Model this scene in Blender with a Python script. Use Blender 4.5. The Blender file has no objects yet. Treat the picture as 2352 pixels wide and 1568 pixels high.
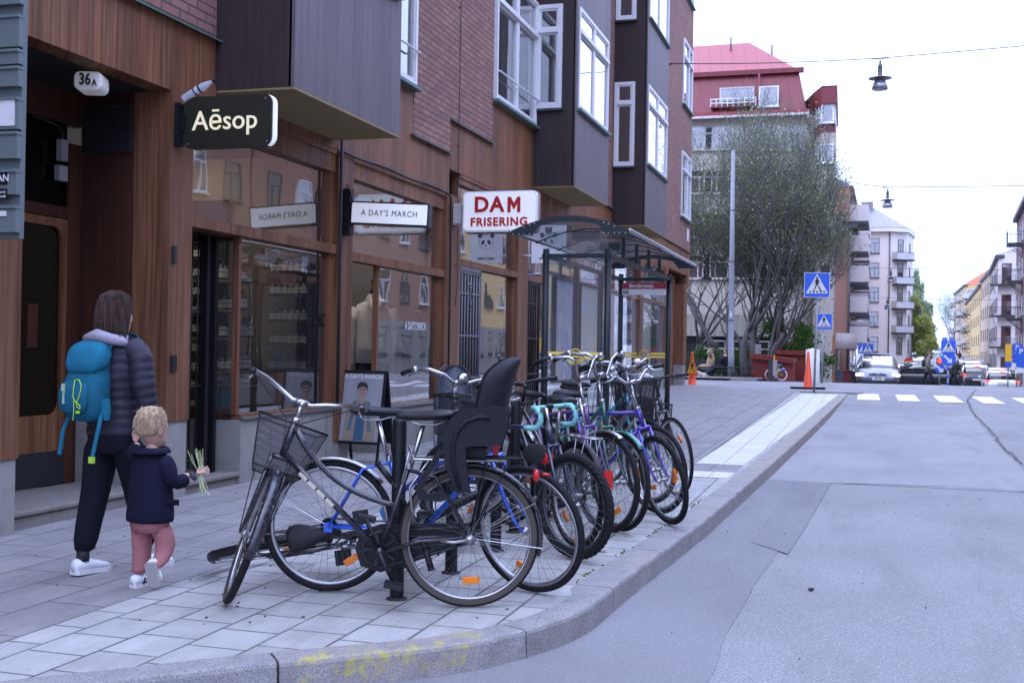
import bpy, bmesh, math, random
from mathutils import Vector, Matrix, Quaternion, noise
random.seed(7)
PI = math.pi
R = math.radians
scene = bpy.context.scene
COL = scene.collection
# ---------------------------------------------------------------- camera
CF, CX, CY = 2650.0, 1176.0, 784.0           # focal length and centre, in pixels of a 2352 px wide frame
CAMPOS = Vector((0, 0, 1.34))
YAW, PITCH, ROLL = math.atan(799/2650), .0054, .017
cam_f = Vector((-math.sin(YAW)*math.cos(PITCH), math.cos(YAW)*math.cos(PITCH), math.sin(PITCH)))
_r0 = Vector((math.cos(YAW), math.sin(YAW), 0)); _u0 = _r0.cross(cam_f)
cam_u = _u0*math.cos(ROLL) - _r0*math.sin(ROLL); cam_r = _r0*math.cos(ROLL) + _u0*math.sin(ROLL)
cd = bpy.data.cameras.new('camera'); cam = bpy.data.objects.new('camera', cd); COL.objects.link(cam)
cd.lens = 36*CF/2352; cd.sensor_width = 36; cd.clip_end = 3000; cd.clip_start = .05
cam.matrix_world = Matrix((cam_r, cam_u, -cam_f)).transposed().to_4x4()
cam.location = CAMPOS
cd.dof.use_dof = True; cd.dof.focus_distance = 7.5; cd.dof.aperture_fstop = 11.0
scene.camera = cam
# ---------------------------------------------------------------- sky, sun, exposure
W = bpy.data.worlds.new('World'); scene.world = W; W.use_nodes = True
nt = W.node_tree; nt.nodes.clear()
SUN_EL, SUN_AZ = R(52), R(200)
wo = nt.nodes.new('ShaderNodeOutputWorld'); bg = nt.nodes.new('ShaderNodeBackground')
sk = nt.nodes.new('ShaderNodeTexSky'); sk.sky_type = 'NISHITA'; sk.sun_disc = False
sk.sun_elevation = SUN_EL; sk.sun_rotation = SUN_AZ; sk.dust_density = 3; sk.air_density = 1.2
tc = nt.nodes.new('ShaderNodeTexCoord'); nz = nt.nodes.new('ShaderNodeTexNoise'); nz.inputs['Scale'].default_value = 2.2
nz.inputs['Detail'].default_value = 6
mp = nt.nodes.new('ShaderNodeMapping'); mp.inputs['Scale'].default_value = (1, 1, 3)
cr = nt.nodes.new('ShaderNodeMixRGB'); cr.inputs[1].default_value = (19.0, 23.0, 39.5, 1); cr.inputs[2].default_value = (24.5, 28.6, 46.5, 1)
mx = nt.nodes.new('ShaderNodeMixRGB'); mx.inputs[0].default_value = .93
L = nt.links.new
L(tc.outputs['Generated'], mp.inputs[0]); L(mp.outputs[0], nz.inputs['Vector']); L(nz.outputs['Fac'], cr.inputs[0])
# overcast sky: the zenith three times as bright as the horizon
sx = nt.nodes.new('ShaderNodeSeparateXYZ'); L(tc.outputs['Generated'], sx.inputs[0])
def wm(op, a, b):
    q = nt.nodes.new('ShaderNodeMath'); q.operation = op; q.inputs[1].default_value = b; L(a, q.inputs[0]); return q.outputs[0]
cie = wm('MULTIPLY', wm('ADD', wm('MULTIPLY', wm('MAXIMUM', sx.outputs[2], 0.0), 2.0), 1.0), .445)
vm = nt.nodes.new('ShaderNodeVectorMath'); vm.operation = 'SCALE'; L(cie, vm.inputs['Scale'])
L(sk.outputs[0], mx.inputs[1]); L(cr.outputs[0], mx.inputs[2]); L(mx.outputs[0], vm.inputs[0]); L(vm.outputs[0], bg.inputs[0]); L(bg.outputs[0], wo.inputs[0])
bg.inputs[1].default_value = .08
sd = bpy.data.lights.new('sun', 'SUN'); sd.energy = .5; sd.angle = R(25); sd.color = (1, .97, .95)
so = bpy.data.objects.new('sun', sd); COL.objects.link(so)
_sv = Vector((math.sin(SUN_AZ)*math.cos(SUN_EL), math.cos(SUN_AZ)*math.cos(SUN_EL), math.sin(SUN_EL)))
so.rotation_euler = _sv.to_track_quat('Z', 'Y').to_euler(); so.location = _sv*50
scene.view_settings.view_transform = 'Standard'; scene.view_settings.look = 'None'
scene.view_settings.exposure = .56; scene.view_settings.gamma = 1
scene.render.engine = 'CYCLES'
scene.cycles.max_bounces = 8; scene.cycles.transparent_max_bounces = 24; scene.cycles.glossy_bounces = 4
scene.cycles.caustics_reflective = False; scene.cycles.caustics_refractive = False

# ---------------------------------------------------------------- terrain
def Z(y, x=0):
    """height of the ground at distance y along the street"""
    P = [(-60, -.3), (0, 0), (42, .275), (45, .26), (50, -.02), (60, -.35), (75, -.7), (95, -.95), (120, -.75), (160, 0), (210, .75), (262, 1.25), (285, 1.1), (330, -.5), (420, -5), (900, -8)]
    for (a, za), (b, zb) in zip(P, P[1:]):
        if y <= b:
            t = max(0, (y-a)/(b-a)); return za+(zb-za)*t
    return P[-1][1]
def ray(u, v): return cam_f + cam_r*((u-CX)/CF) - cam_u*((v-CY)/CF)
def gp(u, v):                                # point of the near pavement seen at (u, v)
    d = ray(u, v); return CAMPOS + d*(-1.34/(d.z-.0065*d.y))
def py(u, v, Y): d = ray(u, v); return CAMPOS + d*(Y/d.y)
def px(u, v, X): d = ray(u, v); return CAMPOS + d*(X/d.x)

# ---------------------------------------------------------------- mesh collector
class MB:
    def __init__(s): s.v = []; s.f = []; s.sm = []; s.mi = []; s.cur = 0; s.M = None
    def add(s, vs, fs, sm=False):
        n = len(s.v)
        if s.M is not None: vs = [s.M @ Vector(p) for p in vs]
        s.v += [tuple(p) for p in vs]
        for f in fs: s.f.append([n+i for i in f]); s.sm.append(sm); s.mi.append(s.cur)
        return s
    def box(s, x0, x1, y0, y1, z0, z1):
        if x0 > x1: x0, x1 = x1, x0
        if y0 > y1: y0, y1 = y1, y0
        if z0 > z1: z0, z1 = z1, z0
        v = [(x0,y0,z0),(x1,y0,z0),(x1,y1,z0),(x0,y1,z0),(x0,y0,z1),(x1,y0,z1),(x1,y1,z1),(x0,y1,z1)]
        return s.add(v, [(3,2,1,0),(4,5,6,7),(0,1,5,4),(1,2,6,5),(2,3,7,6),(3,0,4,7)])
    def obox(s, c, ax, ay, az, hx, hy, hz):
        c = Vector(c); ax, ay, az = Vector(ax).normalized()*hx, Vector(ay).normalized()*hy, Vector(az).normalized()*hz
        v = [c-ax-ay-az, c+ax-ay-az, c+ax+ay-az, c-ax+ay-az, c-ax-ay+az, c+ax-ay+az, c+ax+ay+az, c-ax+ay+az]
        return s.add(v, [(3,2,1,0),(4,5,6,7),(0,1,5,4),(1,2,6,5),(2,3,7,6),(3,0,4,7)])
    def tube(s, pts, r, n=8, closed=False, cap=True):
        pts = [Vector(p) for p in pts]; m = len(pts)
        rs = r if isinstance(r, (list, tuple)) else [r]*m
        tang = []
        for i in range(m):
            a = pts[(i-1) % m] if (closed or i > 0) else pts[i]; b = pts[(i+1) % m] if (closed or i < m-1) else pts[i]
            t = (b-a); tang.append(t.normalized() if t.length > 1e-9 else Vector((0,0,1)))
        up = Vector((0,0,1)) if abs(tang[0].z) < .9 else Vector((1,0,0))
        nrm = tang[0].cross(up).normalized(); vs = []
        for i in range(m):
            if i > 0:
                q = tang[i-1].rotation_difference(tang[i]); nrm = (q @ nrm); nrm = (nrm - tang[i]*nrm.dot(tang[i])).normalized()
            b = tang[i].cross(nrm)
            for k in range(n):
                a = 2*PI*k/n; vs.append(pts[i] + (nrm*math.cos(a)+b*math.sin(a))*rs[i])
        fs = []
        for i in range(m if closed else m-1):
            j = (i+1) % m
            for k in range(n):
                fs.append((i*n+k, i*n+(k+1) % n, j*n+(k+1) % n, j*n+k))
        if cap and not closed: fs.append(tuple(range(n))[::-1]); fs.append(tuple((m-1)*n+k for k in range(n)))
        return s.add(vs, fs, n > 4)
    def lathe(s, prof, n=16, M=None, cap=False):
        """prof: list of (r, z) turned round z"""
        vs = []; m = len(prof)
        for r, z in prof:
            for k in range(n): a = 2*PI*k/n; vs.append(Vector((r*math.cos(a), r*math.sin(a), z)))
        if M is not None: vs = [M @ p for p in vs]
        fs = [(i*n+k, i*n+(k+1) % n, (i+1)*n+(k+1) % n, (i+1)*n+k) for i in range(m-1) for k in range(n)]
        if cap: fs.append(tuple(range(n))[::-1]); fs.append(tuple((m-1)*n+k for k in range(n)))
        return s.add(vs, fs, True)
    def prism(s, poly, d, M=None):
        """polygon in local xy, thickness d along z"""
        n = len(poly); vs = [Vector((x, y, 0)) for x, y in poly]+[Vector((x, y, d)) for x, y in poly]
        if M is not None: vs = [M @ p for p in vs]
        return s.add(vs, [tuple(range(n))[::-1], tuple(range(n, 2*n))]+[(i, (i+1) % n, n+(i+1) % n, n+i) for i in range(n)])
    def ell(s, c, rx, ry, rz, nu=12, nv=8, rot=None):
        vs = []; c = Vector(c)
        for i in range(nv+1):
            th = PI*i/nv
            for k in range(nu):
                a = 2*PI*k/nu; p = Vector((rx*math.sin(th)*math.cos(a), ry*math.sin(th)*math.sin(a), rz*math.cos(th)))
                if rot is not None: p = rot @ p
                vs.append(c+p)
        fs = [(i*nu+k, (i+1)*nu+k, (i+1)*nu+(k+1) % nu, i*nu+(k+1) % nu) for i in range(nv) for k in range(nu)]
        return s.add(vs, fs, True)
    def loft(s, rings, cap=True, smooth=True):
        n = len(rings[0]); vs = [p for r in rings for p in r]; m = len(rings)
        fs = [(i*n+k, i*n+(k+1) % n, (i+1)*n+(k+1) % n, (i+1)*n+k) for i in range(m-1) for k in range(n)]
        if cap: fs.append(tuple(range(n))[::-1]); fs.append(tuple((m-1)*n+k for k in range(n)))
        return s.add(vs, fs, smooth)
    def quad(s, a, b, c, d): return s.add([a, b, c, d], [(0,1,2,3)])

OFF = {}
def build(name, mb, mat, parent=None, label=None, bevel=0, sub=0):
    me = bpy.data.meshes.new(name); me.from_pydata(mb.v, [], mb.f)
    mats = mat if isinstance(mat, (list, tuple)) else [mat]
    for m in mats: me.materials.append(m)
    me.polygons.foreach_set('use_smooth', mb.sm)
    if len(mats) > 1: me.polygons.foreach_set('material_index', mb.mi)
    me.update()
    o = bpy.data.objects.new(name, me); COL.objects.link(o)
    if parent is not None:
        o.parent = parent
        if parent in OFF: o.matrix_parent_inverse = Matrix.Translation(-OFF[parent])
        if o.parent.parent is not None or o.parent.type == 'MESH':
            OFF.pop(o, None)
    if label: o['label'] = label
    if bevel:
        b = o.modifiers.new('bevel', 'BEVEL'); b.width = bevel; b.segments = 2; b.limit_method = 'ANGLE'
    if sub:
        b = o.modifiers.new('sub', 'SUBSURF'); b.levels = sub; b.render_levels = sub
    return o
def tag(o, label, cat, group=None, kind=None):
    if label: o['label'] = label
    if cat: o['category'] = cat
    if group: o['group'] = group
    if kind: o['kind'] = kind
    return o
def thing(name, label, cat, loc=(0,0,0), rz=0, group=None, world=False):
    """an Empty at the thing's base; with world=True its parts are given in world coordinates"""
    o = bpy.data.objects.new(name, None); COL.objects.link(o); o.empty_display_size = .1
    o.location = loc; o.rotation_euler = (0, 0, rz); tag(o, label, cat, group)
    if world: OFF[o] = Vector(loc)
    return o
def structure(name, mb, mat):
    o = build(name, mb, mat); o['kind'] = 'structure'; return o
def copy_tree(o, parent=None):
    c = o.copy(); COL.objects.link(c); c.parent = parent
    for ch in list(o.children): copy_tree(ch, c)
    return c
def text_mesh(s, size, depth=.004, bold=0, align='CENTER', sx=1.0, spacing=1.0):
    cu = bpy.data.curves.new('t', 'FONT'); cu.body = s; cu.size = size; cu.extrude = depth; cu.align_x = align; cu.align_y = 'CENTER'
    cu.offset = bold; cu.resolution_u = 3; cu.space_character = spacing
    o = bpy.data.objects.new('t', cu); COL.objects.link(o)
    dg = bpy.context.evaluated_depsgraph_get(); dg.update()
    me = bpy.data.meshes.new_from_object(o.evaluated_get(dg))
    vs = [Vector((v.co.x*sx, v.co.y, v.co.z)) for v in me.vertices]; fs = [tuple(p.vertices) for p in me.polygons]
    bpy.data.objects.remove(o); bpy.data.curves.remove(cu); bpy.data.meshes.remove(me)
    return vs, fs
def put_text(mb, s, size, origin, right, up, **k):
    vs, fs = text_mesh(s, size, **k)
    right = Vector(right).normalized(); up = Vector(up).normalized(); n = right.cross(up); o = Vector(origin)
    return mb.add([o+right*v.x+up*v.y+n*v.z for v in vs], fs)

# ---------------------------------------------------------------- materials
class NT:
    def __init__(s, name):
        s.m = bpy.data.materials.new(name); s.m.use_nodes = True; s.t = s.m.node_tree; s.t.nodes.clear()
        s.out = s.t.nodes.new('ShaderNodeOutputMaterial'); s.geo = None
    def n(s, ty, **k):
        nd = s.t.nodes.new('ShaderNode'+ty)
        for a, b in k.items(): setattr(nd, a, b)
        return nd
    def l(s, a, b): s.t.links.new(a, b)
    def pos(s):
        if s.geo is None: s.geo = s.n('NewGeometry')
        return s.geo.outputs['Position']
    def math(s, op, a, b=None, clamp=False):
        nd = s.n('Math', operation=op, use_clamp=clamp)
        for i, x in enumerate((a, b)):
            if x is None: continue
            if isinstance(x, (int, float)): nd.inputs[i].default_value = x
            else: s.l(x, nd.inputs[i])
        return nd.outputs[0]
    def noise(s, vec, scale, detail=3, rough=.5, sc=(1,1,1)):
        mp = s.n('Mapping'); mp.inputs['Scale'].default_value = sc; s.l(vec, mp.inputs[0])
        nd = s.n('TexNoise'); nd.inputs['Scale'].default_value = scale; nd.inputs['Detail'].default_value = detail; nd.inputs['Roughness'].default_value = rough
        s.l(mp.outputs[0], nd.inputs['Vector']); return nd.outputs['Fac']
    def ramp(s, fac, pts):
        nd = s.n('ValToRGB'); e = nd.color_ramp.elements
        while len(e) < len(pts): e.new(.5)
        for i, (p, c) in enumerate(pts):
            e[i].position = p; e[i].color = (c[0], c[1], c[2], 1) if not isinstance(c, (int, float)) else (c, c, c, 1)
        s.l(fac, nd.inputs[0]); return nd.outputs[0]
    def mix(s, fac, a, b, mode='MIX'):
        nd = s.n('MixRGB', blend_type=mode)
        for i, x in enumerate((fac, a, b)):
            if isinstance(x, (int, float)): nd.inputs[i].default_value = x
            elif isinstance(x, tuple): nd.inputs[i].default_value = (*x[:3], 1)
            else: s.l(x, nd.inputs[i])
        return nd.outputs[0]
    def sep(s, vec): nd = s.n('SeparateXYZ'); s.l(vec, nd.inputs[0]); return nd.outputs
    def comb(s, x, y, z):
        nd = s.n('CombineXYZ')
        for i, a in enumerate((x, y, z)):
            if isinstance(a, (int, float)): nd.inputs[i].default_value = a
            else: s.l(a, nd.inputs[i])
        return nd.outputs[0]
    def bsdf(s, col, rough=.6, metal=0, spec=.5, bump=None, bstr=.3, bdist=.01, coat=0, alpha=None, emit=None, estr=0, trans=0):
        b = s.n('BsdfPrincipled')
        for k, x in (('Base Color', col), ('Roughness', rough), ('Metallic', metal), ('Specular IOR Level', spec), ('Coat Weight', coat), ('Transmission Weight', trans), ('Alpha', alpha), ('Emission Color', emit), ('Emission Strength', estr)):
            if x is None: continue
            if isinstance(x, tuple): b.inputs[k].default_value = (*x[:3], 1)
            elif isinstance(x, (int, float)): b.inputs[k].default_value = x
            else: s.l(x, b.inputs[k])
        if coat: b.inputs['Coat Roughness'].default_value = .08
        if bump is not None:
            bp = s.n('Bump'); bp.inputs['Strength'].default_value = bstr; bp.inputs['Distance'].default_value = bdist
            s.l(bump, bp.inputs['Height']); s.l(bp.outputs[0], b.inputs['Normal'])
        s.l(b.outputs[0], s.out.inputs[0]); return b
def paint(name, col, rough=.5, metal=0, coat=0, var=.12, scale=6, dirt=None, spec=.5):
    """plain surface with a little unevenness"""
    t = NT(name); tc = t.n('TexCoord'); v = tc.outputs['Object']
    f = t.noise(v, scale, 4); c = t.mix(f, tuple(x*(1-var) for x in col), tuple(min(1, x*(1+var)) for x in col))
    if dirt:
        d = t.noise(v, scale*3.3, 6, .65); d = t.ramp(d, [(.5, 0), (.72, 1)]); c = t.mix(t.math('MULTIPLY', d, .6), c, dirt)
    rr = t.math('ADD', t.math('MULTIPLY', f, .16), max(.02, rough-.08))
    t.bsdf(c, rr, metal, spec, coat=coat); return t.m
def emis(name, col, st):
    t = NT(name); t.bsdf(col, .4, emit=col, estr=st); return t.m
def glass_mat(name, tint=(.85, .9, .92), refl=1.0, base=.05, dirt=.03):
    """thin architectural glass: see-through plus mirror reflection growing at grazing angles"""
    t = NT(name); tr = t.n('BsdfTransparent'); tr.inputs[0].default_value = (*tint, 1)
    gl = t.n('BsdfGlossy'); gl.inputs['Roughness'].default_value = .015; gl.inputs[0].default_value = (1, 1, 1, 1)
    bp = t.n('Bump'); bp.inputs['Strength'].default_value = .12; bp.inputs['Distance'].default_value = .02
    nz = t.noise(t.pos(), 1.3, 1); t.l(nz, bp.inputs['Height']); t.l(bp.outputs[0], gl.inputs['Normal'])
    fr = t.n('Fresnel'); fr.inputs[0].default_value = 1.5
    fac = t.math('ADD', t.math('MULTIPLY', fr.outputs[0], 2.0*refl), base, True)
    m1 = t.n('MixShader'); t.l(fac, m1.inputs[0]); t.l(tr.outputs[0], m1.inputs[1]); t.l(gl.outputs[0], m1.inputs[2])
    df = t.n('BsdfDiffuse'); df.inputs[0].default_value = (.6, .6, .62, 1)
    m2 = t.n('MixShader'); m2.inputs[0].default_value = dirt; t.l(m1.outputs[0], m2.inputs[1]); t.l(df.outputs[0], m2.inputs[2])
    t.l(m2.outputs[0], t.out.inputs[0]); return t.m
def planks(name, c0, c1, c2, w=.093, rough=.55, vary=1, seam=.35, greyer=None):
    """upright boards; x+y runs across them on walls along either axis"""
    t = NT(name); p = t.sep(t.pos()); a = t.math('ADD', p[0], p[1])
    k = t.math('DIVIDE', a, w); fl = t.math('FLOOR', k); fr = t.math('FRACT', k)
    wn = t.n('TexWhiteNoise', noise_dimensions='1D'); t.l(fl, wn.inputs['W'])
    g = t.noise(t.comb(t.math('MULTIPLY', a, 1), 0, p[2]), 30, 5, .6, (1, 1, .035))
    g2 = t.noise(t.comb(a, 0, p[2]), 3.0, 4, .6, (1, 1, .12))
    c = t.mix(t.ramp(wn.outputs[0], [(0, 0), (1, 1)]), c0, c1)
    c = t.mix(t.ramp(g, [(.35, 0), (.75, 1)]), c, c2)
    c = t.mix(t.math('MULTIPLY', t.ramp(g2, [(.4, 0), (.8, 1)]), .75*vary), c, tuple(x*.38 for x in c0))
    if greyer: c = t.mix(t.math('MULTIPLY', t.ramp(t.noise(t.pos(), .9, 4), [(.45, 0), (.75, 1)]), .6), c, greyer)
    s = t.ramp(fr, [(0, 1), (.05, 0), (.95, 0), (1, 1)])
    c = t.mix(t.math('MULTIPLY', s, seam*1.7, True), c, (.012, .008, .008))
    h = t.math('ADD', t.math('MULTIPLY', t.math('SUBTRACT', 1.0, s), .6), t.math('MULTIPLY', g, .3))
    t.bsdf(c, rough, bump=h, bstr=.5, bdist=.006, spec=.35); return t.m
def brick(name, c1, c2, shaded_mortar, w=.26, h=.078, msz=.0085):
    t = NT(name); p = t.sep(t.pos()); v = t.comb(t.math('ADD', p[0], p[1]), p[2], 0)
    b = t.n('TexBrick'); b.offset = .5; b.inputs['Scale'].default_value = 1; b.inputs['Brick Width'].default_value = w; b.inputs['Row Height'].default_value = h
    b.inputs['Mortar Size'].default_value = msz; b.inputs['Mortar Smooth'].default_value = .3; b.inputs['Bias'].default_value = -.1
    b.inputs[1].default_value = (*c1, 1); b.inputs[2].default_value = (*c2, 1); b.inputs[3].default_value = (*shaded_mortar, 1)
    t.l(v, b.inputs[0])
    n1 = t.noise(t.pos(), 60, 4); n2 = t.noise(t.pos(), .8, 3)
    c = t.mix(t.ramp(n1, [(.3, 0), (.8, .6)]), b.outputs[0], (.07, .045, .045), 'MIX')
    c = t.mix(t.math('MULTIPLY', t.ramp(n2, [(.4, 0), (.7, 1)]), .25), c, (.12, .07, .06))
    hgt = t.math('ADD', t.math('MULTIPLY', b.outputs[1], -1), t.math('MULTIPLY', n1, .3))
    t.bsdf(c, .85, bump=hgt, bstr=.8, bdist=.012, spec=.2); return t.m
M = {}
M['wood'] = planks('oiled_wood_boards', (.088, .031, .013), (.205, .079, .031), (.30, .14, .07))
M['wood_shaded'] = planks('shaded_wood_boards', (.036, .012, .007), (.06, .019, .010), (.085, .03, .016))  # darker copy of the oiled boards, porch shade put into the colour
M['bay_side'] = planks('dark_stained_boards', (.022, .014, .015), (.032, .019, .018), (.05, .03, .027), w=.075, vary=.5)
M['bay_front'] = planks('weathered_grey_boards', (.082, .066, .072), (.122, .10, .108), (.155, .13, .136), w=.06, vary=.6)
M['brick'] = brick('red_brown_brick', (.40, .205, .155), (.26, .14, .12), (.10, .085, .08))  # mortar colour darkened to carry the shadow lines between courses
M['soffit'] = paint('ochre_soffit', (.25, .19, .085), .9, var=.1)
M['copper'] = paint('verdigris_flashing', (.10, .17, .15), .6, var=.4, scale=9, dirt=(.03, .03, .035))
M['steel_dark'] = paint('dark_metal_flashing', (.03, .035, .04), .45)
M['white'] = paint('white_window_paint', (.66, .66, .66), .45, var=.05, dirt=(.5, .47, .44))
M['concrete'] = paint('smooth_concrete', (.25, .245, .22), .85, var=.22, scale=2.2, dirt=(.17, .16, .145))
M['stone'] = paint('step_stone', (.19, .175, .155), .8, var=.2, scale=5, dirt=(.1, .09, .085))
M['black'] = paint('black_paint', (.008, .008, .010), .45, var=.2, spec=.3)
M['blackmatte'] = paint('black_matte', (.014, .014, .016), .7, var=.2)
M['chrome'] = paint('chrome', (.42, .42, .42), .3, 1, var=.08, scale=14)
M['spoke'] = paint('dull_steel_spoke', (.16, .16, .165), .5, .6)
M['alu'] = paint('brushed_aluminium', (.38, .38, .39), .42, 1, var=.1, scale=12)
M['rubber'] = paint('tyre_rubber', (.010, .010, .011), .8, var=.3, scale=20, dirt=(.035, .032, .03), spec=.2)
M['plastic'] = paint('black_plastic', (.012, .013, .016), .5, var=.15, spec=.3)
M['glass_shop'] = glass_mat('shop_glass', (.9, .93, .93), .8, .13, .015)
M['glass_door'] = glass_mat('dark_door_glass', (.12, .11, .11), .25, .01, .0)
M['glass_win'] = glass_mat('window_glass', (.55, .62, .66), 1.0, .12, .03)
M['glass_clear'] = glass_mat('shelter_glass', (.86, .92, .93), .8, .06, .05)
# ================================================================ GROUND
def road_drop(y): return .13 if y < 24 else (.13-(y-24)/9*.105 if y < 33 else .025)
def Zr(y, x=0): return Z(y) - road_drop(y)
def gr(u, v):                                 # point of the near carriageway seen at (u, v)
    d = ray(u, v); p = None; off = .13
    for _ in range(4):
        p = CAMPOS + d*(-(1.34+off)/(d.z-.0065*d.y)); off = road_drop(p.y)
    return p
def lerp_poly(P, y):
    if y <= P[0][1]: return P[0][0]+(P[1][0]-P[0][0])*(y-P[0][1])/(P[1][1]-P[0][1])
    for (xa, ya), (xb, yb) in zip(P, P[1:]):
        if y <= yb: return xa+(xb-xa)*(y-ya)/(yb-ya)
    return P[-1][0]
KO = [gp(*q) for q in [(0,1592),(208,1568),(569,1527),(786,1506),(1000,1486),(1130,1466),(1210,1446),(1282,1425),(1352,1394),(1453,1314),(1550,1245),(1622,1192),(1775,1062)]]
KO = [(p.x, p.y) for p in KO]+[(-.70, 20), (-.37, 30.9), (-.29, 33.0)]
KI = [gp(*q) for q in [(0,1568),(116,1556),(296,1534),(532,1502),(786,1478),(1000,1456),(1110,1436),(1210,1415),(1249,1404),(1286,1388),(1338,1352),(1403,1306),(1453,1273),(1560,1195)]]
KI = [(p.x, p.y) for p in KI]+[(-1.17, 13.6), (-.92, 20), (-.58, 30.9), (-.50, 33.0)]
def mat_asphalt(name, lo, hi, spk, sc=1.0):
    t = NT(name); p = t.pos()
    f = t.noise(p, 75*sc, 3, .7); g = t.noise(p, .55, 4, .55); g3 = t.noise(p, 14, 3)
    vo = t.n('TexVoronoi'); vo.inputs['Scale'].default_value = 62*sc; t.l(p, vo.inputs['Vector'])
    c = t.mix(t.ramp(f, [(.3, 0), (.7, 1)]), lo, hi)
    c = t.mix(t.math('MULTIPLY', t.ramp(vo.outputs['Distance'], [(.12, 1), (.3, 0)]), spk), c, (.44, .41, .38))
    c = t.mix(t.math('MULTIPLY', t.ramp(g, [(.35, 0), (.65, 1)]), .35), c, tuple(x*.72 for x in lo))
    c = t.mix(t.math('MULTIPLY', t.ramp(g3, [(.55, 0), (.75, 1)]), .18), c, hi); g4 = t.noise(p, 1.6, 6, .7, (1, .22, 1)); c = t.mix(t.math('MULTIPLY', t.ramp(g4, [(.5, 0), (.7, 1)]), .4), c, tuple(x*.62 for x in lo)); g5 = t.noise(p, 5.5, 2); c = t.mix(t.ramp(g5, [(.72, 0), (.76, .35)]), c, tuple(x*.5 for x in lo))
    t.bsdf(c, .9, spec=.25, bump=f, bstr=.6, bdist=.004); return t.m
M['asphalt'] = mat_asphalt('worn_asphalt', (.165, .163, .165), (.27, .266, .262), 1.0)
M['asphalt_far'] = mat_asphalt('pale_asphalt', (.205, .202, .203), (.295, .29, .286), .7)
M['asphalt_patch'] = mat_asphalt('smooth_patch_asphalt', (.165, .163, .168), (.215, .212, .215), .4)
M['asphalt_dark'] = mat_asphalt('dark_patch_asphalt', (.155, .153, .158), (.20, .197, .20), .4)
M['crack'] = paint('crack_filler', (.075, .072, .072), .95, var=.3)
def road_paint():
    t = NT('road_marking_paint'); p = t.pos(); f = t.noise(p, 26, 5, .7); g = t.noise(p, 3, 3)
    c = t.mix(t.ramp(f, [(.5, 0), (.75, .5)]), (.62, .6, .57), (.3, .29, .29)); c = t.mix(t.math('MULTIPLY', g, .2), c, (.45, .43, .42))
    t.bsdf(c, .8, bump=f, bstr=.3, bdist=.003); return t.m
M['marking'] = road_paint()
def slabs(name, c1, c2, joint, bw, rh, x0, off=.42, msz=.006, stain=.42):
    t = NT(name); s = t.sep(t.pos()); v = t.comb(s[1], t.math('SUBTRACT', s[0], x0), 0)
    wob = t.noise(t.pos(), 1.7, 2); v = t.comb(t.math('ADD', s[1], t.math('MULTIPLY', wob, .016)), t.math('ADD', t.math('SUBTRACT', s[0], x0), t.math('MULTIPLY', wob, .012)), 0)
    b = t.n('TexBrick'); b.offset = off; b.offset_frequency = 2; b.inputs['Scale'].default_value = 1; b.inputs['Brick Width'].default_value = bw; b.inputs['Row Height'].default_value = rh
    b.inputs['Mortar Size'].default_value = msz; b.inputs['Mortar Smooth'].default_value = .15; b.inputs[1].default_value = (*c1, 1); b.inputs[2].default_value = (*c2, 1); b.inputs[3].default_value = (*joint, 1)
    t.l(v, b.inputs[0]); f = t.noise(t.pos(), 130, 3, .7); g = t.noise(t.pos(), 2.2, 5, .6); st = t.noise(t.comb(s[0], t.math('MULTIPLY', s[1], .25), 0), 9, 5, .6)
    c = t.mix(t.ramp(f, [(.35, 0), (.7, .35)]), b.outputs[0], tuple(x*.62 for x in c1))
    c = t.mix(t.math('MULTIPLY', t.ramp(g, [(.42, 0), (.7, 1)]), stain), c, tuple(x*.6 for x in c2))
    c = t.mix(t.math('MULTIPLY', t.ramp(st, [(.5, 0), (.75, 1)]), stain*.8), c, tuple(min(1, x*1.35) for x in c1))
    sp = t.noise(t.pos(), 38, 1); c = t.mix(t.ramp(sp, [(.77, 0), (.79, .7)]), c, (.05, .05, .05))
    h = t.math('ADD', t.math('MULTIPLY', b.outputs[1], -1), t.math('MULTIPLY', f, .12))
    t.bsdf(c, .85, spec=.25, bump=h, bstr=.7, bdist=.01); return t.m
M['slab_dark'] = slabs('grey_paving_slabs', (.265, .252, .245), (.225, .212, .205), (.07, .066, .064), .61, .34, -3.53)
M['slab_light'] = slabs('pale_paving_slabs', (.39, .385, .36), (.30, .295, .275), (.075, .073, .068), .30, .29, -3.355, .3, .0075)
M['slab_white'] = slabs('white_tactile_slabs', (.56, .55, .52), (.5, .49, .46), (.24, .235, .225), .35, .30, -1.43, 0, .006, .1)
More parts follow.
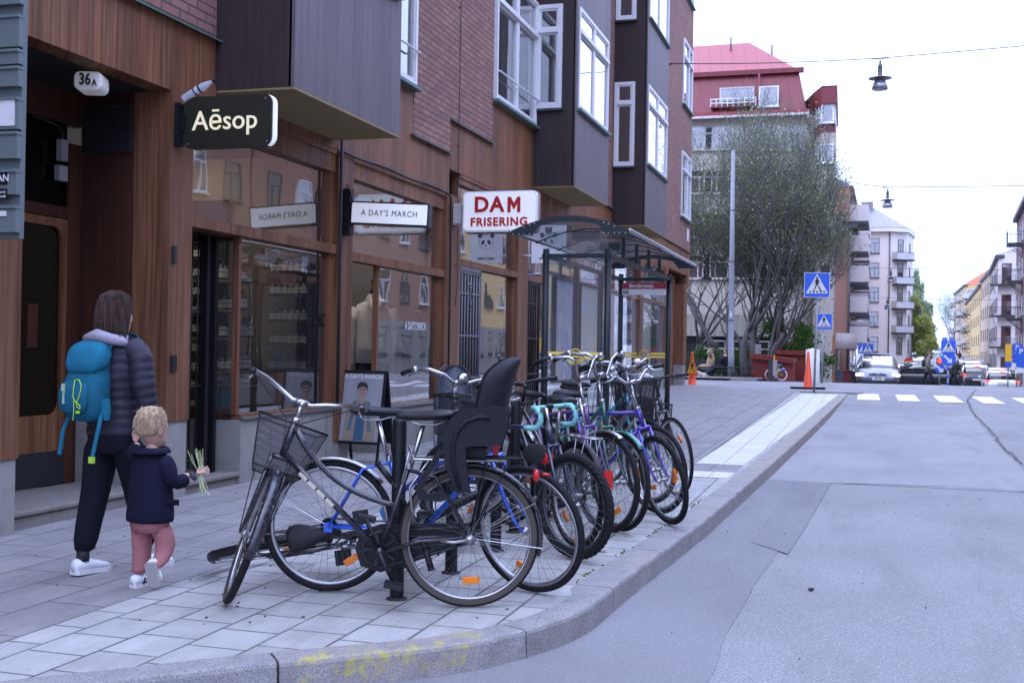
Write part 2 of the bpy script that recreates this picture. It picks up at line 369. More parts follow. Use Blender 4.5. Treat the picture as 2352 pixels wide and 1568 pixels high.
def granite():
    t = NT('granite_kerb'); p = t.pos(); s = t.sep(p)
    f = t.noise(p, 120, 4, .8); g = t.noise(p, 9, 5, .6); k = t.noise(p, 1.4, 3)
    c = t.ramp(f, [(.3, (.10, .098, .10)), (.5, (.25, .24, .235)), (.7, (.42, .405, .39))])
    c = t.mix(t.math('MULTIPLY', t.ramp(g, [(.4, 0), (.7, 1)]), .4), c, (.13, .125, .125))
    c = t.mix(t.math('MULTIPLY', t.ramp(k, [(.45, 0), (.7, 1)]), .35), c, (.30, .25, .21))
    nn = t.noise(p, 16, 6, .75); band = t.ramp(t.noise(p, 2.3, 2), [(.44, 0), (.52, 1)])
    # scraps of yellow paint on the stones: two stretches of the kerb
    y1 = t.math('MULTIPLY', t.math('GREATER_THAN', s[0], -2.22), t.math('LESS_THAN', s[0], -1.62)); y1 = t.math('MULTIPLY', y1, t.math('LESS_THAN', s[1], 5.4))
    y2 = t.math('MULTIPLY', t.math('GREATER_THAN', s[1], 11.5), t.math('LESS_THAN', s[1], 33))
    yy = t.math('MULTIPLY', t.math('ADD', y1, t.math('MULTIPLY', y2, .6)), t.ramp(nn, [(.5, 0), (.62, 1)]))
    c = t.mix(t.math('MULTIPLY', yy, .82), c, (.40, .36, .07))
    t.bsdf(c, .85, bump=t.math('ADD', f, g), bstr=.6, bdist=.006, spec=.3); return t.m
M['granite'] = granite()

ys = [-14, -6, -2, 0, 1.5, 3, 4.5, 6, 8, 10, 12, 15, 18, 21, 24, 27, 30, 33, 36, 39, 42, 43, 45, 47, 50, 55, 60, 67, 75, 85, 95, 107, 120, 140, 160, 185, 210, 235, 255, 262, 270, 285, 300, 330, 420, 900]
xs = [-260, -60, -20, -9, -4, -2, 0, 2, 4, 7, 14, 30, 60, 260]
mb = MB(); vs = [(x, y, Zr(y)) for y in ys for x in xs]; n = len(xs)
mb.add(vs, [(i*n+k, i*n+k+1, (i+1)*n+k+1, (i+1)*n+k) for i in range(len(ys)-1) for k in range(n-1)])
structure('road', mb, M['asphalt'])
# pavement in front of the shops: three bands of slabs up to the kerb stones
def band(y0, y1, xa, xb, dz=0, st=.5):
    m = MB(); rows = []; k = max(1, int((y1-y0)/st)); ysb = [y0+(y1-y0)*i/k for i in range(k+1)]
    v = []
    for y in ysb: v += [(xa(y) if callable(xa) else xa, y, Z(y)+dz), (xb(y) if callable(xb) else xb, y, Z(y)+dz)]
    m.add(v, [(2*i, 2*i+1, 2*i+3, 2*i+2) for i in range(k)]); return m
ki = lambda y: lerp_poly(KI, y)
ko = lambda y: lerp_poly(KO, y)
far_edge = lambda x: 33.6+(-.6-x)*.82            # far edge of the pavement corner
mb = band(-2, 33.0, -9, -3.53); structure('pavement_dark_slabs', mb, M['slab_dark'])
mb = band(3.0, 11.9, lambda y: min(-3.53, ki(y)-.01), lambda y: max(ki(y), -3.53)+.06, 0, .1); structure('pavement_pale_slabs', mb, M['slab_light'])
mb = band(11.9, 33.0, -3.53, lambda y: min(ki(y), max(-1.72-.0*y, -1.75))); structure('pavement_inner_slabs', mb, M['slab_dark'])
mb = MB(); mb.add([(-9, 33, Z(33)), (-.5, 33, Z(33)), (-.62, 33.6, Z(33.6)), (-1.3, 34.4, Z(34.4)), (-5.4, 37.75, Z(37.7)), (-9, 38.6, Z(38.6))], [(0,1,2,3,4,5)]); structure('pavement_corner', mb, M['slab_dark'])
mb = band(11.9, 33.0, lambda y: min(ki(y), -1.75), lambda y: ki(y)+.04, .0, .5); structure('pavement_kerbside_slabs', mb, M['slab_light'])
wl = lambda y: -1.74+(y-12.9)*.0125
mb = band(12.95, 32.6, lambda y: wl(y), lambda y: ki(y)-.02, .004)
m2 = band(11.62, 12.15, lambda y: -1.73, lambda y: ki(y)-.02, .004); mb.add(m2.v, m2.f); structure('tactile_paving_strip', mb, M['slab_white'])
mb = band(12.15, 12.95, lambda y: -1.74, lambda y: ki(y)-.02, .003); structure('pavement_gap_slabs', mb, M['slab_dark'])
# kerb stones, each about a metre, cut from one profile that follows the kerb line
kerb_root = thing('granite_kerb', 'long grey granite kerb curving along the pavement with scraps of yellow paint', 'kerb', (-1.3, 6, Z(6)), world=True)
kerb_root['kind'] = 'structure'
def kerb_pts(y): return Vector((ki(y), y, 0)), Vector((ko(y), y, 0))
# arc-length sampling of both edges
def resample(P, step):
    out = [Vector((*P[0], 0))]; acc = 0
    for a, b in zip(P, P[1:]):
        a = Vector((*a, 0)); b = Vector((*b, 0)); d = (b-a).length; t = step-acc
        while t <= d: out.append(a+(b-a)*(t/d)); t += step
        acc = d-(t-step)
    return out
KOx = [(-6.2, .6), (-4.4, 2.05)]+KO+[(-.33, 33.4), (-.55, 33.8), (-1.3, 34.6), (-5.4, 37.95), (-9, 38.8)]
line = resample(KOx, .12)
prev = None; mb = MB(); rnd = random.Random(3)
joints = {}; cuts = []; nxt = 6; i = 0
while i < len(line): cuts.append(i); i += rnd.choice([7, 8, 9, 9, 10])
for ci in range(len(cuts)-1):
    a, b = cuts[ci], cuts[ci+1]
    seg = line[a:b+1]
    rings = []
    for j, p in enumerate(seg):
        q = line[min(a+j+1, len(line)-1)]-line[max(a+j-1, 0)]; nr = Vector((-q.y, q.x, 0)).normalized()   # towards the pavement
        wd = .21 if p.y > 6 else .16
        pp = p.copy()
        if j == 0: pp += q.normalized()*.006
        if j == len(seg)-1: pp -= q.normalized()*.006
        zt = Z(pp.y)+.002; zb = Zr(pp.y)-.05; w = .004*math.sin(p.x*17+p.y*11)+.003*math.sin(p.y*37)
        rings.append([pp-nr*(w-.03)*-1*0+Vector((0,0,zb))-nr*(.012), pp-nr*w+Vector((0,0,zt-.022)), pp+nr*(.006-w)+Vector((0,0,zt-.008)), pp+nr*(.02)+Vector((0,0,zt-.001)), pp+nr*(.09)+Vector((0,0,zt)), pp+nr*wd+Vector((0,0,zt)), pp+nr*(wd+.004)+Vector((0,0,zb))])
    mb.loft(rings, True, False)
structure('kerb', mb, M['granite']); bpy.data.objects.remove(kerb_root)
# moss in the joint behind the kerb
mb = MB(); rr = random.Random(5)
for k in range(45):
    y = rr.choice([6.5, 7.3, 8.2, 9.6])+rr.gauss(0, .14); x = ko(y)-.222+rr.gauss(.0, .006)
    s_ = rr.uniform(.005, .011); mb.ell((x, y, Z(y)+.003), s_, s_*1.6, .006, 6, 4)
tag(build('moss', mb, paint('moss', (.09, .12, .02), .95, var=.4)), 'green moss growing in the joint behind the granite kerb', 'moss', kind='stuff')
# carriageway: patches, seams and cracks, zebra crossing
def sheet(pts, dz): return [(x, y, Zr(y)+dz) for x, y in pts]
def ribbon(P, w, dz, seed=1, jag=.02):
    r2 = random.Random(seed); m = MB(); pts = []
    for (xa, ya), (xb, yb) in zip(P, P[1:]):
        k = max(2, int(math.hypot(xb-xa, yb-ya)/.12))
        for i in range(k): pts.append((xa+(xb-xa)*i/k+r2.gauss(0, jag), ya+(yb-ya)*i/k+r2.gauss(0, jag)))
    pts.append(P[-1]); v = []
    for i, p in enumerate(pts):
        a = pts[max(i-1, 0)]; b = pts[min(i+1, len(pts)-1)]; d = Vector((b[0]-a[0], b[1]-a[1])).normalized(); ww = w*r2.uniform(.3, 1.2)
        v += [(p[0]-d.y*ww, p[1]+d.x*ww, Zr(p[1])+dz), (p[0]+d.y*ww, p[1]-d.x*ww, Zr(p[1])+dz)]
    m.add(v, [(2*i+1, 2*i, 2*i+2, 2*i+3) for i in range(len(pts)-1)]); return m
E5 = lambda x, y: gr((2550+.6965*x)*.605, (1500+.6965*y)*.605)
edge = [E5(*q) for q in [(205,1565),(310,1290),(460,1020),(560,880),(630,790),(730,650),(870,480)]]
pe = [(p.x, p.y) for p in edge]
def strip_sheet(P, dz, xk):                       # rows between a line P and x = xk(y)
    v = []
    for x, y in P: v += [(xk(y), y, Zr(y)+dz), (x, y, Zr(y)+dz)]
    m = MB(); m.add(v, [(2*i, 2*i+1, 2*i+3, 2*i+2) for i in range(len(P)-1)]); return m
dense = []
P0 = [(pe[0][0]-.35, .8), (pe[0][0]-.1, 3.0)]+pe
for (xa, ya), (xb, yb) in zip(P0, P0[1:]):
    for i in range(6): dense.append((xa+(xb-xa)*i/6+random.gauss(0, .005), ya+(yb-ya)*i/6))
dense.append(P0[-1])
structure('road_patch_kerbside', strip_sheet(dense, .004, lambda y: ko(y)-.02 if y > 3.45 else max(ko(y), -3.6)), M['asphalt_patch'])
x2, y2 = pe[-1]
v = [(ko(y2-1.6), y2-2.2), (-.42, y2-2.4), (x2, y2), (ko(y2)+.1, y2+.03)]
mb = MB(); mb.add(sheet([(ko(9.0)+.35, 8.7), (-.46, 8.3), (-.40, 9.5), (x2, y2), (ko(y2)+.28, y2+.02)], .008), [(0,1,2,3,4)]); structure('road_patch_dark', mb, M['asphalt_dark'])
v = []
for y in [y2+.02, 15, 18, 21, 24, 26.2]: v += [(ko(y)+.02, y, Zr(y)+.004), (1.75+(y-11)*.035, y, Zr(y)+.004)]
mb = MB(); mb.add(v, [(2*i, 2*i+1, 2*i+3, 2*i+2) for i in range(5)]); structure('road_patch_pale', mb, M['asphalt_far'])
mb = MB()
for P, w, s_ in [([(4.6, 8.6), (3.0, 10.4), (1.95, 14.5), (2.05, 18.5), (2.25, 22.2), (2.4, 27.4), (2.7, 32.1), (3.6, 40)], .018, 2), ([(pe[0][0]+.06, 4.4), (.0, 4.75)], .006, 4), ([(-.2, y2), (.45, y2+.1), (.9, y2+.18), (2.1, y2+.02)], .012, 6)]:
    q = ribbon(P, w, .009, s_); mb.add(q.v, q.f)
structure('road_cracks', mb, M['crack'])
mb = MB()
for i in range(12):
    x = -.05+i*1.0; j = [.03*math.sin(i*3+k) for k in range(4)]
    mb.add(sheet([(x+j[0], 30.8), (x+.55+j[1], 30.85+j[2]), (x+.56+j[3], 34.2), (x+.02, 34.15+j[1])], .010), [(0,1,2,3)])
structure('zebra_crossing', mb, M['marking'])
# far pavements beyond the junction
mb = MB()
for (xa0, xb0, xa1, xb1) in [(-12, -4.6, -12, -3.6)]:
    v = []
    for y in [44, 47, 52, 60, 75, 95]: f = (y-44)/51; v += [(-30, y, Z(y)+.06), (-4.7+f*3.2, y, Z(y)+.06)]
    mb.add(v, [(2*i, 2*i+1, 2*i+3, 2*i+2) for i in range(5)])
v = []
for y in [100, 120, 160, 210, 262, 300]: v += [(y*.077+5.2, y, Zr(y)+.1), (y*.077+12, y, Zr(y)+.1)]
mb.add(v, [(2*i, 2*i+1, 2*i+3, 2*i+2) for i in range(5)])
v = []
for y in [112, 130, 160, 210, 262, 300]: v += [(y*.077-14, y, Zr(y)+.1), (y*.077-4.5, y, Zr(y)+.1)]
mb.add(v, [(2*i, 2*i+1, 2*i+3, 2*i+2) for i in range(5)])
structure('far_pavement', mb, M['asphalt_far'])
# ================================================================ THE BRICK AND TIMBER HOUSE (left)
FX = -5.36
bld = thing('brick_apartment_building', 'brick and timber apartment building with grey bay windows above its shops', 'building', (FX, 6, 0), world=True)
def boxes(nm, mat, *L_):
    for b in L_: q = MB(); q.box(*b); build(nm, q, M[mat], bld)
def wallbox(m, y0, y1, z0, z1, x=FX, t=.3): m.box(x-t, x, y0, y1, z0, z1)
# --- brick faces (front plane FX), stepped lower edge
mb = MB()
for y0, y1, z0, z1 in [(-1, 8.78, 3.97, 14), (13.37, 14.72, 3.98, 14), (14.72, 16.57, 4.44, 14), (21.53, 25.36, 4.52, 14), (28.3, 35.55, 4.54, 14), (37.5, 37.75, 4.56, 14), (35.55, 37.5, 4.56, 5.5), (35.55, 37.5, 7.52, 8.98), (35.55, 37.5, 11.0, 12.42), (8.78, 11.14, 6.4, 14), (11.14, 13.37, 6.9, 7.9), (16.57, 18.88, 7.2, 8.0), (18.88, 21.53, 13.2, 14), (25.36, 28.3, 13.2, 14)]:
    wallbox(mb, y0, y1, z0, z1)
mb.box(-16, FX-.3, 37.45, 37.75, 4.5, 14)
build('brick_wall', mb, M['brick'], bld)
mb = MB(); mb.box(-16, FX+.12, -1, 37.9, 14, 14.25); build('roof_edge', mb, M['steel_dark'], bld)
# --- timber cladding
mb = MB(); fz = FX-.006
for y0, y1, z0, z1 in [(-1, 6.42, 3.38, 3.97), (6.42, 8.12, 3.375, 3.97), (8.12, 8.78, 3.42, 3.97), (8.78, 11.25, 3.42, 3.56), (11.25, 13.37, 3.41, 4.53), (13.37, 14.72, 3.41, 3.98), (14.72, 16.57, 3.75, 4.44), (16.57, 18.88, 3.75, 5.08), (18.88, 21.53, 3.75, 4.09), (21.53, 25.36, 3.75, 4.52), (25.36, 28.3, 3.75, 4.12), (28.3, 37.75, 3.75, 4.54)]:
    mb.box(fz-.2, fz, y0, y1, z0, z1)
build('timber_cladding', mb, M['wood'], bld)
for y0, y1, z in [(-1, 8.9, 3.97), (13.3, 14.74, 3.98), (14.70, 16.62, 4.44), (21.4, 25.36, 4.52), (28.3, 37.8, 4.55)]:
    mb = MB(); mb.add([(FX-.01, y0, z), (FX+.05, y0, z-.028), (FX+.05, y1, z-.028), (FX-.01, y1, z), (FX-.01, y0, z-.012), (FX+.05, y0, z-.04), (FX+.05, y1, z-.04), (FX-.01, y1, z-.012)], [(0,1,2,3), (7,6,5,4), (1,5,6,2), (0,4,5,1), (3,2,6,7)]); build('flashing', mb, M['copper'], bld)
# --- posts of the arcade: timber above, concrete foot
def post(y0, y1, ztop, zfoot=.69, fx=FX, mat='wood', depth=.34):
    p = MB(); p.box(fx-depth, fx+.002, y0, y1, zfoot, ztop); o = build('pillar', p, M[mat], bld)
    f = MB(); f.box(fx-depth-.0, fx-.012, y0+.01, y1-.01, -.05, zfoot); build('pillar_foot', f, M['concrete'], o)
    return o
post(-1, 6.42, 3.375, .55)
post(8.12, 8.455, 3.42, .69)
post(11.26, 11.64, 3.41, .3, depth=.25); post(14.60, 15.20, 3.41, .3, depth=.25); post(18.06, 18.64, 3.75, .3, depth=.25)
post(21.6, 22.1, 3.75, .3); post(25.3, 25.8, 3.75, .3); post(29.0, 29.5, 3.75, .3); post(33.0, 33.4, 3.75, .3); post(36.6, 37.25, 3.45, .9, mat='wood')
# --- entrance porch: Y 6.42 .. 8.12, back wall at X = -7.15
XB = -6.21; PZ = .17
boxes('porch_side_wall', 'wood_shaded', (XB, FX-.34, 8.121, 8.14, .69, 3.37), (XB, FX-.34, 6.40, 6.419, .3, 3.37))
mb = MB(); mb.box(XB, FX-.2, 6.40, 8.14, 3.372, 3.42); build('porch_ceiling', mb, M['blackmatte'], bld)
boxes('porch_skirting', 'concrete', (XB-.02, FX-.34, 8.118, 8.14, -.02, .69), (XB-.02, FX-.34, 6.40, 6.422, -.02, .3))
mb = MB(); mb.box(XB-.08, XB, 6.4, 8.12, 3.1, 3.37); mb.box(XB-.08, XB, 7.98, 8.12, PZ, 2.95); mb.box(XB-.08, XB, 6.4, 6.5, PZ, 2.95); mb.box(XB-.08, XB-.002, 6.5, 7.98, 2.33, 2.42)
build('door_surround', mb, M['wood_shaded'], bld)
mb = MB(); mb.box(XB-.05, XB-.03, 6.5, 7.98, 2.42, 3.1); build('transom_glass', mb, M['glass_door'], bld)
# door leaf with rounded glass, kick plate, push plate
dr = MB()
def ring_door(m, y0, y1, z0, z1, iy0, iy1, iz0, iz1, rad, x0, x1):
    out = [(y0, z0), (y1, z0), (y1, z1), (y0, z1)]; inn = []
    cs = [(iy1-rad, iz0+rad, -90), (iy1-rad, iz1-rad, 0), (iy0+rad, iz1-rad, 90), (iy0+rad, iz0+rad, 180)]
    for cy, cz, a0 in cs:
        for k in range(5): a = R(a0+k*22.5); inn.append((cy+rad*math.cos(a), cz+rad*math.sin(a)))
    for x, fl in ((x1, 0), (x0, 1)):
        vs = [(x, *p) for p in out]+[(x, *p) for p in inn]
        fs = []; oc = [1, 2, 3, 0]
        for c in range(4):
            for k in range(4): fs.append((oc[c], 4+c*5+k, 4+c*5+k+1))
            fs.append((oc[c], 4+c*5+4, 4+((c+1) % 4)*5, oc[(c+1) % 4]))
        m.add(vs, [f[::-1] for f in fs] if not fl else fs)
    n = len(inn); m.add([(x0, *p) for p in inn]+[(x1, *p) for p in inn], [(i, (i+1) % n, n+(i+1) % n, n+i) for i in range(n)])
    return inn
inn = ring_door(dr, 6.9, 7.96, PZ+.28, 2.32, 7.05, 7.90, .74, 2.25, .1, XB-.05, XB+.01)
door = build('door', dr, M['wood'], bld, label='oiled wooden entrance door with a tall dark rounded pane')
k = MB(); k.add([(XB-.02, *p) for p in inn], [tuple(range(len(inn)))]); build('pane', k, M['glass_door'], door)
k = MB(); k.box(XB-.05, XB+.014, 6.9, 7.96, PZ+.01, PZ+.28); build('kick_plate', k, M['blackmatte'], door)
k = MB(); k.box(XB-.016, XB+.0, 7.52, 7.63, 1.28, 1.62); build('push_plate', k, M['wood_shaded'], door)
mb = MB(); mb.box(XB-.06, XB-.01, 6.5, 6.9, PZ, 2.33); build('side_light', mb, M['glass_door'], bld)
# louvre vent on the porch side wall
mb = MB(); mb.box(-6.18, -5.72, 8.095, 8.121, 2.88, 3.27)
for k in range(10): z = 2.90+k*.036; mb.add([(-6.17, 8.085, z), (-5.73, 8.085, z), (-5.73, 8.105, z+.026), (-6.17, 8.105, z+.026), (-6.17, 8.09, z-.006), (-5.73, 8.09, z-.006)], [(0,1,2,3), (5,4,3,2), (0,4,5,1)])
build('louvre_vent', mb, M['blackmatte'], bld)
mb = MB(); mb.box(XB, FX-.10, 6.43, 8.115, .0, PZ-.04); mb.box(XB, FX-.08, 6.43, 8.115, PZ-.04, PZ)
build('porch_step', mb, M['stone'], bld, bevel=.012)
mb = MB(); mb.box(-6.2, FX-.05, 8.47, 9.34, .0, .13); mb.box(-6.2, FX-.02, 8.465, 9.345, .13, .17); build('shop_step', mb, M['stone'], bld, bevel=.01)
# small fittings
mb = MB(); mb.box(FX-.005, FX+.02, 8.17, 8.24, 1.10, 1.23); build('intercom', mb, M['plastic'], bld); mb = MB(); mb.box(FX-.1-.006, FX-.1+.0, 8.115, 8.118, 0, .01)
mb = MB(); mb.box(FX, FX+.025, 8.16, 8.20, 1.98, 2.12); build('key_box', mb, M['blackmatte'], bld)
mb = MB(); mb.box(FX-.5, FX-.42, 8.06, 8.118, 2.62, 2.78); 
# --- shopfronts
def frame_rect(m, y0, y1, z0, z1, w, x0, x1):
    m.box(x0, x1, y0, y1, z0, z0+w); m.box(x0, x1, y0, y1, z1-w, z1); m.box(x0, x1, y0, y0+w, z0+w, z1-w); m.box(x0, x1, y1-w, y1, z0+w, z1-w)
GX = FX-.10                                  # plane of the shop glass
def pane(y0, y1, z0, z1, parent, x=GX, name='pane', mat='glass_shop', yaw=None):
    m = MB(); m.add([(x, y0, z0), (x, y1, z0), (x, y1, z1), (x, y0, z1)], [(0,1,2,3)]); return build(name, m, M[mat], parent)
def shopfront(y0, y1, ztr, ztop, zhead, mull, zsill, label, tbar=.095):
    """timber frame: header boards, upper light, transom bar, display window"""
    m = MB(); m.box(GX-.05, FX-.03, y0, y1, ztop, zhead-.05); m.box(GX-.06, FX-.012, y0, y1, zhead-.05, zhead)
    m.box(GX-.05, FX-.004, y0, y1, ztr, ztr+tbar); m.box(GX-.04, FX-.055, y1-.09, y1, zsill, ztop)
    m.box(GX-.04, FX-.05, y0, y0+.03, ztr+tbar, ztop)
    m.box(GX-.05, FX-.03, mull, y1, zsill-.05, zsill)
    m.box(GX-.03, GX+.03, mull-.02, mull+.03, zsill, ztr)
    o = build('shop_window', m, M['wood'], bld, label=label)
    pane(y0+.02, y1-.03, ztr+tbar-.01, ztop+.01, o); pane(mull+.03, y1-.03, zsill, ztr+.01, o)
    return o
W1 = shopfront(8.455, 11.26, 2.31, 3.18, 3.42, 9.36, .69, 'display window of the bottle shop')
W2 = shopfront(11.64, 14.60, 2.27, 3.18, 3.41, 12.52, .64, 'display window of the clothes shop')
W3 = shopfront(15.20, 18.06, 2.48, 3.62, 3.75, 16.25, .80, 'display window of the hairdresser')
W4 = shopfront(18.64, 21.6, 2.48, 3.62, 3.75, 19.5, .80, 'display window behind the bus shelter')
for a, b in [(22.1, 25.3), (25.8, 29.0), (29.5, 33.0)]: shopfront(a, b, 2.6, 3.62, 3.75, a+.05, .85, 'shop window further along')
mb = MB()
for y0, y1, z in [(9.34, 11.27, .64), (12.5, 14.62, .59), (16.25, 18.07, .75), (19.5, 21.6, .75), (22.1, 25.3, .8), (25.8, 29, .8), (29.5, 33, .8)]: boxes('concrete_plinth', 'concrete', (FX-.3, FX-.02, y0, y1, -.05, z))
boxes('concrete_plinth', 'concrete', (-6.9, FX-.3, 9.32, 9.36, -.05, .64), (-6.4, FX-.26, 12.48, 12.53, -.05, .59))
mb = MB()
for y in [9.9, 10.55, 11.1, 13.1, 13.7, 14.3]: mb.box(FX-.03, FX-.0185, y, y+.006, .12, .62)
build('plinth_joint', mb, M['blackmatte'], bld)
boxes('window_sill', 'alu', (FX-.03, FX+.008, 12.5, 14.6, .595, .635), (FX-.03, FX+.008, 9.34, 11.26, .645, .665))
# bottle shop: splayed glass at the doorway, gate, interior
interior_dark = paint('shop_interior_dark', (.07, .055, .035), .8, var=.3, scale=1.5); interior_warm = paint('shop_interior_tan', (.20, .155, .095), .8, var=.15, scale=1.2); interior_grey = paint('shop_interior_grey', (.2, .185, .18), .8, var=.2, scale=1)
mb = MB(); mb.box(-8.5, -8.4, 8.4, 11.3, .1, 3.4); mb.box(-10.5, FX-.34, 8.40, 8.44, .1, 3.4); mb.box(-10.5, FX-.3, 11.24, 11.27, .1, 3.4); build('interior_wall', mb, interior_warm, bld)
mb = MB(); mb.box(-10.5, FX-.3, 8.4, 11.26, 3.36, 3.4); mb.box(-10.5, FX-.32, 9.36, 11.26, .1, .14); mb.box(-10.5,-6.2,8.4,9.36,.1,.15); build('interior_ceiling', mb, interior_dark, bld)
mb = MB(); mb.box(-6.85, GX-.03, 9.335, 9.36, .64, .70); mb.box(-6.85, GX-.03, 9.335, 9.36, 2.27, 2.36); mb.box(-6.0, GX-.03, 8.46, 9.33, 2.3, 2.42); build('doorway_frame', mb, M['wood_shaded'], bld)
m = MB(); m.add([(-6.84, 9.347, .7), (GX-.03, 9.347, .7), (GX-.03, 9.347, 2.27), (-6.84, 9.347, 2.27)], [(0,1,2,3)]); build('doorway_glass', m, M['glass_clear'], bld)
gate = MB()
for k in range(9): yy = 8.50+k*.095; gate.tube([(-5.62, yy, .24), (-5.62, yy, 2.3)], .008, 6)
for z in (.3, .95, 1.6, 2.2): gate.tube([(-5.62, 8.48, z), (-5.62, 9.3, z)], .012, 6)
gate.box(-5.66, -5.58, 9.06, 9.11, .17, 2.32); gate.box(-5.66, -5.58, 9.20, 9.25, .17, 2.32); build('security_gate', gate, M['black'], bld)
# clothes shop and hairdresser interiors
mb = MB(); mb.box(-8.2, -8.1, 11.6, 14.7, .1, 3.4); mb.box(-9.5, FX-.26, 11.60, 11.63, .1, 3.4); mb.box(-9.5, FX-.3, 14.61, 14.7, .1, 3.4); mb.box(-9.5, FX-.3, 11.6, 14.62, 3.36, 3.4); mb.box(-9.5, FX-.3, 12.5, 14.62, .45, .50); build('interior_wall', mb, interior_grey, bld)
mb = MB(); mb.box(-8.5, -8.4, 15.2, 21.6, .1, 3.7); mb.box(-8.5, FX-.26, 15.17, 15.19, .1, 3.7); mb.box(-8.5, FX-.3, 18.3, 18.33, .1, 3.7); mb.box(-8.5, FX-.3, 15.2, 21.6, 3.7, 3.74); mb.box(-8.5,FX-.3,15.2,21.6,.05,.1); mb.box(-8.5, -8.4, 21.6, 33, .1, 3.7); mb.box(-8.5, FX-.3, 22, 33, 3.7, 3.74); build('interior_wall', mb, interior_grey, bld)
def iron_gate(y0, y1, z0, z1, x, scroll=True):
    g = MB(); k = int((y1-y0)/.125)
    for i in range(k+1): yy = y0+(y1-y0)*i/k; g.tube([(x, yy, z0), (x, yy, z1)], .011, 6)
    for z in (z0, z0+.55, z0+1.15, z0+1.75, z1): g.box(x-.012, x+.012, y0, y1, z-.014, z+.014)
    g.box(x-.02, x+.02, y0-.04, y0, z0-.1, z1+.06); g.box(x-.02, x+.02, y1, y1+.04, z0-.1, z1+.06); g.box(x-.02, x+.02, y0-.04, y1+.04, z1+.02, z1+.08)
    if scroll:
        ym = (y0+y1)/2
        for zc in (z0+.3, z1-.32):
            for s_ in (-1, 1):
                g.tube([(x+.02, ym+s_*(.008+.05*math.sin(a*PI/8)*(1-a/22)), zc-.16+.028*a) for a in range(11)], .009, 6)
                g.tube([(x+.02, ym+s_*(.045+.03*math.cos(a)), zc+.14+.03*math.sin(a)) for a in [k2*.7 for k2 in range(8)]], .008, 6)
    return g
build('iron_gate', iron_gate(15.26, 16.16, .35, 2.40, FX-.03), paint('grey_iron', (.16, .17, .19), .5, .3), bld, label='grey wrought iron gate in front of the doorway')
build('iron_gate', iron_gate(18.74, 19.44, .35, 2.42, FX-.03, False), M['black'], bld, label='black barred gate behind the bus shelter')
mb = MB(); mb.box(FX-.5, FX-.42, 15.2, 16.25, .1, .9); build('door_panel', mb, M['steel_dark'], bld)
# coloured goods hanging behind the barred gate
for i in range(26):
    rr = random.Random(i); m = MB(); y = 18.78+rr.random()*.64; z = .6+1.7*rr.random(); m.box(-5.75, -5.7, y, y+.09, z, z+.22)
    build('window_display', m, paint('display_%d' % i, rr.choice([(.5,.03,.03), (.05,.1,.5), (.6,.45,.04), (.6,.6,.6), (.05,.3,.1), (.5,.2,.1)]), .6), bld)
# unseen ceiling lamps added to brighten the shop interiors
warm = emis('unseen_warm_lamp', (1, .88, .74), 13.0); cool = emis('unseen_cool_lamp', (1, .95, .92), 22.0)
for x, y, z, mt in [(-6.3, 9.8, 3.3, warm), (-7.4, 9.2, 3.3, warm), (-7.0, 10.7, 3.3, warm), (-6.6, 12.1, 3.3, cool), (-6.6, 13.6, 3.3, cool), (-7.0, 16.6, 3.65, cool), (-7.0, 19.6, 3.65, warm)]:
    m = MB(); m.lathe([(.001, z), (.16, z), (.16, z+.04), (.001, z+.05)], 12, Matrix.Translation((x, y, 0))); build('unseen_ceiling_lamp', m, mt, bld)
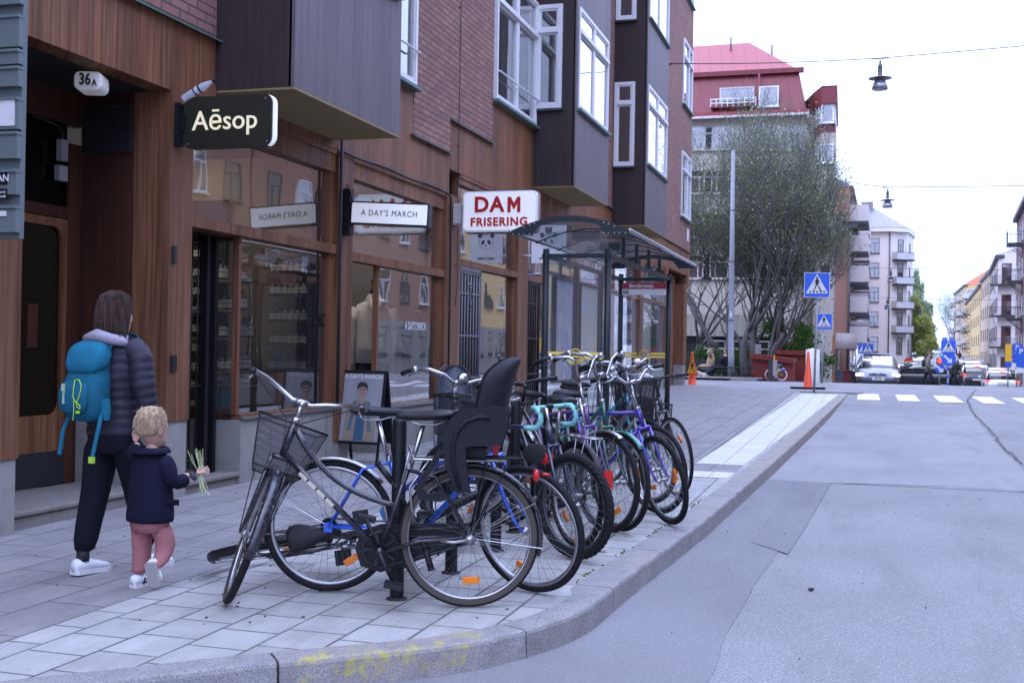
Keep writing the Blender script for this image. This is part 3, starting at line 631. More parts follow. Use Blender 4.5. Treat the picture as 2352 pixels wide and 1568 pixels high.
# --- bay windows
def window(y0, y1, z0, z1, x, split, tz, name='window', axis='x', fr=.06, depth=.07, mat='white', parent=None, glass='glass_win'):
    """casement in the plane x (axis 'x': runs along y) or in the plane y=x (axis 'y': runs along x)"""
    m = MB()
    def B(a0, a1, c0, c1, d0, d1):
        if axis == 'x': m.box(x+d0, x+d1, a0, a1, c0, c1)
        else: m.box(a0, a1, x-d1, x-d0, c0, c1)
    B(y0, y1, z1-fr, z1, -.02, depth); B(y0, y1, z0, z0+fr, -.02, depth); B(y0, y0+fr, z0+fr, z1-fr, -.02, depth); B(y1-fr, y1, z0+fr, z1-fr, -.02, depth)
    zt = z0+(z1-z0)*tz if tz else z1-fr
    if tz: B(y0+fr, y1-fr, zt-.03, zt+.04, -.01, depth+.025)
    if split: B((y0+y1)/2-.045 if split == 1 else y0+(y1-y0)*split-.045, (y0+y1)/2+.045 if split == 1 else y0+(y1-y0)*split+.045, z0+fr, z1-fr, -.01, depth-.008)
    # inner sashes
    def sash(a0, a1, c0, c1):
        s_ = .035; B(a0, a1, c0, c0+s_, 0, depth-.02); B(a0, a1, c1-s_, c1, 0, depth-.02); B(a0, a0+s_, c0+s_, c1-s_, 0, depth-.02); B(a1-s_, a1, c0+s_, c1-s_, 0, depth-.02)
    cols = [(y0+fr, y1-fr)] if not split else ([(y0+fr, (y0+y1)/2-.045), ((y0+y1)/2+.045, y1-fr)] if split == 1 else [(y0+fr, y0+(y1-y0)*split-.045), (y0+(y1-y0)*split+.045, y1-fr)])
    for a, b in cols:
        sash(a, b, z0+fr, zt-.03 if tz else z1-fr)
        if tz: sash(a, b, zt+.04, z1-fr)
    o = build(name, m, M[mat], parent)
    g = MB(); v = [(y0+fr, z0+fr), (y1-fr, z0+fr), (y1-fr, z1-fr), (y0+fr, z1-fr)]
    g.add([(x+.012, a, b) for a, b in v] if axis == 'x' else [(a, x-.012, b) for a, b in v], [(0,1,2,3)]); build('pane', g, M[glass], o)
    c = MB()                                  # curtains or a dim room behind the pane
    r2 = random.Random(int(y0*100)+int(z0*10)); k = 14; dd = -.12
    for a, b in cols:
        for (p, q) in ((a, a+(b-a)*r2.uniform(.25, .5)), (b-(b-a)*r2.uniform(.2, .45), b)):
            pts = []
            for i in range(k+1):
                yy = p+(q-p)*i/k; off = dd+.02*math.sin(i*2.2); pts.append((yy, off))
            vs = []
            for yy, off in pts:
                for zz in (z0+fr, z1-fr): vs.append((x+off, yy, zz) if axis == 'x' else (yy, x-off, zz))
            c.add(vs, [(2*i, 2*i+2, 2*i+3, 2*i+1) for i in range(k)])
    build('curtain', c, M['curtain'], o)
    s_ = MB()
    if axis == 'x': s_.box(x-.02, x+depth+.05, y0-.04, y1+.06, z0-.045, z0-.005)
    else: s_.box(y0-.03, y1+.03, x-depth-.03, x+.02, z0-.045, z0-.005)
    build('sill', s_, M['copper'] if axis == 'x' else M['steel_dark'], o)
    return o
M['curtain'] = paint('pale_curtain', (.42, .42, .44), .9, var=.15)
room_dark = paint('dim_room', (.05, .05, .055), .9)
def bay(y0, y1, xo, z0, floors, side_win=True):
    b = MB(); b.box(FX-.05, xo-.03, y0, y0+.06, z0, 14); b.box(FX-.05, xo-.03, y1-.06, y1, z0, 14)
    # side face with holes for the side windows: strips between floors
    o = build('bay_window', b, M['bay_side'], bld, label='dark stained timber bay')
    f = MB(); prev = z0
    for (wz0, wz1) in floors:
        f.box(xo-.05, xo, y0, y1, prev, wz0); prev = wz1
        f.box(xo-.05, xo, y0, y0+.14, wz0, wz1); f.box(xo-.05, xo, y1-.14, y1, wz0, wz1)
    f.box(xo-.05, xo, y0, y1, prev, 14)
    build('front_boards', f, M['bay_front'], o)
    s_ = MB(); s_.box(FX+.001, xo-.001, y0+.004, y1-.004, z0-.02, z0+.004); build('soffit', s_, M['soffit'], o)
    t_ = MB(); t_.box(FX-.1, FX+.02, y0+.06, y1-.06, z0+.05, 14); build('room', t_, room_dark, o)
    for (wz0, wz1) in floors: window(y0+.14, y1-.14, wz0, wz1, xo-.03, 1, .76, 'window', 'x', .06, .05, parent=bld)
    return o
bay(8.80, 11.14, -4.62, 3.52, [(4.95, 7.0), (8.4, 10.4)])
bay(18.89, 21.53, -4.64, 4.085, [(5.42, 7.15), (8.7, 10.4)])
bay(25.38, 28.3, -4.61, 4.12, [(5.50, 7.28), (8.78, 10.5)])
for y, z0, z1, xa, xb in [(18.89, 5.40, 7.16, FX, -4.89), (18.89, 8.72, 10.4, FX, -4.89), (25.38, 5.43, 7.31, FX+.02, -4.88), (25.38, 8.70, 10.5, FX+.02, -4.88), (8.80, 5.0, 6.9, FX, -4.9)]:
    window(xa, xb, z0, z1, y, 0, .745, 'side_window', 'y', .07, .05, parent=bld)
# windows in the brick face
window(35.56, 37.49, 5.50, 7.52, FX-.02, .6, .72, parent=bld); window(35.56, 37.49, 8.98, 11.0, FX-.02, .6, .72, parent=bld); window(35.56, 37.49, 12.42, 13.9, FX-.02, .6, .72, parent=bld)
# French windows with guard rails
for y0, y1, z0, z1 in [(11.2, 13.35, 4.55, 6.9), (16.60, 18.86, 5.10, 7.2), (11.2, 13.35, 7.9, 10.2), (16.60, 18.86, 8.0, 10.3)]:
    w_ = window(y0, y1, z0, z1, FX-.02, 1, .72, 'french_window', parent=bld)
    r_ = MB(); r_.tube([(FX+.09, y0+.02, z0+.42), (FX+.09, y1-.02, z0+.42)], .014, 8)
    for k in range(2): yy = y0+.03+k*(y1-y0-.06); r_.tube([(FX+.09, yy, z0+.42), (FX+.0, yy, z0+.42)], .012, 6)
    build('guard_rail', r_, M['white'], w_)
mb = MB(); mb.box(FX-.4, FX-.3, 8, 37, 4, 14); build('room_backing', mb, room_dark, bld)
# cables and pipe clips on the facade
mb = MB()
P = [(FX+.02, 11.27, 3.40)]+[(FX+.03, 11.3+i*.41, 3.405-.012*math.sin(i*1.7)) for i in range(9)]+[(FX+.03, 14.7, 3.36), (FX+.03, 14.72, 2.2), (FX+.03, 14.71, .6)]
mb.tube(P, .014, 6); mb.tube([(FX+.03, 11.26, 3.6), (FX+.03, 11.26, .7)], .018, 6)
mb.tube([(FX+.035, 14.98, 9), (FX+.035, 14.96, 6), (FX+.04, 14.95, 4), (FX+.035, 15.0, 2.2), (FX+.035, 14.93, 1.9)], .006, 5)
for z in (3.0, 2.45, 4.1, 6.0): mb.tube([(FX, 14.98, z), (FX+.06, 14.9, z)], .006, 5)
build('cable', mb, M['blackmatte'], bld)
mb = MB(); mb.box(FX+.01, FX+.02, 36.9, 37.3, 4.85, 5.25); build('street_name_plate', mb, M['white'], bld)
mb = MB(); mb.tube([(FX, 31.5, 9.2), (FX+.35, 31.5, 9.2)], .02, 6); mb.tube([(FX, 31.5, 9.0), (FX+.33, 31.5, 9.2)], .012, 6); mb.tube([(FX, 31.7, 9.25), (FX+.33, 31.5, 9.2)], .012, 6); build('wire_bracket', mb, M['black'], bld)
mb = MB(); mb.box(FX-2, FX+.002, 37.25, 37.74, 3.4, 4.56); mb.box(FX-.5,FX-.3,33.4,36.6,.1,3.7); build('corner_boards', mb, M['wood'], bld)
mb = MB(); mb.box(-16, -9, -1, 37.7, .0, 14); build('rear_block', mb, M['brick'], bld)
# ================================================================ SIGNS AND SHOP CONTENTS
def rrect(w, h, r, k=4):
    P = []
    for cx, cy, a0 in [(w/2-r, -h/2+r, -90), (w/2-r, h/2-r, 0), (-w/2+r, h/2-r, 90), (-w/2+r, -h/2+r, 180)]:
        for i in range(k+1): a = R(a0+90*i/k); P.append((cx+r*math.cos(a), cy+r*math.sin(a)))
    return P
def face_frame(o, right, up):                 # matrix: local x -> right, y -> up, z -> towards the viewer
    right = Vector(right).normalized(); up = Vector(up).normalized(); n = right.cross(up)
    m = Matrix((right, up, n)).transposed().to_4x4(); m.translation = Vector(o); return m
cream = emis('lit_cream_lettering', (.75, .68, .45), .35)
sign_face_white = paint('lightbox_white', (.8, .8, .8), .3, var=.02)
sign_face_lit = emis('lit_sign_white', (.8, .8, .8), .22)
red = paint('sign_red', (.45, .012, .012), .45, var=.05)
ink = paint('black_ink', (.015, .015, .018), .5)
RX = (1, 0, 0)
# dark rounded sign with cream letters
c = Vector((-4.895, 8.2, 3.118))
t = thing('shop_sign', 'dark rounded projecting sign with cream lettering reading Aēsop, bottle lying on top', 'sign', (FX, 8.25, 3.1), world=True)
m = MB(); m.prism(rrect(.80, .42, .075), .075, face_frame(c+Vector((0, .075, 0)), RX, (0, 0, 1))); build('sign_box', m, paint('sign_olive_black', (.022, .022, .014), .35), t)
m = MB(); m.prism([(p[0]+.012, p[1]) for p in rrect(.81, .41, .075)], .045, face_frame(c+Vector((0, .062, 0)), RX, (0, 0, 1))); build('light_strip', m, emis('lit_edge', (.6, .62, .7), .5), t)
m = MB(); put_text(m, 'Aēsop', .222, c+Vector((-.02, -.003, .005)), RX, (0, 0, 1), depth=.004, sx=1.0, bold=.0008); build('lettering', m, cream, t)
m = MB(); m.box(FX, FX+.045, 8.16, 8.24, 2.93, 3.28); m.box(FX+.04, c.x-.38, 8.19, 8.22, 3.06, 3.18); build('bracket', m, M['black'], t)
m = MB()
for a, b in [(-.36, -.17), (.36, -.17), (.34, .17)]: m.ell(c+Vector((a, -.002, b)), .006, .004, .006, 8, 6)
build('screw', m, M['chrome'], t)
# plastic bottle lying on the sign
t = thing('plastic_bottle', 'clear plastic drink bottle with black cap lying tilted on the dark rounded sign', 'bottle', (-5.28, 8.25, 3.33), world=True)
d = Vector((.34, .0, .17)).normalized(); q = Vector((0, 0, 1)).rotation_difference(d).to_matrix().to_4x4(); q.translation = Vector((-5.30, 8.2, 3.315))
prof = [(.001, 0), (.028, .0), (.033, .012), (.031, .03), (.034, .05), (.034, .1), (.030, .13), (.034, .16), (.034, .20), (.026, .245), (.014, .285), (.012, .30)]
bot = NT('clear_plastic'); gp_ = bot.n('BsdfPrincipled'); gp_.inputs['Base Color'].default_value = (.75, .78, .85, 1); gp_.inputs['Roughness'].default_value = .12; gp_.inputs['Alpha'].default_value = .5; bot.l(gp_.outputs[0], bot.out.inputs[0])
m = MB(); m.lathe(prof, 16, q); build('bottle_body', m, bot.m, t)
m = MB(); m.lathe([(.015, .295), (.015, .325), (.001, .325)], 12, q); build('cap', m, M['black'], t)
m = MB(); m.lathe([(.0352, .115), (.0345, .175)], 16, q); build('label', m, paint('bottle_label', (.6, .6, .62), .4), t)
m = MB(); m.lathe([(.0356, .165), (.0352, .18)], 16, q); m.lathe([(.0358, .118), (.0358, .13)], 16, q, ); build('label_band', m, M['black'], t)
# white lightbox with black frame, hung slightly askew
c = Vector((-4.83, 11.40, 2.745)); up = Vector((-.045, 0, 1)); rt = Vector((1, 0, -.045))
up = Vector((.045, 0, 1)).normalized(); rt = Vector((1, .10, -.045)).normalized()
t = thing('shop_sign', 'white projecting lightbox in a black frame reading A DAY\'S MARCH', 'sign', (FX, 11.42, 2.7), world=True)
F = face_frame(c, rt, up)
m = MB(); w_, h_ = .87, .245; m.prism([(-w_/2, -h_/2), (w_/2, -h_/2), (w_/2, h_/2), (-w_/2, h_/2)], -.14, F); build('sign_box', m, M['black'], t)
m = MB(); m.prism([(-w_/2+.016, -h_/2+.016), (w_/2-.016, -h_/2+.016), (w_/2-.016, h_/2-.016), (-w_/2+.016, h_/2-.016)], .004, F); build('sign_face', m, sign_face_lit, t)
m = MB(); put_text(m, 'A DAY\'S MARCH', .088, F @ Vector((0, 0, .007)), rt, up, depth=.001, spacing=1.12, sx=.88); build('lettering', m, ink, t)
m = MB(); m.box(FX, FX+.09, 11.36, 11.46, 2.52, 3.02); m.box(FX+.08, -5.25, 11.38, 11.44, 2.65, 2.84); m.tube([(FX+.04, 11.34, 3.0), (FX+.07, 11.33, 3.06), (FX+.1, 11.34, 2.98), (FX+.12, 11.35, 2.86)], .008, 6); build('bracket', m, M['black'], t)
# hairdresser's sign
c = Vector((-4.675, 14.8, 3.17)); t = thing('shop_sign', 'white rounded projecting sign with red letters reading DAM FRISERING', 'sign', (FX, 14.9, 3.1), world=True)
m = MB(); m.prism(rrect(1.045, .55, .06), .16, face_frame(c+Vector((0, .17, 0)), RX, (0, 0, 1))); build('sign_box', m, sign_face_white, t)
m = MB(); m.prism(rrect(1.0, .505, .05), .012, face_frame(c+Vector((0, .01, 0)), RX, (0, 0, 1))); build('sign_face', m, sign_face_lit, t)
m = MB()
m.prism(rrect(1.06, .565, .065), .012, face_frame(c+Vector((0, .1, 0)), RX, (0, 0, 1))); m.prism(rrect(1.07, .575, .068), .012, face_frame(c+Vector((0, .16, 0)), RX, (0, 0, 1))); build('rim', m, paint('rusty_rim', (.2, .13, .1), .8, var=.4, scale=20), t)
m = MB(); put_text(m, 'DA', .285, c+Vector((-.145, -.008, .085)), RX, (0, 0, 1), depth=.004, bold=.009, spacing=1.12); m.prism([(.12, -.103), (.165, -.103), (.165, .01), (.21, -.07), (.255, .01), (.255, -.103), (.30, -.103), (.30, .103), (.255, .103), (.21, .02), (.165, .103), (.12, .103)], .004, face_frame(c+Vector((0, -.008, .087)), RX, (0, 0, 1))); build('lettering', m, red, t); m = MB(); put_text(m, 'FRISERING', .155, c+Vector((0, -.008, -.145)), RX, (0, 0, 1), depth=.004, bold=.005, spacing=1.14); build('lettering', m, red, t)
m = MB(); m.box(FX+.01, FX+.13, 14.86, 14.98, 3.02, 3.30); m.box(FX, FX+.17, 14.88, 14.96, 3.0, 3.02); build('junction_box', m, paint('rusty_white', (.5, .48, .45), .7, dirt=(.2, .08, .04), var=.2, scale=15), t)
# white hanging sign with a bear face in a hat (partly behind the shelter)
c = Vector((-4.92, 18.3, 2.93)); t = thing('shop_sign', 'white square hanging sign with a plain panda face, half hidden by the shelter', 'sign', (FX, 18.3, 2.9), world=True)
m = MB(); m.box(c.x-.29, c.x+.29, 18.3, 18.34, 2.74, 3.36); build('sign_board', m, sign_face_white, t)
m = MB()
for z in (3.42, 2.86): m.tube([(FX, 18.32, z), (c.x-.25, 18.32, z)], .018, 6)
m.tube([(FX+.1, 18.32, 2.72), (FX+.1, 18.32, 3.5)], .018, 6); build('bracket', m, M['white'], t)
m = MB(); k = face_frame(c+Vector((0, -.001, .18)), RX, (0, 0, 1))
def disc(cx, cy, rx, ry, a=0, z=0, n=18): return [(cx+rx*math.cos(2*PI*i/n)*math.cos(a)-ry*math.sin(2*PI*i/n)*math.sin(a), cy+rx*math.cos(2*PI*i/n)*math.sin(a)+ry*math.sin(2*PI*i/n)*math.cos(a)) for i in range(n)]
for d_ in [(-.11, .09, .04, .04), (.11, .09, .04, .04), (-.055, -.02, .028, .04, -.5), (.055, -.02, .028, .04, .5), (0, -.075, .02, .013)]: m.prism(disc(*d_), .002, k)
m.prism([(-.06, .12), (.06, .12), (.06, .22), (-.06, .22)], .002, k); m.tube([k @ Vector((.125*math.cos(i*PI/12), -.02+.12*math.sin(i*PI/12), 0)) for i in range(24)], .003, 4, closed=True)
put_text(m, 'mini rodini', .07, c+Vector((0, -.002, -.11)), RX, (0, 0, 1), depth=.001, bold=.002); build('print', m, ink, t)
# lamp with the house number, hanging in the porch
t = thing('number_lamp', 'white opal lamp with the number 36A hanging in the entrance porch', 'lamp', (-5.6, 7.45, 3.37), world=True)
m = MB(); m.prism(rrect(.205, .14, .045), .22, face_frame((-5.585, 7.46, 3.265), (.93, .36, 0), (0, 0, 1))); 
ob = build('shade', m, emis('opal_glass', (.62, .62, .62), .12), t, bevel=.02)
m = MB(); m.lathe([(.04, 3.33), (.055, 3.345), (.05, 3.375)], 12, Matrix.Translation((-5.63, 7.58, 0))); build('mount', m, M['black'], t)
m = MB(); put_text(m, '36', .12, (-5.548+.36*.25-.045, 7.462-.93*.25-.01, 3.262), (.93, .36, 0), (0, 0, 1), depth=.004, sx=.72, bold=.003); put_text(m, 'A', .066, (-5.485+.36*.25-.045, 7.488-.93*.25-.01, 3.24), (.93, .36, 0), (0, 0, 1), depth=.004, sx=.8, bold=.002); build('number', m, ink, t)
# small box light inside the porch
t = thing('door_closer_box', 'small grey box with a cable on the wall above the entrance door', 'box', (XB+.02, 7.3, 2.9), world=True)
m = MB(); m.box(XB+.01, XB+.06, 7.80, 7.88, 2.78, 2.95); m.box(XB+.01, XB+.06, 7.78, 7.88, 2.62, 2.74); build('housing', m, paint('grey_box', (.3, .3, .3), .6), t)
m = MB(); m.tube([(XB+.03, 7.85, 2.95), (XB+.03, 7.84, 3.02), (XB+.03, 7.78, 3.06), (XB+.03, 7.5, 3.08)], .008, 6); build('cable', m, M['blackmatte'], t)
# slatted directory board at the left edge
t = thing('directory_board', 'grey slatted directory sign board with small name plates at the left edge', 'sign', (-5.0, 5.6, 1.9), world=True)
gslat = paint('grey_green_slat', (.12, .15, .15), .45, var=.06)
m = MB(); m.box(-5.25, -4.715, 5.62, 5.66, 1.93, 3.75); build('backing', m, gslat, t)
zz = [1.95, 2.12, 2.17, 2.33, 2.38, 2.55, 2.75, 2.80, 2.93, 3.03, 3.23, 3.28, 3.45, 3.6]
for a, b in zip(zz, zz[1:]):
    if b-a < .06: continue
    m = MB(); m.box(-5.25, -4.703, 5.575, 5.62, a+.012, b-.012); m.box(-5.25, -4.70, 5.56, 5.62, b-.020, b-.003); build('slat', m, gslat, t)
m = MB(); m.box(-4.85, -4.722, 5.568, 5.5745, 2.58, 2.73); build('paper_notice', m, M['white'], t)
m = MB(); m.box(-4.85, -4.765, 5.568, 5.5745, 2.24, 2.31); build('name_plate', m, M['black'], t)
m = MB(); put_text(m, 'AN', .06, (-4.79, 5.566, 2.275), RX, (0, 0, 1), depth=.001, bold=.001); put_text(m, 'oral', .025, (-4.79, 5.5655, 2.195), RX, (0, 0, 1), depth=.001); put_text(m, 'svek', .025, (-4.79, 5.5655, 2.17), RX, (0, 0, 1), depth=.001); build('plate_lettering', m, M['white'], t)
m = MB(); m.box(-4.85, -4.765, 5.568, 5.5745, 2.155, 2.215); build('name_plate', m, M['black'], t)
m = MB(); m.box(-4.85, -4.765, 5.568, 5.5745, 2.055, 2.085); build('name_plate', m, M['white'], t)
m = MB(); m.box(FX, -5.2, 5.6, 5.64, 2.0, 2.06); m.box(FX, -5.2, 5.6, 5.64, 3.5, 3.56); build('bracket', m, M['black'], t)
# writing on the shop glass
m = MB(); p_ = px(731, 730, GX); q1 = px(704, 728, GX); q2 = px(757, 738, GX)
put_text(m, 'Aēsop', .30, (GX+.008, (q1.y+q2.y)/2, 1.62), (0, 1, 0), (0, 0, 1), depth=.001, sx=.72); build('glass_lettering', m, M['black'], W1)
q1 = px(925, 745, GX); q2 = px(981, 748, GX)
m = MB(); put_text(m, 'A DAY\'S MARCH', .145, (GX+.008, (q1.y+q2.y)/2, 1.59), (0, 1, 0), (0, 0, 1), depth=.001, sx=.68, bold=.002); build('glass_lettering', m, M['white'], W2)
# shelves and bottles
amber = paint('brown_bottle_glass', (.012, .008, .007), .18, var=.1, spec=.8); lab = paint('cream_label', (.8, .79, .74), .6, var=.03)
def make_bottle(h=.15, r=.035):
    t = thing('bottle', '', 'bottle')
    m = MB(); m.lathe([(.001, 0), (r, 0), (r, h*.66), (r*.4, h*.82), (r*.4, h*.9)], 10); build('glass_body', m, amber, t)
    m = MB(); m.lathe([(r*.5, h*.88), (r*.5, h), (.001, h)], 8); build('cap', m, M['black'], t)
    m = MB(); m.lathe([(r*1.03, h*.12), (r*1.03, h*.36)], 10); m.lathe([(r*1.03, h*.40), (r*1.03, h*.58)], 10); build('label', m, lab, t)
    return t
bproto = make_bottle(); used_b = False
def put_bottle(x, y, z, label, group, s=1.0):
    global used_b
    o = bproto if not used_b else copy_tree(bproto); used_b = True
    o.location = (x, y, z); o.scale = (s, s, s); o['label'] = label; o['group'] = group
shelf_mat = paint('light_wood_shelf', (.32, .22, .11), .55, var=.2)
XR = -5.78; YR = 11.10
t = thing('display_rack', 'dark metal rack with five short shelves of bottles behind the shop glass', 'rack', (XR, YR, .7), world=True)
m = MB(); xa = py(622, 700, YR).x; xb = py(703, 700, YR).x; m.box(xa+(xb-xa)*.6, xb-.04, YR+.06, YR+.12, .6, 2.25); build('column', m, M['blackmatte'], t)
rowz = []
for vtop, vbot in [(605, 622), (657, 673), (717, 733), (769, 786), (828, 844)]:
    z_ = py(660, vbot+4, YR).z; rowz.append(z_)
    m = MB(); m.box(xa-.02, xb+.02, YR-.05, YR+.08, z_-.02, z_); build('shelf', m, M['blackmatte'], t)
names = ['top', 'second', 'middle', 'fourth', 'lowest']
for r_, z_ in enumerate(rowz):
    for i in range(6):
        put_bottle(xa+.03+(xb-xa-.06)*i/5, YR, z_, 'brown bottle with cream label on the %s shelf of the dark rack' % names[r_], 'bottles on the dark rack', .95)
# corner shelves
XS = -6.1
for k, vv in enumerate([644, 712, 776, 850, 882]):
    a = px(501, vv-4, XS-.35); b = px(583, vv+1, XS+.1); z_ = (px(545, vv, XS)).z; ym = px(545, vv, XS).y
    m = MB(); pts = [(XS-.45, ym-.12), (XS+.05, ym-.12), (XS+.17, ym-.02), (XS+.17, ym+.12), (XS+.05, ym+.2), (XS-.45, ym+.2)]
    m.prism(pts, .022, Matrix.Translation((0, 0, z_-.022)))
    tag(build('corner_shelf', m, shelf_mat), 'light wooden rounded corner shelf with bottles, %s of five beside the shop door' % names[k], 'shelf', 'corner shelves beside the shop door')
    for i in range(5):
        rr = random.Random(k*10+i); put_bottle(XS-.22+.075*i, ym-.06+rr.random()*.2, z_, 'brown bottle on the %s wooden corner shelf by the doorway' % names[k], 'bottles on the corner shelves', rr.uniform(.9, 1.5))
# wall of bottles inside the door
t = thing('wall_shelf', 'black wall shelving full of bottles seen through the gate', 'shelf', (-7.1, 11.15, .3), world=True)
m = MB(); m.box(-7.6, -6.65, 11.17, 11.2, .3, 2.9); build('back_panel', m, M['blackmatte'], t)
for k in range(9):
    z_ = .62+k*.205; m = MB(); m.box(-7.6, -6.65, 11.03, 11.17, z_-.015, z_); build('shelf', m, M['blackmatte'], t)
    if k % 1 == 0:
        for i in range(9): put_bottle(-7.3+i*.07, 11.1, z_, 'brown bottle on the black wall shelving behind the gate', 'bottles on the wall shelving', 1.0)
t = thing('counter', 'wooden counter with blue and pink boxes inside the bottle shop', 'counter', (-6.9, 9.8, .6), world=True)
m = MB(); m.box(-6.7, -6.0, 10.35, 10.8, .6, .68); m.box(-6.65, -6.05, 10.4, 10.78, .1, .6); build('counter_top', m, M['wood_shaded'], t)
for i, (c_, x_) in enumerate([((.05, .18, .32), -6.62), ((.06, .2, .36), -6.5), ((.3, .17, .16), -6.8)]):
    m = MB(); m.box(x_+.28, x_+.37, 10.4, 10.47, .68, .93); build('box', m, paint('carton_%d' % i, c_, .6), t)
# mannequins and clothes
def mannequin(loc, coat_col, label, sc=1.0, coat_len=.62, rz=0, trousers=(.02, .024, .045)):
    t = thing('mannequin', label, 'mannequin', loc, rz); t.scale = (sc, sc, sc)
    def ring(z, rx, ry, cx=0, cy=0, n=14): return [Vector((cx+rx*math.cos(2*PI*i/n), cy+ry*math.sin(2*PI*i/n), z)) for i in range(n)]
    m = MB(); m.loft([ring(1.42, .05, .05), ring(1.5, .045, .045), ring(1.52, .05, .05)]); build('torso', m, M['white'], t)
    m = MB(); m.lathe([(.03, 1.52), (.045, 1.54), (.02, 1.57), (.018, 1.62), (.03, 1.66), (.001, 1.67)], 10); build('neck_cap', m, M['black'], t)
    z0 = 1.42-coat_len
    m = MB(); m.loft([ring(z0, .20, .13), ring(z0+.2, .19, .125), ring(1.15, .185, .12), ring(1.3, .2, .115), ring(1.40, .17, .09), ring(1.455, .07, .065)], True)
    ja = build('jacket', m, paint('jacket_cloth', coat_col, .85, var=.12, scale=9), t)
    for s_ in (-1, 1):
        k = MB(); k.tube([(s_*.17, 0, 1.36), (s_*.225, -.01, 1.22), (s_*.25, -.02, 1.0), (s_*.245, -.06, .78)], [.07, .066, .058, .05], 10); build('sleeve', k, ja.data.materials[0], ja)
    k = MB(); k.add([(-.1, -.09, 1.45), (0, -.13, 1.33), (.1, -.09, 1.45), (.06, -.02, 1.51), (-.06, -.02, 1.51)], [(0, 1, 4), (1, 2, 3), (1, 3, 4)]); build('collar', k, ja.data.materials[0], ja)
    k = MB(); k.box(-.15, -.04, -.138, -.125, z0+.14, z0+.17); k.box(.04, .15, -.138, -.125, z0+.14, z0+.17); build('pocket', k, ja.data.materials[0], ja)
    m = MB()
    for s_ in (-1, 1): m.tube([(s_*.085, 0, z0+.15), (s_*.09, 0, .5), (s_*.09, 0, .12)], [.095, .08, .07], 10)
    build('trousers', m, paint('trouser_cloth', trousers, .9), t)
    return t
a = px(853, 700, -6.15); mannequin((-6.12, a.y, .10), (.72, .68, .62), 'headless mannequin in a beige jacket and navy trousers in the shop doorway', 1.26, .62, R(30))
a = px(965, 700, -5.68); mannequin((-5.68, a.y, .3), (.10, .07, .055), 'headless mannequin in a long dark brown coat behind the shop glass', 1.0, .78, R(40), (.02, .02, .022))
t = thing('clothes_rail', 'rail of dark hanging garments behind the beige mannequin', 'clothes rail', (-7.2, 12.6, .1), world=True)
m = MB(); m.tube([(-7.4, 12.0, 1.7), (-7.4, 13.2, 1.7)], .015, 6); m.tube([(-7.4, 12.0, 1.7), (-7.4, 12.0, .1)], .015, 6); m.tube([(-7.4, 13.2, 1.7), (-7.4, 13.2, .1)], .015, 6); build('rail', m, M['black'], t)
for i in range(11):
    m = MB(); y = 12.05+i*.1; m.loft([[Vector((-7.4+a*.2, y-.035, z)), Vector((-7.4+a*.2, y+.035, z)), Vector((-7.4-a*.2, y+.035, z)), Vector((-7.4-a*.2, y-.035, z))] for z, a in [(.75, 1.1), (1.2, 1.05), (1.6, .9), (1.68, .2)]]); build('garment', m, paint('garment_%d' % i, [(.02,.02,.025), (.05,.05,.055), (.02,.03,.06), (.12,.11,.1)][i % 4], .9), t)
a = px(893, 820, -6.0); t = thing('white_garment', 'long white garment hanging behind the shop glass', 'garment', (a.x, a.y, a.z), world=True)
m = MB(); m.loft([[Vector((a.x+w*.1*c_, a.y+w*.16*s_, z)) for c_, s_ in [(1, 0), (.5, 1), (-.5, 1), (-1, 0), (-.5, -1), (.5, -1)]] for z, w in [(.5, 1.25), (.9, 1.0), (1.25, .6), (1.33, .25)]]); build('cloth', m, M['white'], t)
t = thing('display_plinth', 'low grey display plinth with shoes inside the clothes shop window', 'plinth', (-6.2, 13.6, .5), world=True)
m = MB(); m.box(-6.6, -5.9, 12.9, 14.4, .5, .72); build('block', m, interior_grey, t)
for i in range(3): m = MB(); m.ell((-6.0, 13.1+i*.35, .76), .05, .13, .045); build('shoe', m, M['white'], t)
# hairdresser: poster and plants
t = thing('window_poster', 'yellow lettered notice standing in the hairdresser window', 'poster', (GX-.1, 17.3, 1.4), world=True)
m = MB(); m.box(GX-.12, GX-.11, 17.0, 17.75, 1.35, 1.85); build('sheet', m, paint('yellow_paper', (.5, .38, .08), .7), t)

# ================================================================ BUS SHELTER
sg = paint('shelter_dark_green', (.004, .011, .012), .55, var=.1)
t = thing('bus_shelter', 'dark green glazed bus shelter with curved roof and yellow bands on the glass', 'bus shelter', (-2.93, 14.2, Z(14.2)), world=True)
XA, XBk, YA, YB = -2.60, -3.29, 12.15, 16.28
zg = Z(14)
for x in (XA, XBk):
    for y in (YA, YB):
        m = MB(); m.tube([(x, y, zg-.02), (x, y, 2.42)], .036, 10); m.box(x-.05, x+.05, y-.05, y+.05, zg, zg+.015)
        build('post', m, sg, t)
for y in (13.55, 14.95):
    m = MB(); m.box(XBk-.03, XBk+.03, y-.03, y+.03, zg, 2.36); build('post', m, sg, t)
def rail(a, b, w=.028, name='rail'):
    m = MB(); a = Vector(a); b = Vector(b); d = (b-a); m.obox((a+b)/2, d, d.cross(Vector((0, 0, 1))), (0, 0, 1), d.length/2, w, w*.8); build(name, m, sg, t)
zc = 2.345
rail((XBk-.04, YA, zc), (XA+.04, YA, zc)); rail((XBk-.04, YB, zc), (XA+.04, YB, zc)); rail((XBk, YA, zc), (XBk, YB, zc)); rail((XA, YA, zc), (XA, YB, zc))
rail((XBk, YA, .42+zg), (XBk, YB, .42+zg), .02); rail((XBk, YA, .35), (XA, YA, .35), .016); rail((XBk, YB, .35), (XA, YB, .35), .016)
for y in (12.98, 13.8, 14.63, 15.45):
    m = MB(); m.box(XA-.02, XA+.02, y-.025, y+.025, 2.36, 2.62); build('upright', m, sg, t)
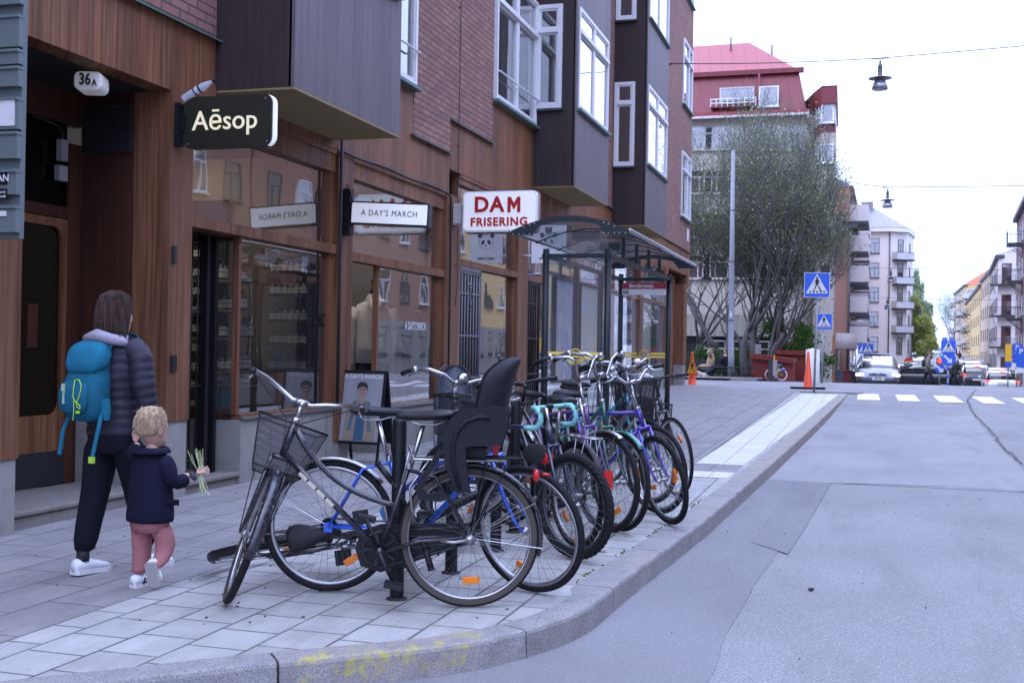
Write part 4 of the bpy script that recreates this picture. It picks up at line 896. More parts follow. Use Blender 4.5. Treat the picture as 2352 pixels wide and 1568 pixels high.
# vaulted roof: arc from X = -3.62 to -2.32
def arc(s): x = -3.62+1.30*s; return x, 2.575+.16*math.sin(PI*min(1, max(0, s)))**.9
Y0r, Y1r = 11.87, 16.92
m = MB(); k = 16; vs = []
for i in range(k+1):
    x, z = arc(i/k); vs += [(x, Y0r, z), (x, Y1r, z)]
m.add(vs, [(2*i, 2*i+2, 2*i+3, 2*i+1) for i in range(k)], True)
rt_ = NT('shelter_roof_plastic'); a_ = rt_.n('BsdfTransparent'); a_.inputs[0].default_value = (.75, .78, .82, 1); b_ = rt_.n('BsdfPrincipled'); b_.inputs['Base Color'].default_value = (.25, .26, .28, 1); b_.inputs['Roughness'].default_value = .25
mm = rt_.n('MixShader'); f_ = rt_.ramp(rt_.noise(rt_.pos(), 1.8, 5, .6), [(.3, .32), (.75, .7)]); rt_.l(f_, mm.inputs[0]); rt_.l(a_.outputs[0], mm.inputs[1]); rt_.l(b_.outputs[0], mm.inputs[2]); rt_.l(mm.outputs[0], rt_.out.inputs[0])
build('roof', m, rt_.m, t)
def arch(y, th=.03, depth=.10, end=True):
    m = MB(); ringsF = []
    for i in range(k+1):
        s = i/k; x, z = arc(s); lo = z-depth*(1 if .22 < s < .78 else (.35+.65*min(s, 1-s)/.22)*1.25)
        if end and (s < .235 or s > .765): lo = 2.545-.0
        if end and .235 <= s <= .765: lo = z-.045
        ringsF.append([Vector((x, y-th/2, z+.012)), Vector((x, y+th/2, z+.012)), Vector((x, y+th/2, lo)), Vector((x, y-th/2, lo))])
    m.loft(ringsF, True, False); return m
build('roof_gable', arch(Y0r), sg, t); build('roof_gable', arch(Y1r), sg, t)
m = MB()
for i, s in enumerate([.03, .08, .12, .17, .21, .79, .83, .88, .92, .97]):
    x, z = arc(s); m.ell((x, Y0r-.017, 2.555), .008, .004, .008, 6, 4); 
    if z > 2.64: m.ell((x, Y0r-.017, z-.01), .008, .004, .008, 6, 4)
build('bolt', m, M['chrome'], t)
for x in (-2.32, -3.62):
    m = MB(); m.tube([(x, Y0r, 2.585), (x, Y1r, 2.585)], .022, 8); build('gutter', m, M['alu'], t)
for y in (12.9, 13.9, 14.9, 15.9):
    m = MB(); pts = [Vector((arc(i/k)[0], y, arc(i/k)[1]-.02)) for i in range(k+1)]; m.tube(pts, .009, 6); build('roof_rib', m, sg, t)
m = MB(); m.box(-3.12, -2.8, 12.6, 12.78, 2.56, 2.66); m.box(-3.1, -2.85, 14.0, 14.15, 2.56, 2.66); build('lamp_housing', m, M['steel_dark'], t)
def gpane(pts, name='glass_panel'):
    m = MB(); m.add(pts, [(0, 1, 2, 3)]); return build(name, m, M['glass_clear'], t)
gA = gpane([(XBk, YA, .36), (XA, YA, .36), (XA, YA, 2.33), (XBk, YA, 2.33)]); gB = gpane([(XBk, YB, .36), (XA, YB, .36), (XA, YB, 2.33), (XBk, YB, 2.33)])
gpane([(XBk, YA, 2.36), (XA, YA, 2.36), (XA, YA, 2.6), (XBk, YA, 2.6)])
for a, b in [(YA, 13.52), (13.58, 14.92), (14.98, YB)]: gpane([(XBk, a, .5), (XBk, b, .5), (XBk, b, 2.33), (XBk, a, 2.33)])
yel = paint('yellow_glass_print', (.75, .58, .10), .6)
def sl_band(y, par, mirror):
    m = MB(); e = .004 if not mirror else .004
    xm = (XA+XBk)/2; yy = y-e
    for z in (1.245, 1.29):
        for a, b in ((XBk+.04, xm-.10), (xm+.10, XA-.04)): m.box(a, b, yy-.001, yy, z-.015, z+.015)
    sx = -1 if mirror else 1; up = (0, 0, 1)
    put_text(m, 'SL', .085, (xm, yy, 1.275), (sx, 0, 0), up, depth=.0008, bold=.004) if not mirror else put_text(m, 'SL', .085, (xm, y+.003, 1.275), (-1, 0, 0), up, depth=.0008, bold=.004)
    for r_ in (.062, .082, .102):
        a0, a1 = (0, 2*PI) if r_ < .07 else (PI*1.08, PI*1.92)
        pts = [(xm+r_*math.cos(a0+(a1-a0)*i/20), yy, 1.275+r_*math.sin(a0+(a1-a0)*i/20)) for i in range(21)]
        m.tube(pts, .006, 4)
    build('emblem_band', m, yel, par)
sl_band(YA, gA, False); sl_band(YB, gB, True)
# stop name board at the far end
m = MB(); m.box(XBk+.03, XA-.03, YB-.06, YB-.05, 2.12, 2.29); nb = build('name_board', m, paint('board_white', (.7, .7, .68), .5, var=.02), t)
m = MB(); m.box(XBk+.03, XA-.03, YB-.064, YB-.0605, 2.205, 2.29); build('name_stripe', m, paint('board_red', (.32, .02, .035), .5), nb)
m = MB(); put_text(m, 'Bondegatan', .075, (-2.985, YB-.066, 2.248), RX, (0, 0, 1), depth=.001, bold=.0015); build('name_lettering', m, M['white'], nb)
m = MB(); put_text(m, '66', .085, (XBk+.085, YB-.0625, 2.162), RX, (0, 0, 1), depth=.001, bold=.001); build('route_number', m, ink, nb)
# posters in frames on the long side
def pic(name, cols, sc=3, seed=0.0):
    q = NT(name); v = q.n('TexVoronoi'); v.inputs['Scale'].default_value = sc; mp_ = q.n('Mapping'); mp_.inputs['Location'].default_value = (seed, seed, seed); q.l(q.pos(), mp_.inputs[0]); q.l(mp_.outputs[0], v.inputs['Vector'])
    c = q.ramp(v.outputs['Color'], [(i/len(cols), c_) for i, c_ in enumerate(cols)]); q.bsdf(c, .4); return q.m
for y0, y1, cols, sd_ in [(12.5, 13.4, [(.45, .46, .5), (.5, .5, .5), (.25, .3, .45), (.42, .42, .45)], 2), (13.7, 14.75, [(.42, .45, .38), (.35, .45, .5), (.5, .45, .3), (.45, .48, .46)], 5)]:
    m = MB(); frame_rect(m, y0, y1, .95, 2.15, .03, XBk-.02, XBk+.03); pf = build('poster_frame', m, sg, t)
    m = MB(); m.box(XBk-.005, XBk+.01, y0+.03, y1-.03, .98, 2.12); build('poster', m, pic('poster_print', cols, 4, sd_), pf)
m = MB(); m.box(-3.22, -2.95, 13.0, 15.2, .55, .60); bn = build('bench', m, M['alu'], t)
for y in (13.2, 15.0): k_ = MB(); k_.box(-3.14, -3.08, y-.03, y+.03, zg, .55); build('leg', k_, sg, bn)

# ---------------------------------------------------------------- litter bin with wire basket
t = thing('litter_bin', 'black litter bin with domed lid and wire mesh basket beside the shelter post', 'litter bin', (-2.46, 13.05, Z(13)), 0)
m = MB(); m.lathe([(.20, .12), (.215, .16), (.225, .66), (.22, .70), (.20, .72)], 24, None, True); build('bin_body', m, M['plastic'], t)
m = MB(); m.lathe([(.26, .86), (.262, .885), (.24, .935), (.17, .985), (.08, 1.01), (.001, 1.015)], 28); m.lathe([(.001, .86), (.26, .86)], 28); lid = build('lid', m, paint('glossy_dark_lid', (.03, .032, .04), .18, coat=.5), t)
m = MB(); m.tube([(.02+.09*math.cos(a), -.15+.03*math.sin(a), .995-.02*abs(math.sin(a))) for a in [i*.5 for i in range(13)]], .004, 4); 
for i in range(5): m.tube([(.06+i*.025, -.12-.01*(i % 2), .99-.004*i), (.075+i*.025, -.15, .98-.004*i)], .003, 4)
build('graffiti', m, M['white'], lid)
for a in (0.4, 2.0, 3.6, 5.2):
    m = MB(); m.tube([(.21*math.cos(a), .21*math.sin(a), .62), (.23*math.cos(a), .23*math.sin(a), .88)], .012, 6); build('strut', m, M['black'], t)
m = MB(); m.tube([(0, 0, 0), (0, 0, .2)], .03, 8); m.lathe([(.15, .0), (.15, .02), (.03, .03)], 16); build('foot', m, M['black'], t)
t2 = thing('wire_basket', 'black wire mesh bottle basket hooked to the litter bin', 'basket', (-2.18, 13.1, Z(13)), 0)
m = MB(); rr_ = .15
for k_ in range(28):
    a = 2*PI*k_/28
    for s_ in (-1, 1): m.tube([(rr_*(.8+.2*j/6)*math.cos(a+s_*j*.14), rr_*(.8+.2*j/6)*math.sin(a+s_*j*.14), .22+.07*j) for j in range(7)], .0018, 3, cap=False)
build('mesh_wall', m, M['black'], t2)
m = MB()
for z, r_ in ((.22, .12), (.45, .138), (.64, .152)): m.tube([(r_*math.cos(2*PI*i/20), r_*math.sin(2*PI*i/20), z) for i in range(20)], .005, 5, closed=True)
for i in range(5): m.tube([(-.12, -.1+.05*i, .22), (.12, -.1+.05*i, .22)], .003, 4)
build('hoop', m, M['black'], t2)
m = MB(); m.tube([(-.16, -.05, .62), (-.03, -.05, .62), (-.03, -.05, .0)], .012, 6); build('bracket', m, M['black'], t2)

# ---------------------------------------------------------------- A-frame board
t = thing('pavement_board', 'black A-frame pavement board with a poster of a young man, headed A DAY\'S MARCH', 'sandwich board', (-5.12, 11.5, Z(11.6)), R(-6)); t.scale = (1.1, 1.25, 1.03)
m = MB(); tilt = .13
def board(sgn, name, parts=True):
    up = Vector((0, sgn*-tilt, 1)).normalized(); o = Vector((0, -sgn*.16, .0)) if False else Vector((0, -sgn*0.14, 0))
    up = Vector((0, sgn*.14/.97, 1)).normalized(); F = face_frame(o, (1, 0, 0) if sgn > 0 else (-1, 0, 0), up)
    m = MB(); w = .25
    for a, b, c_, d_ in [(-w, -w+.022, 0, .97), (w-.022, w, 0, .97), (-w+.022, w-.022, .94, .97), (-w+.022, w-.022, .20, .23)]:
        m.prism([(a, c_), (b, c_), (b, d_), (a, d_)], .02, F)
    fr = build('frame', m, M['black'], t)
    m = MB(); m.prism([(-w+.022, .23), (w-.022, .23), (w-.022, .94), (-w+.022, .94)], .006, F @ Matrix.Translation((0, 0, .006)))
    return F, fr, m
F, fr, m = board(1, 'front')
q = NT('poster_backdrop'); c_ = q.mix(q.noise(q.pos(), 9, 3, .5, (1, 1, .1)), (.24, .24, .26), (.36, .36, .38)); q.bsdf(c_, .4)
ps = build('poster', m, q.m, fr)
def flat(name, poly, mat, lift): k = MB(); k.prism(poly, .0015, F @ Matrix.Translation((0, 0, lift))); build(name, k, mat, ps)
skin_p = paint('printed_skin', (.33, .22, .175), .6); coat_p = paint('printed_coat', (.27, .205, .15), .6); hair_p = paint('printed_hair', (.03, .025, .025), .6); blue_p = paint('printed_blue', (.04, .09, .16), .6); strap_p = paint('printed_strap', (.06, .14, .17), .6)
flat('printed_coat', [(-.17, .24), (.19, .24), (.17, .56), (.07, .66), (-.07, .66), (-.16, .56)], coat_p, .013)
flat('printed_shirt', [(-.05, .24), (.06, .24), (.05, .64), (-.03, .64)], blue_p, .0146); flat('printed_strap', [(-.13, .34), (-.09, .34), (-.05, .64), (-.08, .645)], strap_p, .0146); flat('printed_strap', [(.10, .34), (.14, .34), (.10, .64), (.07, .645)], strap_p, .0146)
flat('printed_neck', [(-.025, .62), (.035, .62), (.03, .72), (-.015, .72)], skin_p, .0160); flat('printed_face', disc(.008, .755, .047, .068), skin_p, .0162)
flat('printed_hair', [(-.048, .77), (-.058, .80), (-.045, .835), (-.015, .85), (.02, .846), (.05, .83), (.064, .80), (.056, .768), (.045, .79), (.01, .80), (-.03, .793)], hair_p, .0178)
flat('printed_brow', [(-.03, .775), (.045, .775), (.045, .767), (-.03, .767)], hair_p, .0178); flat('printed_mouth', [(-.008, .718), (.024, .718), (.024, .712), (-.008, .712)], red, .0178); flat('printed_shadow', [(.008, .765), (.016, .765), (.018, .738), (.006, .738)], coat_p, .0178)
k = MB(); put_text(k, 'A DAY\'S MARCH', .062, F @ Vector((0, .905, .0145)), (F.to_3x3() @ Vector((1, 0, 0))), (F.to_3x3() @ Vector((0, 1, 0))), depth=.001, bold=.0022, sx=.92); build('lettering', k, M['white'], ps)
F, fr, m = board(-1, 'back'); build('rear_panel', m, M['black'], fr)

# ---------------------------------------------------------------- bollards of the cycle stand
bollards = []
for i, (x, y) in enumerate([(-2.266, 5.535), (-2.231, 6.264), (-2.20, 7.012), (-2.30, 7.75), (-2.27, 8.5), (-2.3, 9.3)]):
    if i == 0:
        b0 = thing('bollard', '', 'bollard', (x, y, Z(y)))
        m = MB(); m.lathe([(.034, 0), (.036, .01), (.036, .91), (.034, .925), (.02, .93), (.001, .93)], 16); build('post', m, M['black'], b0)
        m = MB(); m.lathe([(.055, .0), (.055, .006), (.036, .012)], 16); build('base_ring', m, M['blackmatte'], b0)
        o = b0
    else: o = copy_tree(b0); o.location = (x, y, Z(y))
    o['label'] = ['tall black steel bollard between the two nearest bicycles', 'black steel bollard second from the camera, behind the child seat bicycle', 'black steel bollard third from the camera among the bicycles', 'black steel bollard fourth from the camera behind the purple bicycle', 'black steel bollard fifth from the camera near the grey bicycle', 'black steel bollard farthest from the camera beside the basket bicycle'][i]
    o['group'] = 'bollards of the cycle stand'
# steel hoop on the pavement behind the bicycles is part of the stand

# ---------------------------------------------------------------- cones and road signs
orange = paint('traffic_orange', (.75, .09, .025), .55, var=.1)
yellow = paint('sign_yellow', (.72, .42, .03), .5)
def man_poly(s):
    """walking figure, as a few polygons in a unit box"""
    return [disc(0, .40, .055, .06), [(-.05, .33), (.05, .34), (.09, .1), (.03, .02), (-.06, .02), (-.08, .15)], [(.03, .32), (.07, .31), (.15, .12), (.13, .09), (.07, .2)], [(-.05, .31), (-.02, .28), (-.11, .14), (-.16, .03), (-.18, .05), (-.13, .17)], [(-.06, .05), (.01, .02), (-.12, -.28), (-.2, -.31), (-.21, -.27), (-.15, -.25)], [(0, .05), (.05, .02), (.13, -.12), (.22, -.3), (.28, -.27), (.27, -.32), (.17, -.35), (.08, -.17)]]
t = thing('warning_cone', 'small orange cone with a triangular roadworks warning sign at the house corner', 'traffic cone', (-5.18, 37.4, Z(37.4)))
m = MB(); m.lathe([(.16, 0), (.14, .02), (.10, .35), (.04, 1.0), (.045, 1.02), (.03, 1.06), (.001, 1.07)], 14); build('cone_body', m, orange, t)
m = MB(); F = face_frame((0.03, -.17, .62), (1, -.2, 0), (0, -.0, 1)); m.prism([(-.21, -.32), (.21, -.32), (.0, .34)], .012, F); sgn_ = build('warning_panel', m, orange, t)
m = MB(); m.prism([(-.15, -.24), (.15, -.24), (.0, .22)], .006, F @ Matrix.Translation((0, 0, .012))); build('panel_field', m, yellow, sgn_)
m = MB()
for P in man_poly(1): m.prism([(x*.45, y*.42-.07) for x, y in P], .003, F @ Matrix.Translation((0, 0, .018)))
build('panel_figure', m, ink, sgn_)
t = thing('tall_traffic_cone', 'tall slim orange traffic cone on a flat black base behind the crossing sign post', 'traffic cone', (-1.52, 36.8, Z(36.8)-.02))
m = MB(); m.lathe([(.155, .06), (.13, .10), (.035, 1.12), (.02, 1.15), (.001, 1.16)], 16); build('cone_body', m, orange, t)
m = MB(); m.box(-.52, .52, -.14, .14, 0, .06); build('base_slab', m, M['rubber'], t)
blue = paint('sign_blue', (.02, .10, .55), .4, var=.03); signwhite = paint('sign_white', (.62, .62, .62), .4, var=.02); galv = paint('galvanised_steel', (.24, .25, .27), .55, .2, var=.12, scale=12)
def crossing_face(t, c, w, right=(1, 0, 0)):
    F = face_frame(c, right, (0, 0, 1)); h = w*1.0
    m = MB(); m.prism(rrect(w, h, w*.05), .02, F); p = build('sign_plate', m, signwhite, t)
    m = MB(); m.prism(rrect(w*.96, h*.96, w*.045), .002, F @ Matrix.Translation((0, 0, .02))); build('blue_field', m, blue, p)
    m = MB(); m.prism([(-.43*w, -.33*h), (.43*w, -.33*h), (0, .45*h)], .002, F @ Matrix.Translation((0, 0, .022))); build('white_triangle', m, signwhite, p)
    m = MB(); G = F @ Matrix.Translation((0, 0, .024))
    for P in man_poly(1): m.prism([(x*w*.8, y*w*.75) for x, y in P], .002, G)
    for k_ in range(5): x = (-.30+.135*k_)*w; m.prism([(x, -.30*h), (x+.07*w, -.30*h), (x+.085*w, -.235*h), (x+.015*w, -.235*h)], .002, G)
    build('walking_figure', m, ink, p)
    return p
def sign_post(x, y, top, r=.03, zg_=None): 
    m = MB(); m.tube([(0, 0, 0), (0, 0, top)], r, 10); return m
y = 33.5; zg_ = Z(y)
t = thing('pedestrian_crossing_sign', 'large blue pedestrian crossing sign on a leaning grey post at the kerb corner', 'road sign', (-1.215, y, zg_), 0)
m = MB(); m.tube([(0, 0, 0), (.055, 0, 2.74)], .032, 10); build('post', m, galv, t); crossing_face(t, Vector((.04, -.05, 3.02)), .70)
m = MB(); m.box(0, .08, -.02, .02, 2.66, 2.74); build('clamp', m, M['alu'], t)
y = 42.2
t = thing('pedestrian_crossing_sign', 'smaller blue pedestrian crossing sign standing across the side street', 'road sign', (-1.27, y, Z(y)), 0)
m = MB(); m.tube([(0, 0, 0), (.03, 0, 2.0)], .04, 10); build('post', m, galv, t); crossing_face(t, Vector((.045, -.05, 2.17)), .56)
m = MB(); m.box(-.14, .12, -.05, .05, 0, .55); 
# low pavement island with the post
m = MB(); m.prism([(-1.6, 33.62), (.05, 33.75), (.12, 34.4), (-.5, 34.9), (-1.5, 34.5)], .07, Matrix.Translation((0, 0, Z(34)-.04))); structure('traffic_island', m, M['granite'])
# tall lamp mast with a wire
t = thing('lamp_mast', 'tall grey tapering steel mast standing in front of the flowering tree', 'mast', (-4.80, 45.6, Z(45.6)), 0)
m = MB(); m.tube([(0, 0, 0), (0, 0, 1.0), (-.01, 0, 1.02), (-.03, 0, 4.5), (-.05, 0, 8.95)], [.125, .122, .112, .10, .075], 12); build('mast_shaft', m, galv, t)
m = MB()
for z, r_ in ((2.3, .116), (4.6, .105), (6.6, .094)): m.lathe([(r_, z), (r_+.006, z+.02), (r_, z+.04)], 12, Matrix.Translation((-.03, 0, 0)))
build('band', m, M['steel_dark'], t)
m = MB(); m.box(-.06, .0, -.118, -.11, 2.45, 2.66); build('sticker', m, M['white'], t)
# hanging street lamps on wires
def hanging_lamp(c, s, label, name='hanging_street_lamp'):
    t = thing(name, label, 'street lamp', c, 0, 'street lamps hung from wires'); t.scale = (s, s, s)
    m = MB(); m.lathe([(.28, -.50), (.285, -.505), (.12, -.46), (.05, -.44), (.05, -.44)], 24); m.lathe([(.28, -.50), (.10, -.515), (.06, -.52)], 24); build('upper_disc', m, paint('lamp_grey', (.2, .2, .23), .5), t)
    m = MB(); m.lathe([(.055, -.20), (.055, -.46), (.07, -.47)], 14); m.lathe([(.012, -.05), (.03, -.14), (.055, -.2)], 10); build('stem', m, M['steel_dark'], t)
    m = MB(); m.lathe([(.075, -.51), (.15, -.60), (.185, -.70), (.19, -.78), (.17, -.77), (.001, -.74)], 22); build('lamp_shade', m, paint('lamp_glass_shade', (.30, .30, .34), .25, .3), t)
    m = MB(); m.box(-.19, .19, -.012, .012, -.02, .01); m.tube([(-.06, 0, -.02), (0, 0, -.12), (.06, 0, -.02)], .008, 5); build('hanger', m, M['steel_dark'], t)
    return t
def wire(P, label, r=.009, sag=0):
    pts = []
    for a, b in zip(P, P[1:]):
        a = Vector(a); b = Vector(b)
        for i in range(12): s = i/12; pts.append(a+(b-a)*s-Vector((0, 0, sag*4*s*(1-s))))
    pts.append(Vector(P[-1])); m = MB(); m.tube(pts, r, 5); o = build('overhead_wire', m, M['steel_dark'])
    tag(o, label, 'wire', 'overhead wires across the street'); return o
a = py(2022, 134, 30); hanging_lamp(tuple(a), 1.0, 'nearest hanging street lamp, large, with wide disc shade, high over the road')
wire([(FX+.34, 31.5, 9.2), tuple(a), (13, 29.6, 9.15)], 'thin wire carrying the nearest hanging lamp from the brick house', .013, .05)
b = py(2039, 430, 58); hanging_lamp(tuple(b), 1.25, 'second hanging street lamp, just above the grey roofed corner house')
wire([(-4.85, 45.6, 8.6), tuple(b), (14, 58, b.z-.05)], 'thin wire carrying the second hanging lamp, tied to the grey mast', .018, .05)
for i, (u, v, yy) in enumerate([(2047, 616, 84), (2038, 684, 104), (2246, 845, 150), (2183, 640, 0)]):
    if yy == 0: continue
    a = py(u, v, yy); hanging_lamp(tuple(a), 1.25, ['small hanging lamp before the top balcony of the cream corner house', 'small hanging lamp before the downpipe of the cream corner house', 'small hanging lamp over the far street near the right-hand houses'][i])
    wire([(a.x-12, yy, a.z+.4), tuple(a), (a.x+16, yy, a.z-.1)], ['far wire level with the top balcony of the corner house', 'far wire level with the third storey of the corner house', 'farthest wire above the traffic lights'][i], .014, .1)
# ================================================================ BICYCLES
def lattice_mat(name, col, cell=.012, wire_=.28):
    t = NT(name); tc = t.n('TexCoord'); s = t.sep(tc.outputs['Object'])
    h = t.math('ADD', s[0], s[1])
    def ln(e): f = t.math('FRACT', t.math('DIVIDE', e, cell)); return t.math('LESS_THAN', f, wire_)
    a = t.math('MAXIMUM', ln(t.math('ADD', h, s[2])), ln(t.math('SUBTRACT', h, s[2])))
    tr = t.n('BsdfTransparent'); b = t.n('BsdfPrincipled'); b.inputs['Base Color'].default_value = (*col, 1); b.inputs['Roughness'].default_value = .5
    m = t.n('MixShader'); t.l(a, m.inputs[0]); t.l(tr.outputs[0], m.inputs[1]); t.l(b.outputs[0], m.inputs[2]); t.l(m.outputs[0], t.out.inputs[0]); return t.m
M['mesh'] = lattice_mat('black_wire_mesh', (.012, .012, .014)); M['reflector'] = paint('orange_reflector', (.75, .20, .01), .25, var=.1); M['tail'] = paint('red_reflector', (.5, .015, .015), .25)
M['seatgrey'] = paint('charcoal_seat_plastic', (.008, .0085, .012), .6, var=.25, scale=8, spec=.25); M['greyplastic'] = paint('slate_grey_seat_plastic', (.06, .07, .09), .6)
M['tan'] = paint('tan_tyre_wall', (.055, .045, .038), .85, var=.2)
def frame_paint(name, col, rough=.28, metal=.0): return paint(name, col, rough, metal, coat=.4, var=.12, scale=10, dirt=(.1, .09, .08))
def make_bike(label, rear, front, col, R_=.35, wb=1.08, steer=0, style='diamond', bar='flat', fender=None, rack=None, basket=False, seat_h=.96, lean=0, tyre=.019, knob=False, tan=False, gearside=True, childseat=None, barcol='chrome', group='bicycles parked along the kerb', saddle='plastic', rimcol='alu', chainguard=False, frontfender=True, bar_z=1.02, flip=None, grips='plastic', bell=False, forkcol=None, parts_extra=None, child_col='seatgrey', reflect=True, spokes_n=32, tail=False, rdx=0, fa=False, csc=None):
    dx, dy = front[0]-rear[0], front[1]-rear[1]; head = math.atan2(dy, dx)
    if fa: rear = (front[0]-wb*math.cos(head), front[1]-wb*math.sin(head))
    t = thing('bicycle', label, 'bicycle', (rear[0], rear[1], Z(rear[1])+.004), head, group)
    t.rotation_euler = (lean, 0, head)
    fm = frame_paint('frame_'+label[:14].replace(' ', '_'), col); fkm = forkcol or fm
    d_ax = Vector((-.342, 0, .94)); H = lambda z: Vector((wb-.05-(z-R_)*.364, 0, z))
    pivot = H(R_+.4); Q = Matrix.Translation(pivot) @ Matrix.Rotation(steer, 4, d_ax) @ Matrix.Translation(-pivot)
    I = Matrix.Identity(4)
    # ---- wheels
    for ax, tr in ((0, I), (wb, Q)):
        T = tr @ Matrix.Translation((ax, 0, R_)) @ Matrix.Rotation(PI/2, 4, 'X')
        m = MB(); m.M = T; n = 56; tr_ = tyre
        if knob:
            vs = []; fs = []; k = 10; n = 96
            for i in range(n):
                a = 2*PI*i/n
                for j in range(k):
                    b = 2*PI*j/k; r_ = tr_*(1+(.16 if (i+j) % 2 and math.cos(b) > -.2 else 0)); vs.append(((R_-tr_+r_*math.cos(b))*math.cos(a), (R_-tr_+r_*math.cos(b))*math.sin(a), r_*math.sin(b)))
            m.add(vs, [(i*k+j, ((i+1) % n)*k+j, ((i+1) % n)*k+(j+1) % k, i*k+(j+1) % k) for i in range(n) for j in range(k)], False)
        else:
            m.tube([((R_-tr_)*math.cos(2*PI*i/n), (R_-tr_)*math.sin(2*PI*i/n), 0) for i in range(n)], tr_, 10, closed=True)
        w = build('wheel', m, M['rubber'], t)
        if tan:
            for sz in (-1, 1):
                m = MB(); m.M = T; m.lathe([(R_-2*tr_-.006, sz*(.014)), (R_-tr_*1.2, sz*(tr_+.0008)), (R_-tr_*.75, sz*(tr_*.98+.0006))], 56); build('tyre_wall', m, M['tan'], w)
        m = MB(); m.M = T; rr0 = R_-2*tr_; m.lathe([(rr0+.006, -.0125), (rr0-.008, -.0125), (rr0-.014, -.006), (rr0-.014, .006), (rr0-.008, .0125), (rr0+.006, .0125), (rr0+.006, -.0125)], 56); build('rim', m, M[rimcol], w)
        m = MB(); m.M = T
        for i in range(spokes_n):
            a = 2*PI*i/spokes_n; s_ = -1 if i % 2 else 1; b = a+s_*((i//2) % 2*2-1)*1.0
            m.tube([(.019*math.cos(b), .019*math.sin(b), s_*.028), ((rr0-.012)*math.cos(a), (rr0-.012)*math.sin(a), 0)], .0012, 3, cap=False)
        build('spokes', m, M['spoke'], w)
        m = MB(); m.M = T; m.lathe([(.001, -.06), (.007, -.058), (.009, -.045), (.022, -.034), (.022, -.028), (.013, -.024), (.013, .024), (.022, .028), (.022, .034), (.009, .045), (.007, .058), (.001, .06)], 14); build('hub', m, M['alu'], w)
        if reflect:
            for k_ in range(1):
                m = MB(); a = (5.1 if ax == 0 else 4.3)+rear[0]*7; c_ = Vector((R_*.62*math.cos(a), R_*.62*math.sin(a), 0)); m.M = T
                m.obox(c_, (-math.sin(a), math.cos(a), 0), (math.cos(a), math.sin(a), 0), (0, 0, 1), .042, .018, .008); build('spoke_reflector', m, M['reflector'], w, bevel=.004)
    # ---- frame
    BB = Vector((.445, 0, .275)); ST = lambda z: Vector((BB.x-(z-BB.z)*.325, 0, z)); seat_top = ST(.80 if style == 'diamond' else .70)
    hb, ht = H(2*R_+.045), H(2*R_+.045+(.13 if style == 'diamond' else .17))
    m = MB(); r = .0155
    m.tube([BB, seat_top], .0145, 10); m.tube([hb, ht], .0185, 12); m.tube([BB, hb*.93+ht*.07], r*1.05, 10)
    if style == 'diamond': m.tube([seat_top-Vector((-.005, 0, .03)), ht-Vector((0, 0, .03))], r*.9, 10)
    elif style == 'step':
        a, b = ht-Vector((0, 0, .035)), ST(.50); pts = []
        for i in range(13):
            s = i/12; p = a.lerp(b, s); p.z -= .10*math.sin(PI*s**.75); pts.append(p)
        m.tube(pts, r*.95, 10)
    elif style == 'mixte':
        m.tube([ht-Vector((0, 0, .04)), ST(.52)], r*.9, 10)
    m.tube([BB+Vector((0, -.035, 0)), BB+Vector((0, .035, 0))], .021, 12)
    for s_ in (-1, 1):
        y = s_*.055
        m.tube([BB+Vector((-.03, s_*.022, 0)), Vector((.25, s_*.05, R_*.95)), Vector((0, y, R_))], .009, 8)
        m.tube([seat_top+Vector((0, s_*.018, -.02)), Vector((.17, s_*.045, R_+.3)), Vector((0, y, R_))], .0075, 8)
        m.box(-.025, .02, y-.003, y+.003, R_-.03, R_+.02)
    build('frame', m, fm, t)
    # ---- fork
    m = MB(); m.M = Q; crown = H(2*R_+.03)
    m.tube([crown+Vector((0, -.05, 0)), crown+Vector((0, .05, 0))], .014, 8)
    for s_ in (-1, 1): m.tube([crown+Vector((0, s_*.048, 0)), H(R_+.15)+Vector((.0, s_*.052, 0)), H(R_+.05)+Vector((.018, s_*.053, 0)), Vector((wb, s_*.054, R_))], [.0125, .011, .009, .008], 8)
    build('fork', m, fkm, t)
    # ---- steering: stem, bar, grips, brake levers
    top = H(bar_z); m = MB(); m.M = Q; m.tube([ht, top], .0125, 10); m.tube([top+Vector((-.01, 0, -.01)), top+Vector((.05, 0, .015))], .014, 10)
    c0 = top+Vector((.05, 0, .015)); m.tube([c0-Vector((0, .03, 0)), c0+Vector((0, .03, 0))], .017, 10); m.tube([ht-Vector((0, 0, .012)), ht+Vector((-.002, 0, .012))], .021, 12)
    build('stem', m, M[barcol], t)
    def bar_pts(s_):
        if bar == 'city': L_ = [(0, 0, 0), (.0, .05, .0), (.02, .12, .035), (-.03, .21, .055), (-.12, .265, .04), (-.19, .285, .02), (-.26, .29, .0)]
        elif bar == 'flat': L_ = [(0, 0, 0), (0, .1, .01), (-.01, .2, .012), (-.03, .30, .012)]
        elif bar == 'riser': L_ = [(0, 0, 0), (.0, .06, .0), (-.01, .12, .06), (-.03, .2, .07), (-.07, .3, .06)]
        elif bar == 'drop': L_ = [(0, 0, 0), (0, .19, 0), (.05, .205, -.0), (.085, .21, -.03), (.09, .212, -.075), (.06, .215, -.115), (0, .218, -.125), (-.05, .22, -.125)]
        else: L_ = [(0, 0, 0), (0, .05, 0), (.02, .08, .12), (-.0, .13, .15), (-.12, .24, .14), (-.22, .26, .10)]
        return [c0+Vector((x, s_*y*(.72 if bar == 'drop' else 1), z)) for x, y, z in L_]
    m = MB(); m.M = Q
    for s_ in (-1, 1): m.tube(bar_pts(s_), .0115, 10)
    hbar = build('handlebar', m, M['mint'] if bar == 'drop' and 'mint' in M else M[barcol], t)
